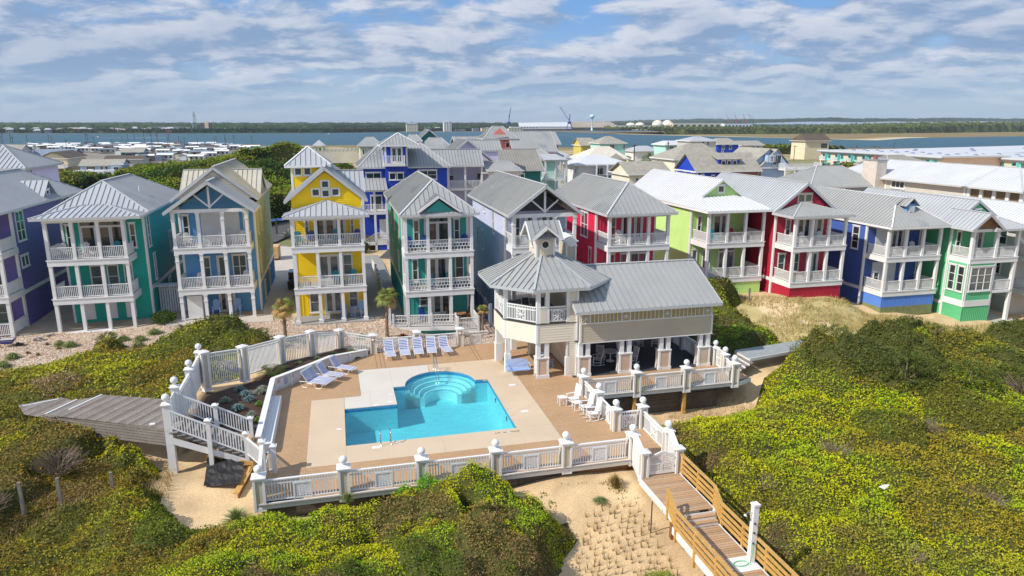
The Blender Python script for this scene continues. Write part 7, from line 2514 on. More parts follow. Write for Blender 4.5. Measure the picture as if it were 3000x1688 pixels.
for i in range(5):
 w = 76.2 - i * 1.9
 T.part('porch_post', MB().box(81.95,82.4, w - .25, w + .25,0,8.4), 'white')
 if i < 4:
  T.part('screen_opening', MB().box(82.15,82.2, w - 1.62, w - .28,6.6,8.2), mat('bronze_screen', lin(120,100,74), .6, .1))
  T.part('knee_wall', MB().box(82.1,82.35, w - 1.62, w - .28,5.9,6.58), 'white')
for u in (85,88,91.2):
 T.part('porch_post', MB().box(u - .2, u + .2,68.5,68.9,0,8.4), 'white')
T.part('porch_infill', MB().box(84,91.3,70,76,0,8.3), 'greybeige')
gable_roof(T, 81.1,92.4,67.8,76.6,8.4,10.9, 'roof_w', hipf=5.6, sp=.45)
T.part('chimney', MB().box(80.2,82.0,91.2,94.2,2,11.0), mat('beige_shingle_siding', lin(206,196,186), .8, .1,2)); T.part('chimney_cap', MB().box(80.1,82.15,91.1,94.35,11.0,11.15), 'slate'); T.part('flue', MB().tube([(81.1,92.7,11.1),(81.1,92.7,11.7)], .3,12), 'brick')

T = Thing('condominium', 'long pink and aqua condominium block with white flat roof and balconies', 'apartment block', 220,240,-2.5)

def condo(T, p0, p1, depth, z1, bays, storeys=2, h=3.0, sub=0):
 F = Face(p0, p1)
 q0, q1 = F.pt(0,0,-depth)[:2], F.pt(F.L, 0,-depth)[:2]
 T.part('wall', MB().prism([p0, p1, q1, q0], -2.6, z1), 'condo_pink')
 T.part('roof', MB().prism([F.pt(-1,0,1)[:2], F.pt(F.L + 1,0,1)[:2], F.pt(F.L + 1,0,-depth - 1)[:2], F.pt(-1,0,-depth - 1)[:2]], z1 + .01, z1 + .5), 'roof_w')
 T.part('roof_edge', MB().face_box(F, -1, F.L + 1, z1 - .25, z1,0,1.02), 'bluegrey')
 bw = F.L / bays
 for i in range(bays):
  for s in range(storeys):
   zt = z1 - .7 - s * h
   a = i * bw + .12 * bw
   b = a + bw * .72
   T.part('bay_wall', MB().face_box(F, a, b, zt - 2.5, zt, .02, .06), 'condo_aqua')
   T.part('recess', MB().face_box(F, a + .05 * bw, a + bw * .42, zt - 2.1, zt - .2, .061, .10), 'condo_teal')
   T.part('window', MB().face_box(F, a + .1 * bw, a + bw * .26, zt - 2.0, zt - .4, .101, .14), 'glass')
   T.part('window', MB().face_box(F, a + bw * .5, a + bw * .68, zt - 1.6, zt - .3, .061, .12), 'glass_b')
   rl = MB().face_box(F, a, a + bw * .44, zt - 1.15, zt - 1.05,1.1,1.2)
   n = 14
   for k in range(n):
    x = a + bw * .44 * k / n
    rl.face_box(F, x, x + bw * .44 / n * .55, zt - 2.1, zt - 1.15,1.12,1.18)
   T.part('balcony_railing', rl, 'white', kind='stuff')
   T.part('balcony_floor', MB().face_box(F, a, a + bw * .46, zt - 2.5, zt - 2.15, .06,1.2), 'white')
   T.part('balcony_side', MB().face_box(F, a + bw * .44, a + bw * .46, zt - 2.15, zt, .06,1.2), 'condo_aqua')
 for i in range(bays * 2):
  c = F.pt(F.L * (i + .5) / (bays * 2), z1 + .5,-depth * (.3 + .3 * (i % 2)))
  T.part('roof_vent', MB().sphere(c, .8,8,4, .5), 'bluegrey')

condo(T, (177.5,231),(177.5,176), 24,6.5,8)
condo(T, (204,204),(196.5,150), 30,5.9,7)
T.part('wall', MB().box(196,199,204.5,207,-2,6.9), 'condo_teal')
T2 = Thing('condominium', 'farther low condominium wing with white flat roof', 'apartment block', 270,270,-2.5)
T2.part('wall', MB().prism([(205,238),(262,252),(320,268),(320,220),(235,205)], -2.5,6.0), 'condo_pink')
T2.part('roof', MB().prism([(190,236),(262,254),(324,270),(324,214),(228,200),(202,206),(202,230)], 6.01,6.5), 'roof_w')
for i in range(12):
 T2.part('roof_vent', MB().sphere((205 + i * 9,216 + (i % 3) * 9,6.5), .9,8,4, .5), 'bluegrey')

T = bg_house('cream stilt house with brown roof and white balcony', -104.0,-95.0,290,310,1.0,4.3,6.6, 'beigewall', 'shingle_br', 'w', metal=False, ov=.9, wf=[(2.0,4.4,1.6,3.6,3,1),(6.0,7.4,2.0,3.2,2,1)], wr=[(2,2.6,2.4,3.2,1,1),(6,6.6,2.4,3.2,1,1),(12,12.6,2.6,3.4,1,1)])
open_porch(T, -104.6,-95.2,286.5,290,1.1,1.3,5)
for i in range(5):
 T.part('pile', MB().box(-104.3 + i * 2.2,-104.0 + i * 2.2,286.7,287,-2.2,1.0), 'white')
T.part('under_storey', MB().box(-103.5,-90,292,309,-2,1.0), mat('dull_tan_wall', lin(176,158,134), .8))  # under storey in a darker tan than the walls above
T = bg_house('grey house with dormer at the sound side of the cream stilt house', -138,-125,330,342,-2,5.6,8.1, 'greywall', 'shingle', 'u', metal=False, wf=[(3,6,2.6,5,3,1)], wr=[(3,4,2.4,4.6),(8,9,2.6,4.8)])
T = bg_house('slate house with large blue grey roof behind the cream stilt house', -123.2,-108,335,350,-2,3.1,6.0, 'bluegrey', 'roof_bl', 'u', metal=False, wf=[(3.3,5.0, .6,2.6,2,2)])
T = bg_house('long low pale blue cottage behind the parked motorhomes', -91.2,-77.2,290,300,-2,1.7,3.6, 'paleblue', 'shingle', 'u', metal=False, wf=[(6.6,7.6,-.4,1.2,1,2),(8.2,9.2,-.4,1.2,1,2),(2,5,-.4,1.2,4,1)])
F = Face((-81,288.5),(-76.8,288.5)); T.part('front_wing', MB().box(-80.6,-77,288.6,290,-2,1.6), 'paleblue'); T.part('wing_gable', MB().face_poly(F, [(-.4,1.6),(4.6,1.6),(2.1,3.1)], -2,0), 'white'); window(T, F, 1.2,3.0,-.8,1.0,2,1)
T = bg_house('grey green house with low roof above the dark evergreens', -106.3,-96,400,412,-2.3,2.5,4.2, 'dkgreen', 'shingle', 'u', metal=False, wf=[(2.2,5.2,-.2,2.0,3,1),(8,9, .6,2.0,1,1)])
T = bg_house('low dark roofed shed behind the long cottage', -90,-76,315,325,-2,2.6,3.9, 'greywall', 'shingle_br', 'u', metal=False)
T = bg_house('pale purple house behind the purple house at the row end', -42,-32.6,86,96,-.5,11.9,14.2, 'lilac', 'roof_lt', 'u', (0,4), wf=[(7.2,8.8,10.8,11.7,1,1)], wr=[(1.0,2.2,10.8,11.7,1,1)])

for i, (u0, u1, w, z0, lab) in enumerate(((-84.5,-72.3,262,-1.9, 'white motorhome with dark windows, farthest of the parked row'),(-86,-73.8,256,-1.9, 'tan and white motorhome second in the parked row'),(-88,-78,250,-2.0, 'white motorhome with grey stripe third in the parked row'),(-90,-80,244,-2.0, 'white motorhome nearest the shrubs of the parked row'))):
 T = Thing('motorhome', lab, 'motorhome', u0, w, z0, 'motorhomes parked in a row')
 b_ = MB(); b_.slab([(u0, w, z0 + 3.3),(u1, w, z0 + 3.3),(u1, w + 2.5, z0 + 3.3),(u0, w + 2.5, z0 + 3.3)], 2.8)
 T.part('body', b_, 'whitewall')
 for a in (.12, .3, .55, .78):
  x = u0 + (u1 - u0) * a
  T.part('window', MB().box(x, x + 1.6, w - .04, w, z0 + 1.9, z0 + 2.6), 'glass')
 T.part('stripe', MB().box(u0 + .2, u1 - .2, w - .03, w, z0 + 1.2, z0 + 1.5), 'bluegrey')
 T.part('roof_unit', MB().box(u0 + 4, u0 + 5.5, w + .8, w + 1.8, z0 + 3.31, z0 + 3.6), 'white')
 for x in (u0 + 2, u1 - 3):
  T.part('wheel', MB().tube([(x, w - .05, z0 + .45),(x, w + .3, z0 + .45)], .5,12), 'black')

rr = random.Random(5)
cols_ = ['whitewall', 'paleblue', 'aquapale', 'greywall', 'beigewall', 'condo_aqua']
protos = []
for k, c_ in enumerate(cols_):
 T = Thing('trailer_home', 'trailer', 'trailer', 0,0,0)
 L, D = 7.5 + k * .8,4.0
 T.part('body', MB().box(-L / 2, L / 2,0, D, 0.3,2.9), c_)
 T.part('roof', MB().slab([(-L / 2 - .3,-.5,2.95),(L / 2 + .3,-.5,2.95),(L / 2 + .3, D / 2,3.7),(-L / 2 - .3, D / 2,3.7)], .1).slab([(-L / 2 - .3, D + .5,2.95),(L / 2 + .3, D + .5,2.95),(L / 2 + .3, D / 2,3.7),(-L / 2 - .3, D / 2,3.7)], .1), 'roof_bl' if k == 3 else ('shingle_br' if k == 4 else 'whitewall'))
 for a in (.15, .5, .8):
  T.part('window', MB().box(-L / 2 + L * a, -L / 2 + L * a + 1.1,-.05,0,1.3,2.4), 'glass')
 T.part('awning', MB().box(-L / 2 + .3, L * .1,-2.0,-.1,2.5,2.6), 'wood_old')
 T.part('deck', MB().box(-L / 2 + .3, L * .1,-2.2,-.1, .3, .6), 'wood_gr')
 protos.append(T.o)
used = set()
cn = ('white', 'pale blue', 'aqua', 'grey', 'brown roofed', 'turquoise')
for row, (w, ua, ub) in enumerate(((385,-92,-66),(404,-95,-64),(426,-98,-62),(448,-96,-64),(468,-112,-62),(488,-128,-60),(510,-142,-58),(532,-165,-58),(555,-190,-56),(578,-214,-62),(600,-232,-70),(622,-240,-82),(642,-245,-100),(656,-240,-128))):
 u = ua
 while u < ub:
  if rr.random() < .84:
   k = rr.choice([0,0,0,1,2,3,3,4,5,0,0])
   o = protos[k] if k not in used else copy_tree(protos[k])
   used.add(k)
   place(o, u, w + rr.uniform(-5,5), -2.4 + rr.uniform(-.1, .3), rr.choice([0,0, .15,-.1,1.5,1.6]), 'low %s trailer home in the crowded park beside the sound' % cn[k], 'trailer homes beside the sound')
   if rr.random() < .6:
    x, y, h2 = u + rr.uniform(-4,4), w - rr.uniform(3,8), rr.uniform(1.2,2.8)
    single('park_shed', MB().box(x - 1.6, x + 1.6, y, y + 2,-2.3,-2.3 + h2), rr.choice(['wood_old', 'wood_gr', 'bluegrey', 'shingle_br']), 'small dark shed between the trailer homes', 'shed', x, y, -2.3, 'small sheds between the trailer homes')
  u += rr.uniform(8.5,13)
pole0 = None
for i in range(34):
 u, w = rr.uniform(-260,-60), rr.uniform(480,680)
 if u < -200: w = rr.uniform(560,680)
 h = rr.uniform(8,13)
 if pole0 is None:
  T = Thing('utility_pole', 'thin dark utility pole', 'utility pole')
  T.part('pole', MB().tube([(0,0,0),(0,0,10)], .16,5), 'wood_old')
  T.part('crossarm', MB().box(-1,1,-.08, .08,9.2,9.4), 'wood_old')
  pole0 = T.o
  o = pole0
 else:
  o = copy_tree(pole0)
 place(o, u, w, -2.5, rr.uniform(0,3), 'thin dark utility pole rising among the trailer homes', 'utility poles among the trailer homes')
 o.scale = (1,1, h / 10)
for i, (u, w, h, lab) in enumerate(((-97.5,270,9, 'bare utility pole before the cream stilt house'),(104,236,12, 'utility pole before the aqua stilt house'),(128,258,12, 'utility pole beside the low white porch house'),(96,168,12, 'tall utility pole over the cream hipped roof'),(300,330,9, 'utility pole with transformers behind the condominiums'),(262,330,8, 'lamp pole over the white condominium roof'),(230,320,8, 'utility pole nearest the old pier behind the condominiums'))):
 o = copy_tree(pole0); place(o, u, w, -2.3, .4 * i, lab, None); o.scale = (1.2,1.2, h / 10)

def box_building(name, label, cat, u, w, W_, D_, H_, paint, roofm='shingle', zg=-3.0, win=(4,3), group=None, rise=0.0):
 T = Thing(name, label, cat, u, w, zg, group)
 T.part('wall', MB().box(u - W_ / 2, u + W_ / 2, w, w + D_, zg, zg + H_), paint)
 if rise:
  a, b, z = u - W_ / 2 - 1, u + W_ / 2 + 1, zg + H_
  mb = MB(); mb.v = [(a, w - 1, z),(b, w - 1, z),(b, w + D_ + 1, z),(a, w + D_ + 1, z),(a + W_ * .25, w + D_ / 2, z + rise),(b - W_ * .25, w + D_ / 2, z + rise)]
  mb.f = [(0,1,5,4),(1,2,5),(2,3,4,5),(3,0,4)]
  T.part('roof', mb, roofm)
 else:
  T.part('roof', MB().box(u - W_ / 2 - .3, u + W_ / 2 + .3, w - .3, w + D_ + .3, zg + H_ + .01, zg + H_ + .6), roofm)
 c, r = win
 wb_ = MB()
 for i in range(c):
  for j in range(r):
   x = u - W_ / 2 + W_ * (i + .25) / c
   z = zg + H_ * (j + .3) / r
   T.part('window', MB().box(x, x + W_ * .5 / c, w - .25, w, z, z + H_ * .45 / r), 'glass')
 return T

def shore_line(u):
 return float(np.interp(u, [p[0] for p in FAR], [p[1] for p in FAR]))

rr = random.Random(11)
hc = ['whitewall', 'ivorywall', 'greywall', 'paleblue', 'beigewall', 'brick', 'slate']
nm = ('white', 'ivory', 'grey', 'pale blue', 'beige', 'brick', 'slate')
u = -690
while u < -330:
 k = rr.choice([0,0,0,1,1,2,3,4,5,6])
 box_building('shore_house', '%s waterfront house with dark windows on the distant shore' % nm[k], 'house', u, shore_line(u) + rr.uniform(15,60), rr.uniform(9,16), 10, rr.uniform(5,10), hc[k], rr.choice(['roof_lt', 'shingle', 'roof_lt']), win=(3,3), group='waterfront houses on the distant shore', rise=3.5)
 u += rr.uniform(11,24)
u = -330
while u < 480:
 if rr.random() < .9:
  k = rr.choice([0,1,2,4,5,6])
  box_building('shore_building', '%s low building behind the trees of the distant town' % nm[k], 'building', u, shore_line(u) + rr.uniform(40,260), rr.uniform(14,40), 16, rr.uniform(4,9), hc[k], rr.choice(['roof_w', 'shingle', 'roof_lt', 'brick']), win=(5,2), group='low buildings of the distant town', rise=rr.choice([0,2.5]))
 u += rr.uniform(22,46)
box_building('hotel', 'long white four storey waterfront block on the distant shore', 'apartment block', -341,1700,62,14,12.4, 'whitewall', 'roof_lt', win=(16,4))
box_building('hotel', 'dark glazed end block beside the long white waterfront block', 'apartment block', -381.5,1700,18,14,12.4, 'bluegrey', 'roof_lt', win=(3,4))
T = box_building('apartment_tower', 'brown high-rise apartment tower on the distant shore', 'tower block', -279.4,1740,25,16,21.2, 'towerbrown', 'shingle', win=(6,9))
T.part('roof_house', MB().box(-282,-276,1744,1750,18.2,21.9), 'beigewall')
T.part('stair_tower', MB().box(-283,-275,1739,1740.5,-3,19.2), 'beigewall')
box_building('hotel', 'cream hotel with arched mansard roof over the far harbour', 'hotel', 194.5,1830,29,16,19, 'ivorywall', 'slate', win=(7,6), rise=3.2)
T = box_building('apartment_tower', 'white and glass office tower over the far harbour', 'tower block', 288.5,1850,20,16,24.5, 'whitewall', 'roof_w', win=(3,10))
T.part('roof_house', MB().box(282,292,1852,1860,22,24.5), 'whitewall')
box_building('pavilion_roof', 'white tented pavilion roof above the far tree line', 'pavilion', -216.6,1740,13,12,7.2, 'whitewall', 'roof_w', rise=3.5)

def lattice_tower(name, label, cat, u, w, z0, h, wd, m, group=None):
 T = Thing(name, label, cat, u, w, z0, group)
 mb = MB()
 for a, b in ((-1,-1),(1,-1),(1,1),(-1,1)):
  mb.bar((u + a * wd, w + b * wd, z0),(u + a * wd * .2, w + b * wd * .2, z0 + h), .5)
 n = 8
 for i in range(n):
  t0, t1 = i / n, (i + 1) / n
  k0, k1 = wd * (1 - .8 * t0), wd * (1 - .8 * t1)
  mb.bar((u - k0, w - k0, z0 + h * t0),(u + k1, w - k1, z0 + h * t1), .4); mb.bar((u + k0, w - k0, z0 + h * t0),(u - k1, w - k1, z0 + h * t1), .4)
 T.part('lattice_mast', mb, m, kind='stuff')
 return T

T = lattice_tower('radio_mast', 'tall grey radio mast beside the brown tower block', 'mast', -314,1800,-2,46,4, 'slate')
T.part('platform', MB().box(-317,-311,1797,1803,35,36.5), 'slate')

def water_tower(label, u, w, z0, h, r, m):
 T = Thing('water_tower', label, 'water tower', u, w, z0)
 T.part('stem', MB().tube([(u, w, z0),(u, w, z0 + h * .3),(u, w, z0 + h - r * 1.2),(u, w, z0 + h - r * .6)], [r * .45, r * .22, r * .22, r * .5], 16), m, smooth=True)
 T.part('tank', MB().sphere((u, w, z0 + h), r, 20,12, .8), m, smooth=True)

M['wt'] = mat('pale_aqua_tower_paint', lin(186,226,224), .4, .03)
M['craneblue'] = mat('blue_crane_paint', lin(40,70,150), .5, .05)
M['cranered'] = mat('red_crane_paint', lin(150,60,50), .5, .05)
M['stockpile'] = mat('brown_corrugated_cladding', lin(150,136,122), .8, .15, .08)
water_tower('pale aqua round water tower above the port sheds', 742.7,2000,-3,40.5,7.6, 'wt')
water_tower('small pale blue water tower beside the radio mast', -318.8,1800,-2,21,3.1, 'paleblue')
box_building('port_building', 'white port office block before the big warehouse', 'building', 535,1995,80,25,11, 'whitewall', 'roof_w', win=(9,2))
T = Thing('warehouse', 'huge white arched warehouse on the port quay', 'warehouse', 600,2080,-3)
T.part('shed', MB().slab([(546,2080,8),(708,2080,8),(708,2150,8),(546,2150,8)], 11), 'whitewall')
T.part('roof', MB().slab([(540,2079,8.2),(709,2079,8.2),(706,2110,21.5),(546,2110,20)], 1), 'roof_w')
T = Thing('warehouse', 'brown striped warehouse beside the white one on the quay', 'warehouse', 780,2080,-3)
T.part('shed', MB().slab([(711,2080,5),(863,2080,5),(863,2150,5),(711,2150,5)], 8), 'wood_old')
rfm = MB(); rfm.slab([(711,2079,5.2),(866,2079,5.2),(844,2110,22.6),(712,2110,22.6)], 1)
T.part('roof', rfm, 'stockpile')
for i in range(30):
 T.part('roof_rib', MB().bar((714 + i * 5.2,2078,5.6),(715 + i * 4.4,2109,22.9), .7, .7), 'greybeige')
T = Thing('quay', 'dark quay wall along the port waterfront', 'quay', 620,1990,-3.5)
T.part('quay_wall', MB().prism([(480,1975),(880,2030),(880,2100),(480,2100)], -5,1.5), 'wood_old')

def harbour_crane(label, u, w, z0, h, jib, m, flip=1):
 T = Thing('harbour_crane', label, 'crane', u, w, z0, 'harbour cranes')
 mb = MB()
 for a in (-1,1):
  mb.bar((u + a * h * .14, w, z0),(u + a * h * .04, w, z0 + h * .32), h * .025)
 mb.bar((u - h * .14, w, z0 + h * .03),(u + h * .14, w, z0 + h * .03), h * .03)
 T.part('portal', mb, m)
 T.part('machine_house', MB().box(u - h * .07, u + h * .07, w - 3, w + 3, z0 + h * .26, z0 + h * .36), m)
 T.part('mast', MB().bar((u, w, z0 + h * .36),(u + flip * h * .02, w, z0 + h * .68), h * .03), m)
 T.part('jib', MB().bar((u, w, z0 + h * .40),(u + flip * jib, w, z0 + h), h * .018), m)
 T.part('cable', MB().bar((u, w, z0 + h * .67),(u + flip * jib, w, z0 + h), h * .005), m)

harbour_crane('blue harbour crane with raised jib beside the white warehouse', 672.3,2000,-1,66,-31, 'craneblue')
harbour_crane('slim blue crane rising behind the peach tower roof', 489.5,2000,-1,64,6, 'craneblue')
harbour_crane('small blue crane base beside the brown warehouse', 726,1998,-1,14,2, 'craneblue')
for i, (u, j) in enumerate(((1340.6,-9.5),(1373,-8.5),(1404.7,-7),(1436.5,-18))):
 harbour_crane(('rust red crane nearest the white domes beyond the island', 'second rust red crane beyond the island', 'third crane beyond the island', 'dark green crane with low jib beyond the island')[i], u, 2250,10,40, j, 'cranered' if i < 3 else 'dkgreen')
for i, (u, w, r, zt, lab) in enumerate(((953,2200,15.5,20, 'low white storage dome nearest the brown warehouse'),(985.5,2200,15.5,21, 'second low white storage dome by the port'),(1072.5,2250,18.5,29, 'tall white storage dome before the cranes'),(1109,2250,18.5,29, 'tall white storage dome nearest the cranes'))):
 T = Thing('storage_dome', lab, 'storage dome', u, w, -2, 'white storage domes')
 T.part('dome', MB().sphere((u, w, 12), r, 24,14, (zt - 12) / r), 'ivorywall', smooth=True)
 T.part('tank_wall', MB().tube([(u, w, -3),(u, w, 12)], r, 24), 'ivorywall', smooth=True)
 T.part('vent', MB().box(u - 1.5, u + 1.5, w - 1.5, w + 1.5, zt - .3, zt + 2.5), 'slate')
for i, (u, w, W_, H_, c_) in enumerate(((960,2150,150,14, 'ivorywall'),(1200,2210,180,22, 'beigewall'),(1370,2230,110,20, 'whitewall'),(900,2100,60,10, 'whitewall'))):
 box_building('port_building', ('low cream shed before the white domes', 'long beige shed under the rust red cranes', 'white shed under the dark green crane', 'white shed at the end of the quay')[i], 'building', u, w, W_, 30, H_, c_, 'roof_w', win=(8,1))
for i, (u, w, lab) in enumerate(((-330,1140, 'small speeding motorboat with a white wake on the sound'),(300,1350, 'small white sailboat on the far side of the sound'),(-10,1400, 'small white motorboat close to the far shore'))):
 T = Thing('motorboat', lab, 'boat', u, w, -3.5)
 mb = MB(); mb.v = [(u - 5, w - 1.3,-2.6),(u + 3, w - 1.5,-2.5),(u + 5.5, w, -2.3),(u + 3, w + 1.5,-2.5),(u - 5, w + 1.3,-2.6),(u - 4.6, w - 1,-3.6),(u + 3, w - .8,-3.6),(u + 3, w + .8,-3.6),(u - 4.6, w + 1,-3.6)]
 mb.f = [(0,1,2,3,4),(0,5,6,1),(1,6,2),(2,7,3),(2,6,7),(3,7,8,4),(4,8,5,0),(5,8,7,6)]
 T.part('hull', mb, 'whitewall')
 T.part('cabin', MB().box(u - 1.5, u + 1, w - .9, w + .9,-2.5,-1.3), 'whitewall')
 if i == 1:
  T.part('sail', MB().slab([(u, w, 6),(u, w, -2),(u - 4, w, -2)], .1, (0,-1,0)), 'whitewall')
 if i == 0:
  T.part('wake', MB().prism([(u + 4, w - .8),(u + 90, w - 3.5),(u + 90, w + 3.5),(u + 4, w + .8)], -3.6,-3.42), mat('white_foam', (.75, .78, .8), .8, .2, .3))
T = Thing('old_pier', 'line of dark pilings and a low pier in the water behind the condominiums', 'pier', 330,520,-3.5)
for i in range(60):
 u = 250 + i * 3.4 + rr.uniform(-.8, .8)
 w = 505 + rr.uniform(-14,14)
 T.part('piling', MB().tube([(u, w, -5),(u, w, -1.9 + rr.uniform(-.5, .8))], .3,6), 'wood_old')
T.part('pier_deck', MB().box(290,345,516,521,-1.4,-1.1), 'wood_gr')
T = Thing('parked_truck', 'white pickup truck parked beyond the low grey roof', 'truck', 96,205,-1.5)
T.part('body', MB().box(92.5,98.5,205,207,-1.1,-.3), 'whitewall'); T.part('cab', MB().box(93.8,96.2,205.1,206.9,-.3, .35), 'glass_b')
for x in (93.5,97.3):
 T.part('wheel', MB().tube([(x, 204.95,-1.1),(x, 205.25,-1.1)], .4,12), 'black')
T = Thing('parked_car', 'white car parked beside the low white porch house', 'car', 118,270,-1.8)
T.part('body', MB().box(115,119.5,270,272,-1.4,-.6), 'whitewall'); T.part('cabin', MB().box(116,118.8,270.1,271.9,-.6,0), 'glass')
for x in (115.8,118.6):
 T.part('wheel', MB().tube([(x, 269.95,-1.4),(x, 270.2,-1.4)], .35,12), 'black')
single('portable_toilet', MB().box(89.6,91.0,205,206.4,-1.5, .9), 'cobalt_lt', 'blue portable toilet beside the white pickup truck', 'toilet', 90.3,205.7,-1.5)

# ---- vegetation
M['leaf'] = mat('shrub_foliage', (1,1,1), 0.55,0.0, attr='tint', transl=0.28, spec=0.25)
M['under'] = mat('shrub_inner_twigs', (1,1,1), 0.95,0.25,3.0, attr='tint', spec=0.0)  # twig-coloured layer beneath the leaf cards
M['blade'] = mat('grass_blade', (1,1,1), 0.6,0.0, attr='tint', transl=0.2, spec=0.2)

def worley(x, y, seed=0):
 """Distance to the nearest jittered cell point (cell size 1), and that cell's random value."""
 xi, yi = np.floor(x).astype(np.int64), np.floor(y).astype(np.int64)
 best = np.full(x.shape, 9.0)
 val = np.zeros(x.shape)
 for dx in (-1,0,1):
  for dy in (-1,0,1):
   cx, cy = xi + dx, yi + dy
   n = (cx * 374761393 + cy * 668265263 + seed * 974711) & 0x7fffffff
   n = ((n ^ (n >> 13)) * 1274126177) & 0x7fffffff
   n = n ^ (n >> 16)
   jx, jy = (n & 0x3ff) / 1023.0, ((n >> 10) & 0x3ff) / 1023.0
   d = np.hypot(x - (cx + jx), y - (cy + jy))
   v = ((n >> 20) & 0x3ff) / 1023.0
   m = d < best
   best = np.where(m, d, best)
   val = np.where(m, v, val)
 return best, val

def poly_edge(u, w, poly):
 """Distance inside a polygon's edge (0 outside)."""
 d = np.full(u.shape, 1e9)
 n = len(poly)
 for i in range(n):
  ax, ay = poly[i]
  bx, by = poly[(i + 1) % n]
  vx, vy = bx - ax, by - ay
  t = np.clip(((u - ax) * vx + (w - ay) * vy) / (vx * vx + vy * vy + 1e-9), 0,1)
  d = np.minimum(d, np.hypot(u - ax - t * vx, w - ay - t * vy))
 return np.where(inpoly(u, w, poly), d, 0)

def L_(r, g, b, k=0.95):
 c = lin(r, g, b)
 return np.array([v * k for v in c])

BRIGHT, BRIGHT2, OLIVE, DARK, CEDAR, BROWN, GREY = L_(200,202,24), L_(154,188,30), L_(168,144,46), L_(60,92,30), L_(104,116,50), L_(146,116,78), L_(168,152,136)

def canopy(u, w, spec, seed):
 """Height above the ground and tint of a shrub field."""
 e = np.zeros(u.shape)
 for p in spec['polys']:
  wob = (fbm(u / 1.6, w / 1.6,3, seed + 3) - .5) * 1.1
  e = np.maximum(e, poly_edge(u + wob, w + wob * .7, p))
 for p in spec.get('holes', ()):
  e = np.where(inpoly(u, w, p), 0, e)
 s = spec.get('scale', 2.6)
 f1, v1 = worley(u / s, w / s, seed)
 f2, v2 = worley(u / (s * .38), w / (s * .38), seed + 5)
 f3, v3 = worley(u / (s * .15), w / (s * .15), seed + 8)
 dome = np.sqrt(np.maximum(0,1 - (f1 / .92) ** 2)) * (.55 + .6 * v1)
 d2 = np.sqrt(np.maximum(0,1 - (f2 / .95) ** 2)) * (.4 + .6 * v2)
 d3 = np.sqrt(np.maximum(0,1 - (f3 / .95) ** 2)) * (.4 + .6 * v3)
 f0, v0 = worley(u / (s * 2.3) + .3, w / (s * 1.9), seed + 2)
 big = np.sqrt(np.maximum(0,1 - (f0 / .95) ** 2)) * (.3 + .9 * v0)
 env = sstep(e, 0, spec.get('edge', 1.3))
 h = spec['h'](u, w) if callable(spec['h']) else spec['h']
 H = h * env * (.12 + .52 * big + .50 * dome + .26 * d2 + .12 * d3)
 if 'gaps' in spec:
  g = spec['gaps'](u, w)
  H = H * g
  e = np.where(g < .06,0, e)
 return H, e > 0.02, v1, v2, f1

def blend(c, col, k):
 return c * (1 - k[:, None]) + col[None] * k[:, None]

def make_leaves(P, N_up, size, tint, aspect=0.55, droop=None):
 """Quads at points P (world); size per leaf; random orientation biased to face up."""
 n = len(P)
 a = rng.normal(size=(n, 3))
 nrm = a * .75 + N_up
 nrm /= np.linalg.norm(nrm, axis=1)[:, None]
 r = rng.normal(size=(n, 3))
 t = np.cross(nrm, r)
 t /= np.linalg.norm(t, axis=1)[:, None] + 1e-9
 b = np.cross(nrm, t)
 s = size[:, None]
 V = np.empty((n, 4,3))
 V[:, 0] = P - t * s * .5
 V[:, 1] = P + b * s * .5 * aspect - t * s * .05
 V[:, 2] = P + t * s * .5
 V[:, 3] = P - b * s * .5 * aspect - t * s * .05
 C = np.repeat(tint[:, None], 4,1).reshape(-1,3)
 F = np.arange(n * 4, dtype=np.int32).reshape(n, 4)
 return V.reshape(-1,3), F, C

CAM2 = np.array([0.0,0.0,16.5])

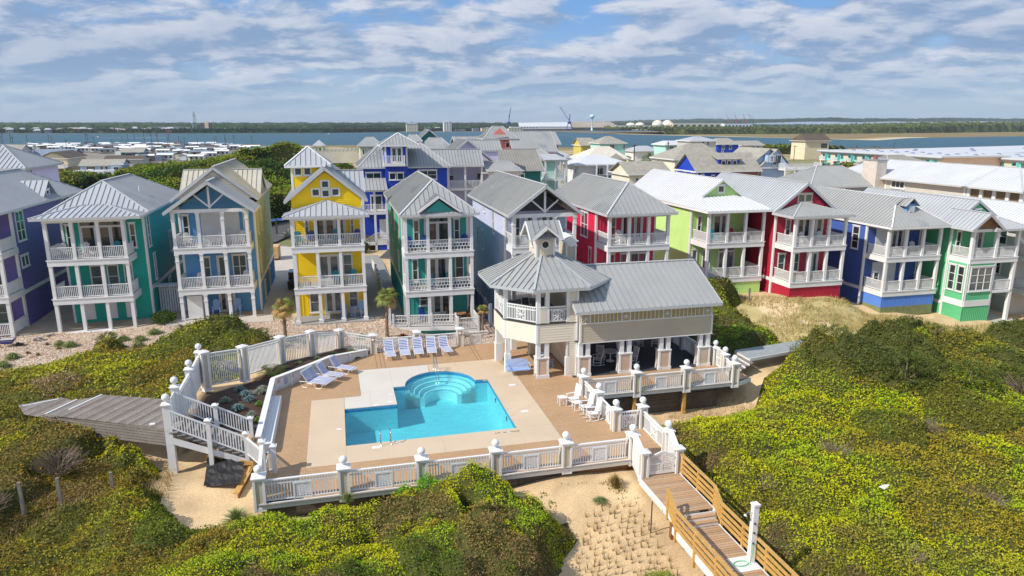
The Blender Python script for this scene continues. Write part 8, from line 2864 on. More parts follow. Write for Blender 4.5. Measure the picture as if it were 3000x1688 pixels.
def shrub_field(name, spec, seed, label):
 xs = [p[0] for q in spec['polys'] for p in q]
 ys = [p[1] for q in spec['polys'] for p in q]
 x0, x1, y0, y1 = min(xs), max(xs), min(ys), max(ys)
 st = spec.get('grid', .22)
 gu, gw = np.meshgrid(np.arange(x0 - .5, x1 + .5, st), np.arange(y0 - .5, y1 + .5, st))
 H, m, *_ = canopy(gu.ravel(), gw.ravel(), spec, seed)
 G = ground_z(gu.ravel(), gw.ravel())
 depth = spec.get('depth', .16)
 Z = G + np.where(m, np.maximum(H - depth, .0), -.25) + np.where(m, .02,0)
 V = to_world(gu.ravel(), gw.ravel(), Z)
 hh, ww = gu.shape
 i0 = (np.arange(hh - 1)[:, None] * ww + np.arange(ww - 1)[None, :]).ravel()
 Q = np.stack([i0, i0 + 1, i0 + ww + 1, i0 + ww], -1)
 keep = m[Q].any(1)
 Q = Q[keep]
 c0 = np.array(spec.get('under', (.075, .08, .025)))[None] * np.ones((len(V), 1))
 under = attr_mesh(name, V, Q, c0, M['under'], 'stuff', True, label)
 area = (x1 - x0) * (y1 - y0)
 k = spec.get('k', 1.0)
 n = int(area * spec.get('dens', 260))
 u = rng.uniform(x0, x1, n)
 w = rng.uniform(y0, y1, n)
 P0 = to_world(u, w, np.zeros(n))
 dist = np.linalg.norm(P0 - CAM2, axis=1)
 sz = np.maximum(spec.get('smin', .055), .0023 * dist) * k
 ref = spec.get('smin', .055) * k
 big = spec.get('big', 1.18)
 keep = rng.uniform(size=n) < (ref / sz) ** 2
 u, w, sz, dist = u[keep], w[keep], sz[keep], dist[keep]
 H, m, v1, v2, f1 = canopy(u, w, spec, seed)
 m &= H > .04
 X = to_world(u, w, np.zeros(len(u)))
 vis = (np.abs(X[:, 0]) < X[:, 1] * .86 + 6) & (X[:, 1] > 12)
 m &= vis
 u, w, sz, H, v1, v2, f1 = (q[m] for q in (u, w, sz, H, v1, v2, f1))
 G = ground_z(u, w)
 n = len(u)
 z = G + H + rng.uniform(-spec.get('thick', .34), .07, n) * np.minimum(1, H / .5)
 z = np.maximum(z, G + .02)
 u = u + rng.normal(size=n) * .03
 tint = spec['tint'](u, w, v1, v2, n)
 var = rng.uniform(.78,1.22, n)[:, None]
 tint = tint * var
 odd = rng.uniform(size=n)
 tint = np.where((odd < .03)[:, None], np.array([.24, .13, .03])[None] * var, tint)
 tint = np.where((odd > .95)[:, None], tint * 1.3 + .01, tint)
 s = sz * big * rng.uniform(.75,1.45, n)
 up = np.tile(np.array([[0,0, .9]]),(n, 1))
 V, F, C = make_leaves(to_world(u, w, z), up, s, tint, spec.get('aspect', .55))
 o = attr_mesh('foliage', V, F, C, M['leaf'], 'stuff', False)
 o.parent = under
 nt_ = spec.get('twigs', 0)
 if nt_:
  u = rng.uniform(x0, x1, nt_ * 4)
  w = rng.uniform(y0, y1, nt_ * 4)
  H, m, v1, v2, f1 = canopy(u, w, spec, seed)
  tw = fbm(u / 3.1, w / 3.1,2, seed + 40)
  m &= (tw > .53)
  u, w, H = u[m][:nt_], w[m][:nt_], H[m][:nt_]
  base = to_world(u, w, ground_z(u, w) + np.maximum(H - .25, .0))
  d = rng.normal(size=(len(u), 3)) * .6 + np.array([0,0, .6])
  d /= np.linalg.norm(d, axis=1)[:, None]
  Ln = rng.uniform(.25, .75, len(u))[:, None]
  sd = np.cross(d, rng.normal(size=d.shape))
  sd /= np.linalg.norm(sd, axis=1)[:, None]
  wd = .011
  V = np.stack([base - sd * wd, base + sd * wd, base + d * Ln + sd * wd * .3, base + d * Ln - sd * wd * .3], 1).reshape(-1,3)
  F = np.arange(len(V), dtype=np.int32).reshape(-1,4)
  C = np.repeat(rng.uniform(.7,1.2, len(u))[:, None] * np.array([[.25, .2, .16]]), 4,0)
  o = attr_mesh('twig', V, F, C, M['leaf'], 'stuff', False)
  o.parent = under
 return under

def tint_front(u, w, v1, v2, n):
 a = fbm(u / 3.2, w / 3.2,3,71)
 b = fbm(u / 1.1, w / 1.1,3,72)
 c = np.tile(OLIVE[None] * .9, (n, 1))
 right = sstep(u, -9,-2)
 c = blend(c, BRIGHT, np.clip(sstep(a + .20 * (v1 - .5) + .12 * right, .44, .56), 0,1) * .9)
 c = blend(c, BRIGHT2, sstep(b + .2 * (v2 - .5), .50, .62) * (.35 + .45 * right))
 c = blend(c, DARK, sstep(v1, .74, .8) * .75)
 c = blend(c, BROWN, sstep(fbm(u / 2.4 + 9, w / 2.4,3,75), .52, .60) * .85)
 left = sstep(-u, 8,13)
 c = blend(c, OLIVE * .82, left * .45)
 return c

def tint_right(u, w, v1, v2, n):
 a = fbm(u / 4.5, w / 4.5,3,81)
 b = fbm(u / 1.2, w / 1.2,3,82)
 c = np.tile(BRIGHT[None] * 1.0, (n, 1))
 c = blend(c, BRIGHT2, sstep(b, .42, .6) * .6)
 c = blend(c, OLIVE, sstep(a, .52, .62) * .75)
 near = sstep(22.5 - u, 0,5) * sstep(36 - w, 0,4)
 c = blend(c, OLIVE * .85, near * .75 * sstep(b, .38, .55))
 c = blend(c, BROWN, sstep(fbm(u / 2.2 + 5, w / 2.2,3,85), .54 - .05 * near, .62) * (.30 + .65 * near))
 c = blend(c, DARK, sstep(v1, .82, .88) * .55)
 up_ = sstep(w + (u - 30) * .25 + (fbm(u / 3, w / 3,2,86) - .5) * 8,35.5,38.5) * sstep(u, 24,28)
 c = blend(c, CEDAR * .8, up_ * (.45 + .5 * sstep(v1, .3, .5)))
 return c

def tint_mid(u, w, v1, v2, n):
 a = fbm(u / 2.4, w / 2.4,3,91)
 c = np.tile(OLIVE[None] * .95, (n, 1))
 c = blend(c, BRIGHT, sstep(a + .25 * (v1 - .5), .42, .56) * .75)
 c = blend(c, CEDAR * .75, sstep(w + (u + 10) * .5,50,53) * .85)
 c = blend(c, DARK, sstep(v1, .7, .8) * .6)
 return c

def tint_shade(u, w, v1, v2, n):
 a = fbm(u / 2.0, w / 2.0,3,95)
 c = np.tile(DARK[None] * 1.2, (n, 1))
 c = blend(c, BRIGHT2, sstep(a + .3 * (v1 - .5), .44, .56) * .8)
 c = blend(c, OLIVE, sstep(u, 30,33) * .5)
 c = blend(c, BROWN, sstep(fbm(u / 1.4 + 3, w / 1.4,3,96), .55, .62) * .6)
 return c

ZF = [(-6.3,28.8),(-3.6,29.1),(0,29.15),(2.2,29.2),(4.2,29.2),(6.2,29.1),(7.6,28.0),(8.9,26.6),(9.2,25.2),(8.4,24.0),(7.4,22.8),(7.0,20),(6.8,12),(-34,12),(-34,31),(-9.3,31)]
ZL = [(-9.3,36.2),(-9.0,34.9),(-8.8,32.6),(-8.2,30.6),(-7.2,29.3),(-6.3,28.4),(-9,25),(-34,25),(-34,46),(-19.5,42.5),(-17.2,41.3),(-15,39.6)]

def h_front(u, w):
 h = 1.18 + .35 * sstep(27.2 - w, 0,3)
 h = h + 1.25 * np.exp(-(((u - 4.4) / 2.3) ** 2 + ((w - 27.6) / 1.8) ** 2))
 h = h - .35 * np.exp(-(((u + 4) / 4) ** 2 + ((w - 28.4) / 1.4) ** 2))
 h = h + .55 * np.exp(-(((u - 3) / 6) ** 2 + ((w - 24) / 3) ** 2))
 return h * (1 - .35 * sstep(-u, 9,12))

SANDH = [(-9.0,35.8),(-8.8,33.0),(-8.2,30.9),(-7.1,29.5),(-6.2,29.0),(-4.0,28.4),(-3.9,36)]
def gaps_left(u, w):
 n = fbm(u / 2.3, w / 2.0,3,141)
 z = np.exp(-(((u + 13) / 4.0) ** 2 + ((w - 29.5) / 4.2) ** 2)) + .8 * np.exp(-(((u + 18) / 4.0) ** 2 + ((w - 24.5) / 3) ** 2))
 return 1 - .93 * sstep(z * .5 + (n - .5) * 1.3, .22, .36)

shrub_field('dune_scrub', dict(gaps=gaps_left, polys=[ZF, ZL], holes=[SANDH, [(-9.2,35.0),(-9.2,38.0),(-13.1,39.9),(-14.9,37.9)]], h=h_front, tint=tint_front, dens=960, smin=.058, scale=2.3, twigs=5000), 3, 'dense yellow green and olive dune shrubs below the pool fence')
ZR = [(15.5,27.0),(15.9,30),(15.9,34),(17.5,36.0),(21,36.2),(24.0,36.0),(26.0,37.6),(27.3,39.0),(30,39.9),(33.6,40.6),(36,42.2),(41,42.6),(46,43.2),(52,44),(60,43),(72,42),(72,8),(15.3,8)]

def h_right(u, w):
 h = 1.5 + 0 * u
 h = h * (.30 + .70 * sstep(u - 15.6 + np.maximum(0, (w - 33)) * .0,0,4.5))
 h = h * (1 - .65 * np.exp(-(((u - 20) / 4) ** 2 + ((w - 35.5) / 2.2) ** 2)))
 h = h + 1.3 * sstep(w + (u - 30) * .2,34,39) * sstep(u, 27,31)
 return h

shrub_field('dune_scrub', dict(polys=[ZR], h=h_right, tint=tint_right, dens=800, smin=.066, scale=3.2, twigs=5000, edge=1.6), 11, 'bright yellow green dune shrubs spreading beyond the timber handrail')
ZM = [(-34,47),(-25,46.0),(-19.6,42.4),(-17.4,41.4),(-14.4,40.8),(-12.4,40.4),(-9.3,39.2),(-9.1,43.2),(-6.8,44.4),(-5.1,47.2),(-4.6,49.5),(-4.6,51.6),(-6,53.2),(-8,55.4),(-10,56.2),(-12.5,54.2),(-13.5,51.6),(-15.3,52.0),(-16.2,56.3),(-17.6,56.6),(-18.6,52.6),(-21.0,50.6),(-24,50.0),(-34,50)]

def h_mid(u, w):
 h = .75 + 0 * u
 return h + 1.25 * np.exp(-(((u + 8.6) / 3.4) ** 2 + ((w - 52) / 3.0) ** 2)) + .5 * np.exp(-(((u + 17) / 2) ** 2 + ((w - 54) / 3.) ** 2))

shrub_field('garden_scrub', dict(polys=[ZM], h=h_mid, tint=tint_mid, dens=300, smin=.085, scale=2.2, twigs=1200), 17, 'mixed green shrubs between the grey boardwalk and the gravel yard')
ZS = [(25.0,41.2),(25.0,46),(25.6,51),(29,56.5),(33.6,58.8),(36.6,58.9),(36.8,56.6),(34.6,55),(33.2,51.5),(33.8,48.3),(33.6,45.4),(31.4,43.6),(27.5,42.2)]
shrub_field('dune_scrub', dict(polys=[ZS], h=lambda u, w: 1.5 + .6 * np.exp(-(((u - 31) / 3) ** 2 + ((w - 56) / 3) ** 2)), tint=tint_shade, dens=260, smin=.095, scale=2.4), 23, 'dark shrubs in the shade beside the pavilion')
ZBELT = [(-78,300),(-66,235),(-52,170),(-40,128),(-30,112),(-14,111),(-8,126),(2,122),(10,116),(26,130),(22,170),(14,186),(6,230),(2,330),(-20,350),(-46,352),(-70,330)]

def tint_belt(u, w, v1, v2, n):
 a = fbm(u / 16, w / 20,3,101)
 c = np.tile(DARK[None] * 1.15, (n, 1))
 c = blend(c, BRIGHT2 * .8, sstep(a + .35 * (v1 - .5), .46, .6) * .7)
 c = blend(c, OLIVE * .8, sstep(v2, .6, .8) * .5)
 return c

def h_belt(u, w):
 bare = np.exp(-(((u + 18) / 11) ** 2 + ((w - 216) / 26) ** 2))
 return (4.4 - 1.6 * sstep(w, 230,330)) * (1 - .93 * sstep(bare, .35, .6))

shrub_field('evergreen_thicket', dict(polys=[ZBELT], h=h_belt, tint=tint_belt, dens=16, smin=.36, scale=8.5, grid=1.3, edge=4, depth=.6, thick=1.3, under=(.02, .026, .010)), 31, 'dense dark evergreen thicket on the dune behind the houses')
for poly, sd_, lab in (([(232,420),(262,400),(300,385),(330,400),(300,470),(236,480)], 41, 'dark shrubs around the tan stilt house by the marsh'),([(150,285),(178,275),(190,290),(185,298),(150,298)], 42, 'low shrubs by the small houses near the sound'),
      ([(40,112),(48,112),(50,124),(42,128)], 43, 'shrubs between the narrow porch houses and the white house'),([(182,236),(140,200),(150,180),(185,215)], 44, 'shrubs in front of the condominium end wall'),([(-64,190),(-60,232),(-78,262),(-96,250),(-90,200)], 45, 'dark evergreen trees behind the teal house roof')):
 shrub_field('shrub_thicket', dict(polys=[poly], h=4.0, tint=tint_belt, dens=5 if poly[0][1] > 300 else 9, smin=.45, scale=7, grid=1.6, edge=3, depth=.6, thick=1.2, under=(.02, .026, .010)), sd_, lab)

def far_wood(name, u0, u1, du, front, depths, h, tint, seed, z0, label, crown=12.0, cards=16000, csz=1.0):
 uu = np.arange(u0, u1, du)
 D = np.array(depths, float)
 U, O = np.meshgrid(uu, D)
 Wd = front(U) + O
 Uj = U + (vnoise(U / 7, O * 3.1, seed) - .5) * du
 f, v = worley(Uj / crown, Wd / crown, seed)
 f2, v2 = worley(Uj / (crown * .4), Wd / (crown * .4), seed + 1)
 h = h(U) if callable(h) else h
 Z = z0(U, O) + h * (.35 + .5 * np.sqrt(np.maximum(0,1 - f ** 2)) * (.5 + .7 * v) + .2 * np.sqrt(np.maximum(0,1 - f2 ** 2)) * v2)
 Z[0] = z0(U, O)[0] - 1
 V = to_world(Uj.ravel(), Wd.ravel(), Z.ravel())
 H_, W_ = U.shape
 i0 = (np.arange(H_ - 1)[:, None] * W_ + np.arange(W_ - 1)[None, :]).ravel()
 C = tint[None] * (.6 + .9 * v.ravel()[:, None]) * (.7 + .6 * v2.ravel()[:, None])
 o = attr_mesh(name, V, np.stack([i0, i0 + 1, i0 + W_ + 1, i0 + W_], -1), C, M['under'], 'stuff', False, label)
 k = rng.integers(0, len(V), cards)
 P = V[k] + rng.normal(size=(cards, 3)) * np.array([du * .6, du * .6,1.2])
 cc = C[k] * rng.uniform(.7,1.7, cards)[:, None]
 V2, F2, C2_ = make_leaves(P, np.tile(np.array([[0,0, .5]]),(cards, 1)), rng.uniform(2.0,4.2, cards) * csz, cc, .7)
 o2 = attr_mesh('foliage', V2, F2, C2_, M['leaf'], 'stuff', False)
 o2.parent = o
 return o

FW = np.array([40 / 1000,66 / 1000,28 / 1000]) * .9
FARL = lambda U: np.interp(U, [p[0] for p in FAR], [p[1] for p in FAR])
zfar = lambda U, O: -3.0 + 0 * U
far_wood('distant_wood', -900,-330,3.5, lambda U: FARL(U) + 26, [0,3,12,24,40,60], 8.0, FW, 61, zfar, 'dark trees between the waterfront houses on the distant shore', 14)
far_wood('distant_wood', -335,160,3.0, lambda U: FARL(U) + 14, [0,3,10,20,34,50], 9.0, FW * 1.1,62, zfar, 'belt of dark trees along the distant rocky shore', 13)
far_wood('distant_wood', 150,480,3.5, lambda U: FARL(U) + 130, [0,3,12,24,40], 6.5, FW, 63, zfar, 'low dark trees of the distant harbour town', 14)
for k, (o_, hh, c_) in enumerate(((420,17, FW * .95),(1300,21, FW * .9),(2800,26, FW * .9))):
 far_wood('wooded_ridge', -3800 - o_, 5200 + o_, 9 + k * 5, lambda U, o_=o_: FARL(U) + o_, [0,10,30,60,100], hh, c_, 65 + k, lambda U, O: -3 + (6 if o_ > 1000 else 1.5) * fbm(U / 700, U * 0,3,5) * (1 + sstep(U, 900,2600) * 1.2) + (o_ > 1000) * 32 * sstep(U, 1300,3400) * (.7 + .6 * fbm(U / 500, U * 0,3,6)),('nearest low wooded ridge behind the distant town', 'middle wooded ridge on the horizon', 'farthest wooded ridge on the horizon')[k], 24,9000,1.6)
ISLF = lambda U: np.interp(U, [600,760,1062,1684,4200], [1215,1225,1230,1400,2000]) + 25 * fbm(U / 60, U * 0,2,7)
far_wood('island_wood', 598,4200,3.2, ISLF, [0,2,6,12,20,30,42,58,76,98,125,160,200,250,310], lambda U: 10 + 9 * sstep(U, 1000,1500), np.array([.075, .095, .026]), 71, lambda U, O: -2.6 + sstep(O, 0,90) * (2 + 3.5 * sstep(U, 1200,2600)), 'dense green wood covering the marsh island', 15,60000,1.3)

# ---- single trees, palms, plants
def card_mesh(name, P, size, tint, m='leaf', up=.5, aspect=.5):
 V, F, C = make_leaves(P, np.tile(np.array([[0,0, up]]),(len(P), 1)), size, tint, aspect)
 me_o = attr_mesh(name, V, F, C, M[m], None, False)
 return me_o

def cedar_proto(seed, h=3.0, r=2.0, col=CEDAR):
 T = Thing('cedar_tree', 'dark green coastal cedar', 'tree')
 tb = MB().tube([(0,0,-.4),(.1, .05, h * .35),(.05,0, h * .8)], [.14, .10, .03], 6)
 for i in range(7):
  a = i * 2.4
  tb.tube([(0,0, h * .2 + .1 * i),(r * .6 * math.cos(a), r * .6 * math.sin(a), h * (.35 + .07 * i))], [.05, .015], 5)
 T.part('trunk', tb, 'twig')
 rs = np.random.default_rng(seed)
 ns = 190
 th = rs.uniform(0,2 * np.pi, ns)
 zz = rs.beta(1.4,1.5, ns) * h
 rad = r * np.sqrt(np.maximum(.03,1 - (zz / h) ** 1.4)) * rs.uniform(.45,1.05, ns)
 cx, cy = rad * np.cos(th), rad * np.sin(th)
 per = 34
 t = rs.uniform(0,1, (ns, per))
 Ln = rs.uniform(.35, .75, ns)[:, None]
 dx, dy, dz = np.cos(th)[:, None] * .8, np.sin(th)[:, None] * .8, .45
 X = cx[:, None] + dx * t * Ln + rs.normal(size=(ns, per)) * .07
 Y = cy[:, None] + dy * t * Ln + rs.normal(size=(ns, per)) * .07
 Z = zz[:, None] + dz * t * Ln + rs.normal(size=(ns, per)) * .06
 P = np.stack([X.ravel(), Y.ravel(), np.maximum(Z.ravel(), .1)], -1)
 n = len(P)
 v = rs.uniform(.6,1.4, n)[:, None] * (.75 + .5 * t.ravel()[:, None])
 o = card_mesh('crown', P, rs.uniform(.10, .20, n), col[None] * v, up=.4, aspect=.32)
 o.parent = T.o
 return T.o

CP = [cedar_proto(1), cedar_proto(2,2.6,2.2, CEDAR * 1.1), cedar_proto(3,3.3,1.8, CEDAR * .85)]
rr = random.Random(3)
cspots = [(30.5,38.6),(33.2,40.0),(35.6,38.2),(38.5,41.0),(36.6,36.0),(40.4,38.2),(43,41.6),(45.6,38.6),(47.5,42.6),(43.2,35.0),(39.0,34.0),(49.5,39.6),(52,42.6),(32.0,36.3),(54.5,39),(46.5,34.5),(57,42),(34.4,34.6),(50.5,35.5),
   (-9.6,52.6),(-7.6,53.2),(-6.0,51.6),(-8.2,50.4),(-11.4,53.4),(-16.9,54.6),(5.2,24.6),(2.6,22.6),(29.6,55.8),(33,56.6),(26.6,47.2),(27.6,44.2)]
for i, (u, w) in enumerate(cspots):
 o = CP[i] if i < 3 else copy_tree(CP[i % 3])
 s = rr.uniform(.75,1.15) * (.55 if i >= 19 else .85)
 if i in (25,26):
  s = .55
 o.scale = (s, s, s * rr.uniform(.8,1.05))
 lab = 'dark feathery cedar in the thicket on the slope below the cobalt and green houses' if i < 19 else ('dark feathery cedar in the shrubs before the sky blue house' if i < 25 else ('small dark cedar among the shrubs in front of the pool fence' if i < 27 else 'dark cedar between the pavilion and the lime house'))
 place(o, u, w, gz(u, w) + (.5 if i < 19 else .1), rr.uniform(0,6), lab, 'dark cedars among the dune shrubs')

T0 = Thing('bare_shrub', 'bare shrub', 'shrub')
tb = MB()
rs = random.Random(9)
for i in range(70):
 a, e = rs.uniform(0,6.28), rs.uniform(.3,1.4)
 p0 = (rs.uniform(-.25, .25), rs.uniform(-.25, .25), 0)
 p1 = (p0[0] + .6 * math.cos(a) * math.cos(e), p0[1] + .6 * math.sin(a) * math.cos(e), .7 * math.sin(e))
 tb.tube([p0, p1], [.018, .011], 3, caps=False)
 for k in range(3):
  b = a + rs.uniform(-1,1)
  tb.tube([p1, (p1[0] + .45 * math.cos(b), p1[1] + .45 * math.sin(b), p1[2] + rs.uniform(.1, .5))], [.010, .004], 3, caps=False)
T0.part('branches', tb, 'twig', kind='stuff')
for i, (u, w, s, dz) in enumerate(((34.6,36.8,1.6,1.6),(36.0,37.0,1.5,1.5),(42.5,33.2,1.7,1.2),(45.8,31.8,1.4, .9),(18.6,26.6,1.2, .3),(19.8,30.2,1.1, .4),(24.4,28.3,1.0,1.0),(31.2,29.6,1.0,1.0),(17.4,22.6,1.1, .4),(-1.2,24.4,1.2, .9),(-.4,23.6,1.0, .9),(28.5,23.2,1.1,1.0),(-13.2,33.6,1.1, .4),(-15,30.4,1.1, .5),(21.4,20.4,1.2, .8))):
 o = T0.o if i == 0 else copy_tree(T0.o)
 o.scale = (s, s, s)
 place(o, u, w, gz(u, w) + dz * .7, i * 1.3, 'bare grey twiggy shrub standing in the green thicket', 'bare grey shrubs in the thicket')

def frond_mesh(Lf, seed, dry=False):
 rs = random.Random(seed)
 mb = MB()
 mb.bar((0,0,0),(Lf * .55,0, Lf * .22), .03, .02)
 c = (Lf * .55,0, Lf * .22)
 n = 15
 for i in range(n):
  a = (i / (n - 1) - .5) * 3.6
  l_ = Lf * .62 * (.65 + .35 * math.cos(a * .55))
  d = (math.cos(a), math.sin(a))
  m1 = (c[0] + d[0] * l_ * .55, c[1] + d[1] * l_ * .55, c[2] + .06)
  e = (c[0] + d[0] * l_, c[1] + d[1] * l_, c[2] - .16 - rs.uniform(0, .12))
  sx, sy = -d[1] * .035, d[0] * .035
  mb.add([(c[0], c[1], c[2]),(m1[0] - sx, m1[1] - sy, m1[2]),(e[0], e[1], e[2]),(m1[0] + sx, m1[1] + sy, m1[2])], [(0,1,2,3)])
 return mb

M['palm_g'] = mat('palm_leaf_green', L_(150,160,70, .75), .5, .15,3, transl=.2)
M['palm_d'] = mat('palm_leaf_dry', L_(222,178,110, .75), .6, .15,3, transl=.2)
FM = [frond_mesh(.95, k) for k in range(3)]

def palm(label, u, w, z, h, n, lean=.1, dry=.3, scale=1.0, name='palm_tree'):
 T = Thing(name, label, 'palm tree', u, w, z)
 pts, rad = [], []
 for i in range(13):
  t = i / 12
  pts.append((u + lean * t * t, w, z + h * t))
  rad.append((.15 if i % 2 else .125) * (1.1 - .25 * t) * scale)
 T.part('trunk', MB().tube([(u, w, z - .3)] + pts, [rad[0]] + rad, 9), 'bark')
 rs = random.Random(int(abs(u * 10)))
 boots = MB()
 for i in range(14):
  a = i * 2.4
  zz = z + h * (.45 + .5 * i / 14)
  boots.bar((u + .1 * math.cos(a), w + .1 * math.sin(a), zz),(u + .28 * math.cos(a), w + .28 * math.sin(a), zz + .16), .05, .03)
 T.part('leaf_base', boots, 'bark', kind='stuff')
 mesh_cache = {}
 for i in range(n):
  a = i * 2.399
  el = rs.uniform(-.75,1.15) if i > 4 else 1.2
  isdry = (el < -.15 and rs.random() < dry + .4) or rs.random() < dry * .3
  key = (i % 3, isdry)
  if key not in mesh_cache:
   mb = FM[i % 3]
   me = bpy.data.meshes.new('frond')
   me.from_pydata([(x * scale, y * scale, q * scale) for x, y, q in mb.v], [], mb.f)
   me.materials.append(M['palm_d' if isdry else 'palm_g'])
   mesh_cache[key] = me
  o = bpy.data.objects.new('frond', mesh_cache[key])
  COL.objects.link(o)
  o.parent = T.o
  o.location = (lean, 0, h)
  o.rotation_euler = (rs.uniform(-.3, .3), -el + .2, a)
 return T.o

palm('palm tree with drooping dry fronds before the gap between blue and yellow houses', -4.6,55.1,-.05,2.45,26, .05, .35)
palm('palm tree with upright green fronds before the gap between yellow and sea green houses', 3.2,53.9,-.05,3.1,26, .15, .25)
palm('short palm with mostly dried brown crown beside the gazebo tower', 10.9,53.7,-.4,2.0,15, .05,1.0, .62)

def spiky(name, label, cat, u, w, z, r, h, n, m, wd=.03, group=None, low=.25, curve=.3, proto=None):
 T = Thing(name, label, cat, u, w, z, group)
 rs = random.Random(int(abs(u * 31 + w * 17)))
 mb = MB()
 for i in range(n):
  a = rs.uniform(0,6.283)
  e = rs.uniform(low, 1.45)
  l_ = rs.uniform(.7,1.0)
  x1, y1, z1_ = math.cos(a) * math.cos(e) * r * l_, math.sin(a) * math.cos(e) * r * l_, math.sin(e) * h * l_
  mid = (u + x1 * .5, w + y1 * .5, z + z1_ * .62 + .02)
  tip = (u + x1 * 1.15, w + y1 * 1.15, z + z1_ * (1 - curve))
  sx, sy = -math.sin(a) * wd, math.cos(a) * wd
  b0 = (u + x1 * .06, w + y1 * .06, z)
  mb.add([(b0[0] - sx, b0[1] - sy, b0[2]),(b0[0] + sx, b0[1] + sy, b0[2]),(mid[0] + sx, mid[1] + sy, mid[2]), tip, (mid[0] - sx, mid[1] - sy, mid[2])], [(0,1,2,4),(4,2,3)])
 T.part('leaf_blades', mb, m, kind='stuff')
 return T.o

M['grass_g'] = mat('ornamental_grass', L_(150,165,96, .75), .6, .2,2, transl=.2)
M['silver'] = mat('silver_leaf', L_(170,182,160, .7), .6, .15,2, transl=.1)
M['agave'] = mat('blue_green_agave', L_(120,150,150, .8), .5, .12,2)
M['yucca'] = mat('yucca_green', L_(120,156,52, .8), .5, .15,2, transl=.1)
M['drygrass'] = mat('dry_beach_grass', L_(168,142,84, .8), .7, .2,2, transl=.2)
M['redbush'] = mat('rust_red_bush', L_(150,74,48, .8), .7, .2,4)
yard = [(-20.6,57.9, .8, 'behind'),(-21.5,58.4, .6, ''),(-23.4,55.1, .8, ''),(-23.3,53.3, .7, ''),(-17.0,58.4, .7, ''),(-15.6,57.6, .8, ''),(-15.0,59.4, .85, ''),(-15.2,55.6, .7, ''),(-14.9,51.6, .6, ''),(-18.2,57.2, .7, ''),(-26.5,52.0, .7, ''),(-20.4,51.6, .6, ''),(-13.0,58.2, .6, '')]
for i, (u, w, r, _) in enumerate(yard):
 spiky('ornamental_grass', 'rounded clump of soft green ornamental grass in the gravel yard', 'grass clump', u, w, gz(u, w), r, .75,420, 'grass_g', .018, 'grass clumps in the gravel yard', .15, .45)
for i, (u, w, r) in enumerate(((-4.0,54.0, .7),(-1.9,54.6, .55),(-.6,54.3, .5),(1.2,53.6, .6),(-3.0,53.2, .4))):
 spiky('ornamental_grass', 'low green grass clump in the gravel behind the rear pool fence', 'grass clump', u, w, gz(u, w), r, .7,380, 'grass_g', .018, 'grass clumps behind the rear pool fence', .15, .45)
for i, (u, w) in enumerate(((-21.9,55.4),(-24.3,59.0),(-21.2,57.3),(-22.5,58.8),(-22.9,56.3))):
 spiky('dry_plant', 'small brown dried plant in the gravel before the teal house', 'plant', u, w, gz(u, w), .3, .3,160, 'drygrass', .014, 'small dried plants in the gravel')
for i, (u, w, r, m_) in enumerate(((-5.2,41.7, .55, 'silver'),(-5.9,41.2, .5, 'agave'),(-6.9,40.3, .45, 'silver'),(-5.1,42.4, .5, 'silver'),(-6.1,39.0, .5, 'agave'),(-5.5,37.3, .5, 'agave'),(-7.0,38.6, .4, 'silver'),(-5.3,38.3, .4, 'silver'),(-5.0,36.4, .45, 'silver'),(-6.4,42.5, .5, 'agave'),(-5.6,40.1, .45, 'agave'),(-6.7,37.3, .4, 'silver'),(-5.0,39.5, .3, 'yucca'),(-4.9,37.6, .28, 'yucca'))):
 spiky('silver_plant' if m_ != 'yucca' else 'green_plant', {'silver': 'silvery leaved plant in the dark mulch beside the long bench', 'agave': 'blue green spiky plant in the dark mulch beside the long bench', 'yucca': 'small bright green plant in the mulch at the foot of the bench wall'}[m_], 'plant', u, w, gz(u, w) - .03, r, .55,150, m_, .02 if m_ != 'agave' else .03, 'plants in the mulched bed')
T = Thing('pindo_palm', 'feathery low palm in the mulched bed by the picket fence', 'palm tree', -4.7,44.6, gz(-4.7,44.6))
for i in range(18):
 a = i * 2.4
 e = .35 + .9 * ((i * 7) % 10) / 10
 mb = MB()
 pts = [(-4.7 + math.cos(a) * math.cos(e) * 1.15 * t, 44.6 + math.sin(a) * math.cos(e) * 1.15 * t, gz(-4.7,44.6) + .1 + math.sin(e) * 1.25 * t - .55 * t * t) for t in np.linspace(0,1,7)]
 mb.tube(pts, .012,4)
 for k in range(1,7):
  p = pts[k]
  for s in (-1,1):
   for j in (0, .5):
    q = [p[m] + (pts[k - 1][m] - p[m]) * j for m in range(3)]
    mb.bar(q, (q[0] - s * math.sin(a) * .26 + math.cos(a) * .12, q[1] + s * math.cos(a) * .26 + math.sin(a) * .12, q[2] - .04), .02, .006)
 T.part('frond', mb, 'palm_g')
for i, (u, w) in enumerate(((-3.1,46.0),(-2.0,47.0),(-.9,48.2),(.3,48.7),(-3.9,45.3),(1.0,48.7))):
 spiky('ground_plant', 'low dark leafy plant in the narrow mulched strip above the garden wall', 'plant', u, w, gz(u, w), .35, .25,140, 'grass_g', .02, 'plants in the mulched strip')
for i, (u, w, s) in enumerate(((16.1,25.2, .6),(17.1,24.4, .62),(16.6,23.2, .65),(16.0,22.1, .6))):
 spiky('yucca', ('yucca behind the shower post, highest on the slope', 'yucca to the sea side of the shower post with wide rosette', 'yucca beside the shower post at rail height', 'yucca nearest the foot of the shower post')[i], 'plant', u, w, gz(u, w) + .35, s, .65,110, 'yucca', .022, 'yuccas by the shower post', -.1, .1)
spiky('agave', 'pale agave at the roadside near the blue street sign', 'plant', -7.6,108,0,1.4,1.6,40, 'silver', .09, None, .2, .1)
spiky('green_plant', 'leafy green plant on the lavender house porch beside the first post', 'plant', 14.6,56.4,6.5, .6,1.1,60, 'yucca', .05, None, .4, .2)
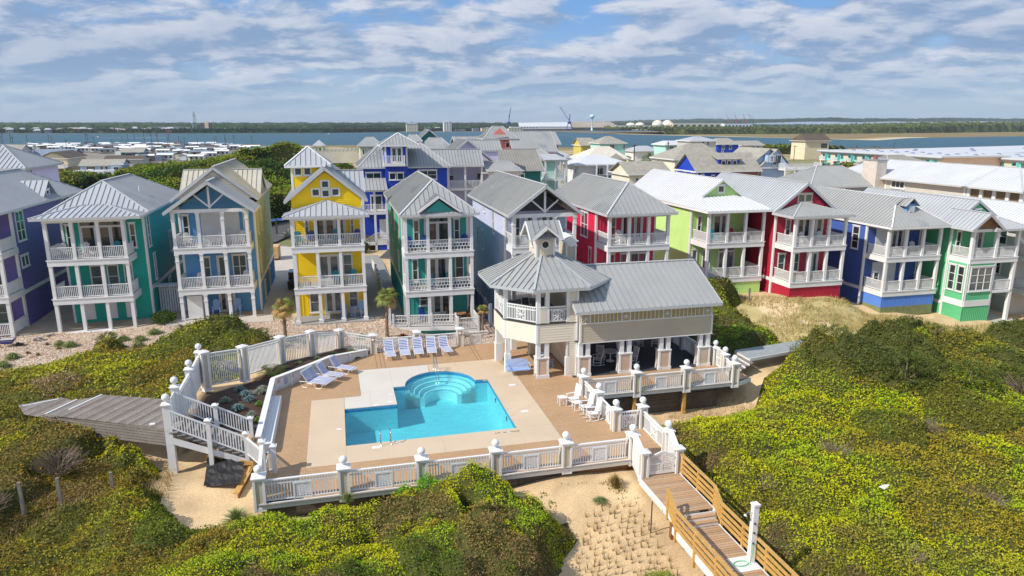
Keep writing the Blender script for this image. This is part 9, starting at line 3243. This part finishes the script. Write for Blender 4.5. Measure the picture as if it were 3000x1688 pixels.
spiky('dune_bush', 'tall dry dune bush on the sand near the lattice gate', 'shrub', 11.9,27.7, gz(11.9,27.7), .6, .9,300, 'drygrass', .012, None, .35, .05)
spiky('dune_bush', 'green brown leafy clump beside the tall dry dune bush', 'shrub', 10.9,27.0, gz(10.9,27.0), .45, .35,200, 'grass_g', .02, None, .15, .3)
spiky('sea_oat_clump', 'tall pale grass clump at the corner post of the pool fence', 'grass clump', -5.0,29.0, gz(-5.0,29.0), .9,1.1,420, 'grass_g', .012, None, .3, .2)
spiky('sea_oat_clump', 'pale grass rising before the second ball topped fence post', 'grass clump', -.3,28.75, gz(-.3,28.75) + .5, .5, .8,200, 'grass_g', .012, None, .4, .2)
spiky('sea_oat_clump', 'green grass clump under the corner of the terrace fence', 'grass clump', 15.3,36.6, gz(15.3,36.6), .7,1.0,300, 'grass_g', .014, None, .3, .3)
spiky('red_bush', 'rust red bush beside the sea green house ground deck', 'shrub', 4.4,53.6, gz(4.4,53.6), .5, .5,400, 'redbush', .03, None, .1, .2)

def leafy_bush(label, u, w, z, r, h, n, cols, size=.09, name='shrub'):
 T = Thing(name, label, 'shrub', u, w, z)
 T.part('stem', MB().tube([(u, w, z - .2),(u, w, z + h * .6)], [.04, .02], 5), 'twig')
 rs = np.random.default_rng(int(abs(u * 100)))
 d = rs.normal(size=(n, 3))
 d /= np.linalg.norm(d, axis=1)[:, None]
 lump = 1 + .22 * np.sin(d[:, 0] * 5 + 1) * np.sin(d[:, 1] * 6) + .12 * rs.normal(size=n)
 rad = rs.uniform(.7,1.0, n) * lump
 P = np.stack([d[:, 0] * r * rad, d[:, 1] * r * rad, h * .5 + d[:, 2] * h * .5 * rad], -1)
 P[:, 2] = np.maximum(P[:, 2], 0)
 k = rs.integers(0, len(cols), n)
 tint = np.array(cols)[k] * rs.uniform(.6,1.35, n)[:, None]
 o = card_mesh('crown', P, rs.uniform(.7,1.4, n) * size, tint)
 o.parent = T.o
 return T.o

leafy_bush('rounded bush with pale pinkish white flower heads beside the grey boardwalk', -16.4,43.6, gz(-16.4,43.6), 1.5,1.5,7000, [BROWN, L_(222,196,176, .8), OLIVE, L_(160,120,90)], .085)
leafy_bush('dark rounded shrub in the shade between the teal and sky blue houses', -14.9,62.6,0,1.0,1.0,3000, [DARK, DARK * 1.3, CEDAR], .11)
leafy_bush('bright green upright shrub growing against the third fence post', 3.2,28.85, gz(3.2,28.85) + .2, .5,1.35,2600, [BRIGHT2, L_(90,170,40), L_(120,180,40)], .07)
leafy_bush('bright green upright shrub left of the third fence post', 2.2,28.8, gz(2.2,28.8) + .2, .4,1.1,1800, [BRIGHT2, L_(90,170,40)], .07)
leafy_bush('small leafy green seedling clump on the open sand by the boardwalk', 11.6,21.9, gz(11.6,21.9), .75, .5,2600, [BRIGHT2, L_(90,150,40), OLIVE], .06)
leafy_bush('brown dry shrub at the blue house porch corner of the road', 4.2,95.6,0,1.2,1.8,1500, [BROWN, OLIVE], .25)
leafy_bush('dark green round shrub beside the royal blue house steps', 2.6,92.6,0,1.0,1.5,1500, [DARK, CEDAR], .22)
for i, (u, w, s) in enumerate(((84.5,198,1.0),(88.2,193, .8))):
 o = palm(('taller dark palm beside the pickup truck', 'shorter dark palm beside the pickup truck')[i], u, w, -1.6,6.5 * s, 22, .1, .4,2.6)
for i, (u, w, r, h) in enumerate(((97,222,2.4,3.2),(106,232,3.0,3.0),(108,226,2.2,2.4),(92,178,2.2,4.0),(104,176,2.6,4.2),(140,300,3.5,5),(-130,300,3.6,4.2),(-107,300,2.4,3.5),(-141,305,3,4))):
 leafy_bush('round green tree between the scattered houses by the sound', u, w, -1.8, r, h, 1600, [DARK * 1.2, BRIGHT2 * .6, CEDAR], .42, 'broad_tree')['group'] = 'round trees between the houses by the sound'

T0 = Thing('beach_grass_tuft', 'beach grass tuft', 'grass clump')
rs = random.Random(2)
tuft = MB()
for i in range(13):
 a = rs.uniform(0,6.28)
 e = rs.uniform(.75,1.45)
 l_ = rs.uniform(.24, .42)
 tip = (math.cos(a) * math.cos(e) * l_, math.sin(a) * math.cos(e) * l_, math.sin(e) * l_)
 sx, sy = -math.sin(a) * .006, math.cos(a) * .006
 tuft.add([(-sx, -sy, 0),(sx, sy, 0), tip], [(0,1,2)])
T0.part('leaf_blades', tuft, 'drygrass', kind='stuff')
first = True
GT = [(12.5,26.6),(11.6,26.8),(9.8,26.4),(9.0,24.6),(8.0,23.0),(9.6,21.8),(12.6,22.2),(12.7,24.6)]
for iy in range(17):
 for ix in range(17):
  u = 8.1 + ix * .34 + rs.uniform(-.10, .10) + (iy % 2) * .17
  w = 21.8 + iy * .34 + rs.uniform(-.10, .10)
  if not inpoly(np.array([u]), np.array([w]), GT)[0] or rs.random() < .10:
   continue
  o = T0.o if first else copy_tree(T0.o)
  first = False
  s = rs.uniform(1.0,1.7)
  o.scale = (s, s, s)
  place(o, u, w, gz(u, w) - .02, rs.uniform(0,6), 'small dry beach grass tuft planted in rows on the sand slope', 'beach grass tufts planted on the sand slope')

def grass_field(name, poly, n, hmin, hmax, tint, seed, label, wd=.02, thr=.42):
 xs, ys = [p[0] for p in poly], [p[1] for p in poly]
 u = rng.uniform(min(xs), max(xs), n)
 w = rng.uniform(min(ys), max(ys), n)
 m = inpoly(u, w, poly) & (fbm(u / 1.7, w / 1.7,4, seed) > thr)
 u, w = u[m], w[m]
 n = len(u)
 h = rng.uniform(hmin, hmax, n)
 a = rng.uniform(0,2 * np.pi, n)
 B = to_world(u, w, ground_z(u, w) - .02)
 lean = rng.uniform(.1, .9, n) * h
 tip = B + np.stack([np.cos(a) * lean, np.sin(a) * lean, h], -1)
 sd = np.stack([-np.sin(a), np.cos(a), 0 * a], -1) * wd
 V = np.stack([B - sd, B + sd, tip], 1).reshape(-1,3)
 C = np.repeat(tint[None] * rng.uniform(.65,1.4, n)[:, None], 3,0)
 return attr_mesh(name, V, np.arange(len(V), dtype=np.int32).reshape(-1,3), C, M['blade'], 'stuff', False, label)

grass_field('dune_grass', DUNE_GRASS, 60000, .15, .45, L_(196,178,118, .8), 31, 'thin dry dune grass on the sandy slope below the crimson and cobalt houses', .022, .40)
grass_field('dune_grass', DUNE_GRASS, 9000, .2, .5, L_(150,160,90, .8), 36, 'green tufts in the dune grass', .025, .58)
grass_field('dune_grass', [(-9,38.4),(-9,33),(-14,30),(-28,30),(-28,14),(-9,22),(-8,30)], 60000, .15, .5, L_(190,165,110, .75), 33, 'dry tan grass growing through the shrubs', .014, .42)
grass_field('dune_grass', [(15.3,36),(15.3,20),(19,18),(21,26),(22,36.4),(26,36.4),(25,39)], 16000, .1, .35, L_(170,150,100, .75), 34, 'dry tan grass on the slope beside the timber handrail', .014, .45)
grass_field('leaf_litter', [(7.5,28.9),(13,28.2),(12.6,26.6),(9,26.6),(9.3,25),(7.6,23),(6.8,26)], 5000, .05, .18, L_(130,140,60, .8), 35, 'low creeping green weeds on the sand before the pool deck', .03, .55)

nst = 26000
u = rng.uniform(-27,12, nst)
w = rng.uniform(49.4,62, nst)
m = inpoly(u, w, GRAVEL) & ~inpoly(u, w, ZM)
u, w = u[m], w[m]
B = to_world(u, w, ground_z(u, w) + .01)
n = len(u)
s = rng.uniform(.03, .075, n)[:, None]
o1 = rng.normal(size=(n, 3)); o1[:, 2] *= .3; o1 /= np.linalg.norm(o1, axis=1)[:, None]
o2 = np.cross(o1, np.array([[0,0,1.]])); o2 /= np.linalg.norm(o2, axis=1)[:, None]
top = B + np.array([[0,0,1.]]) * s * .8
V = np.stack([B + o1 * s, B + o2 * s, B - o1 * s, B - o2 * s, top], 1).reshape(-1,3)
k5 = np.arange(n)[:, None] * 5
F = np.concatenate([k5 + np.array([[0,1,4]]), k5 + np.array([[1,2,4]]), k5 + np.array([[2,3,4]]), k5 + np.array([[3,0,4]])])
tints = np.array([lin(222,206,190), lin(186,160,140), lin(160,138,122), lin(236,226,214), lin(196,150,122)])[rng.integers(0,5, n)]
attr_mesh('gravel', V, F, np.repeat(tints, 5,0), M['blade'], 'stuff', False, 'loose pink and tan gravel around the houses')
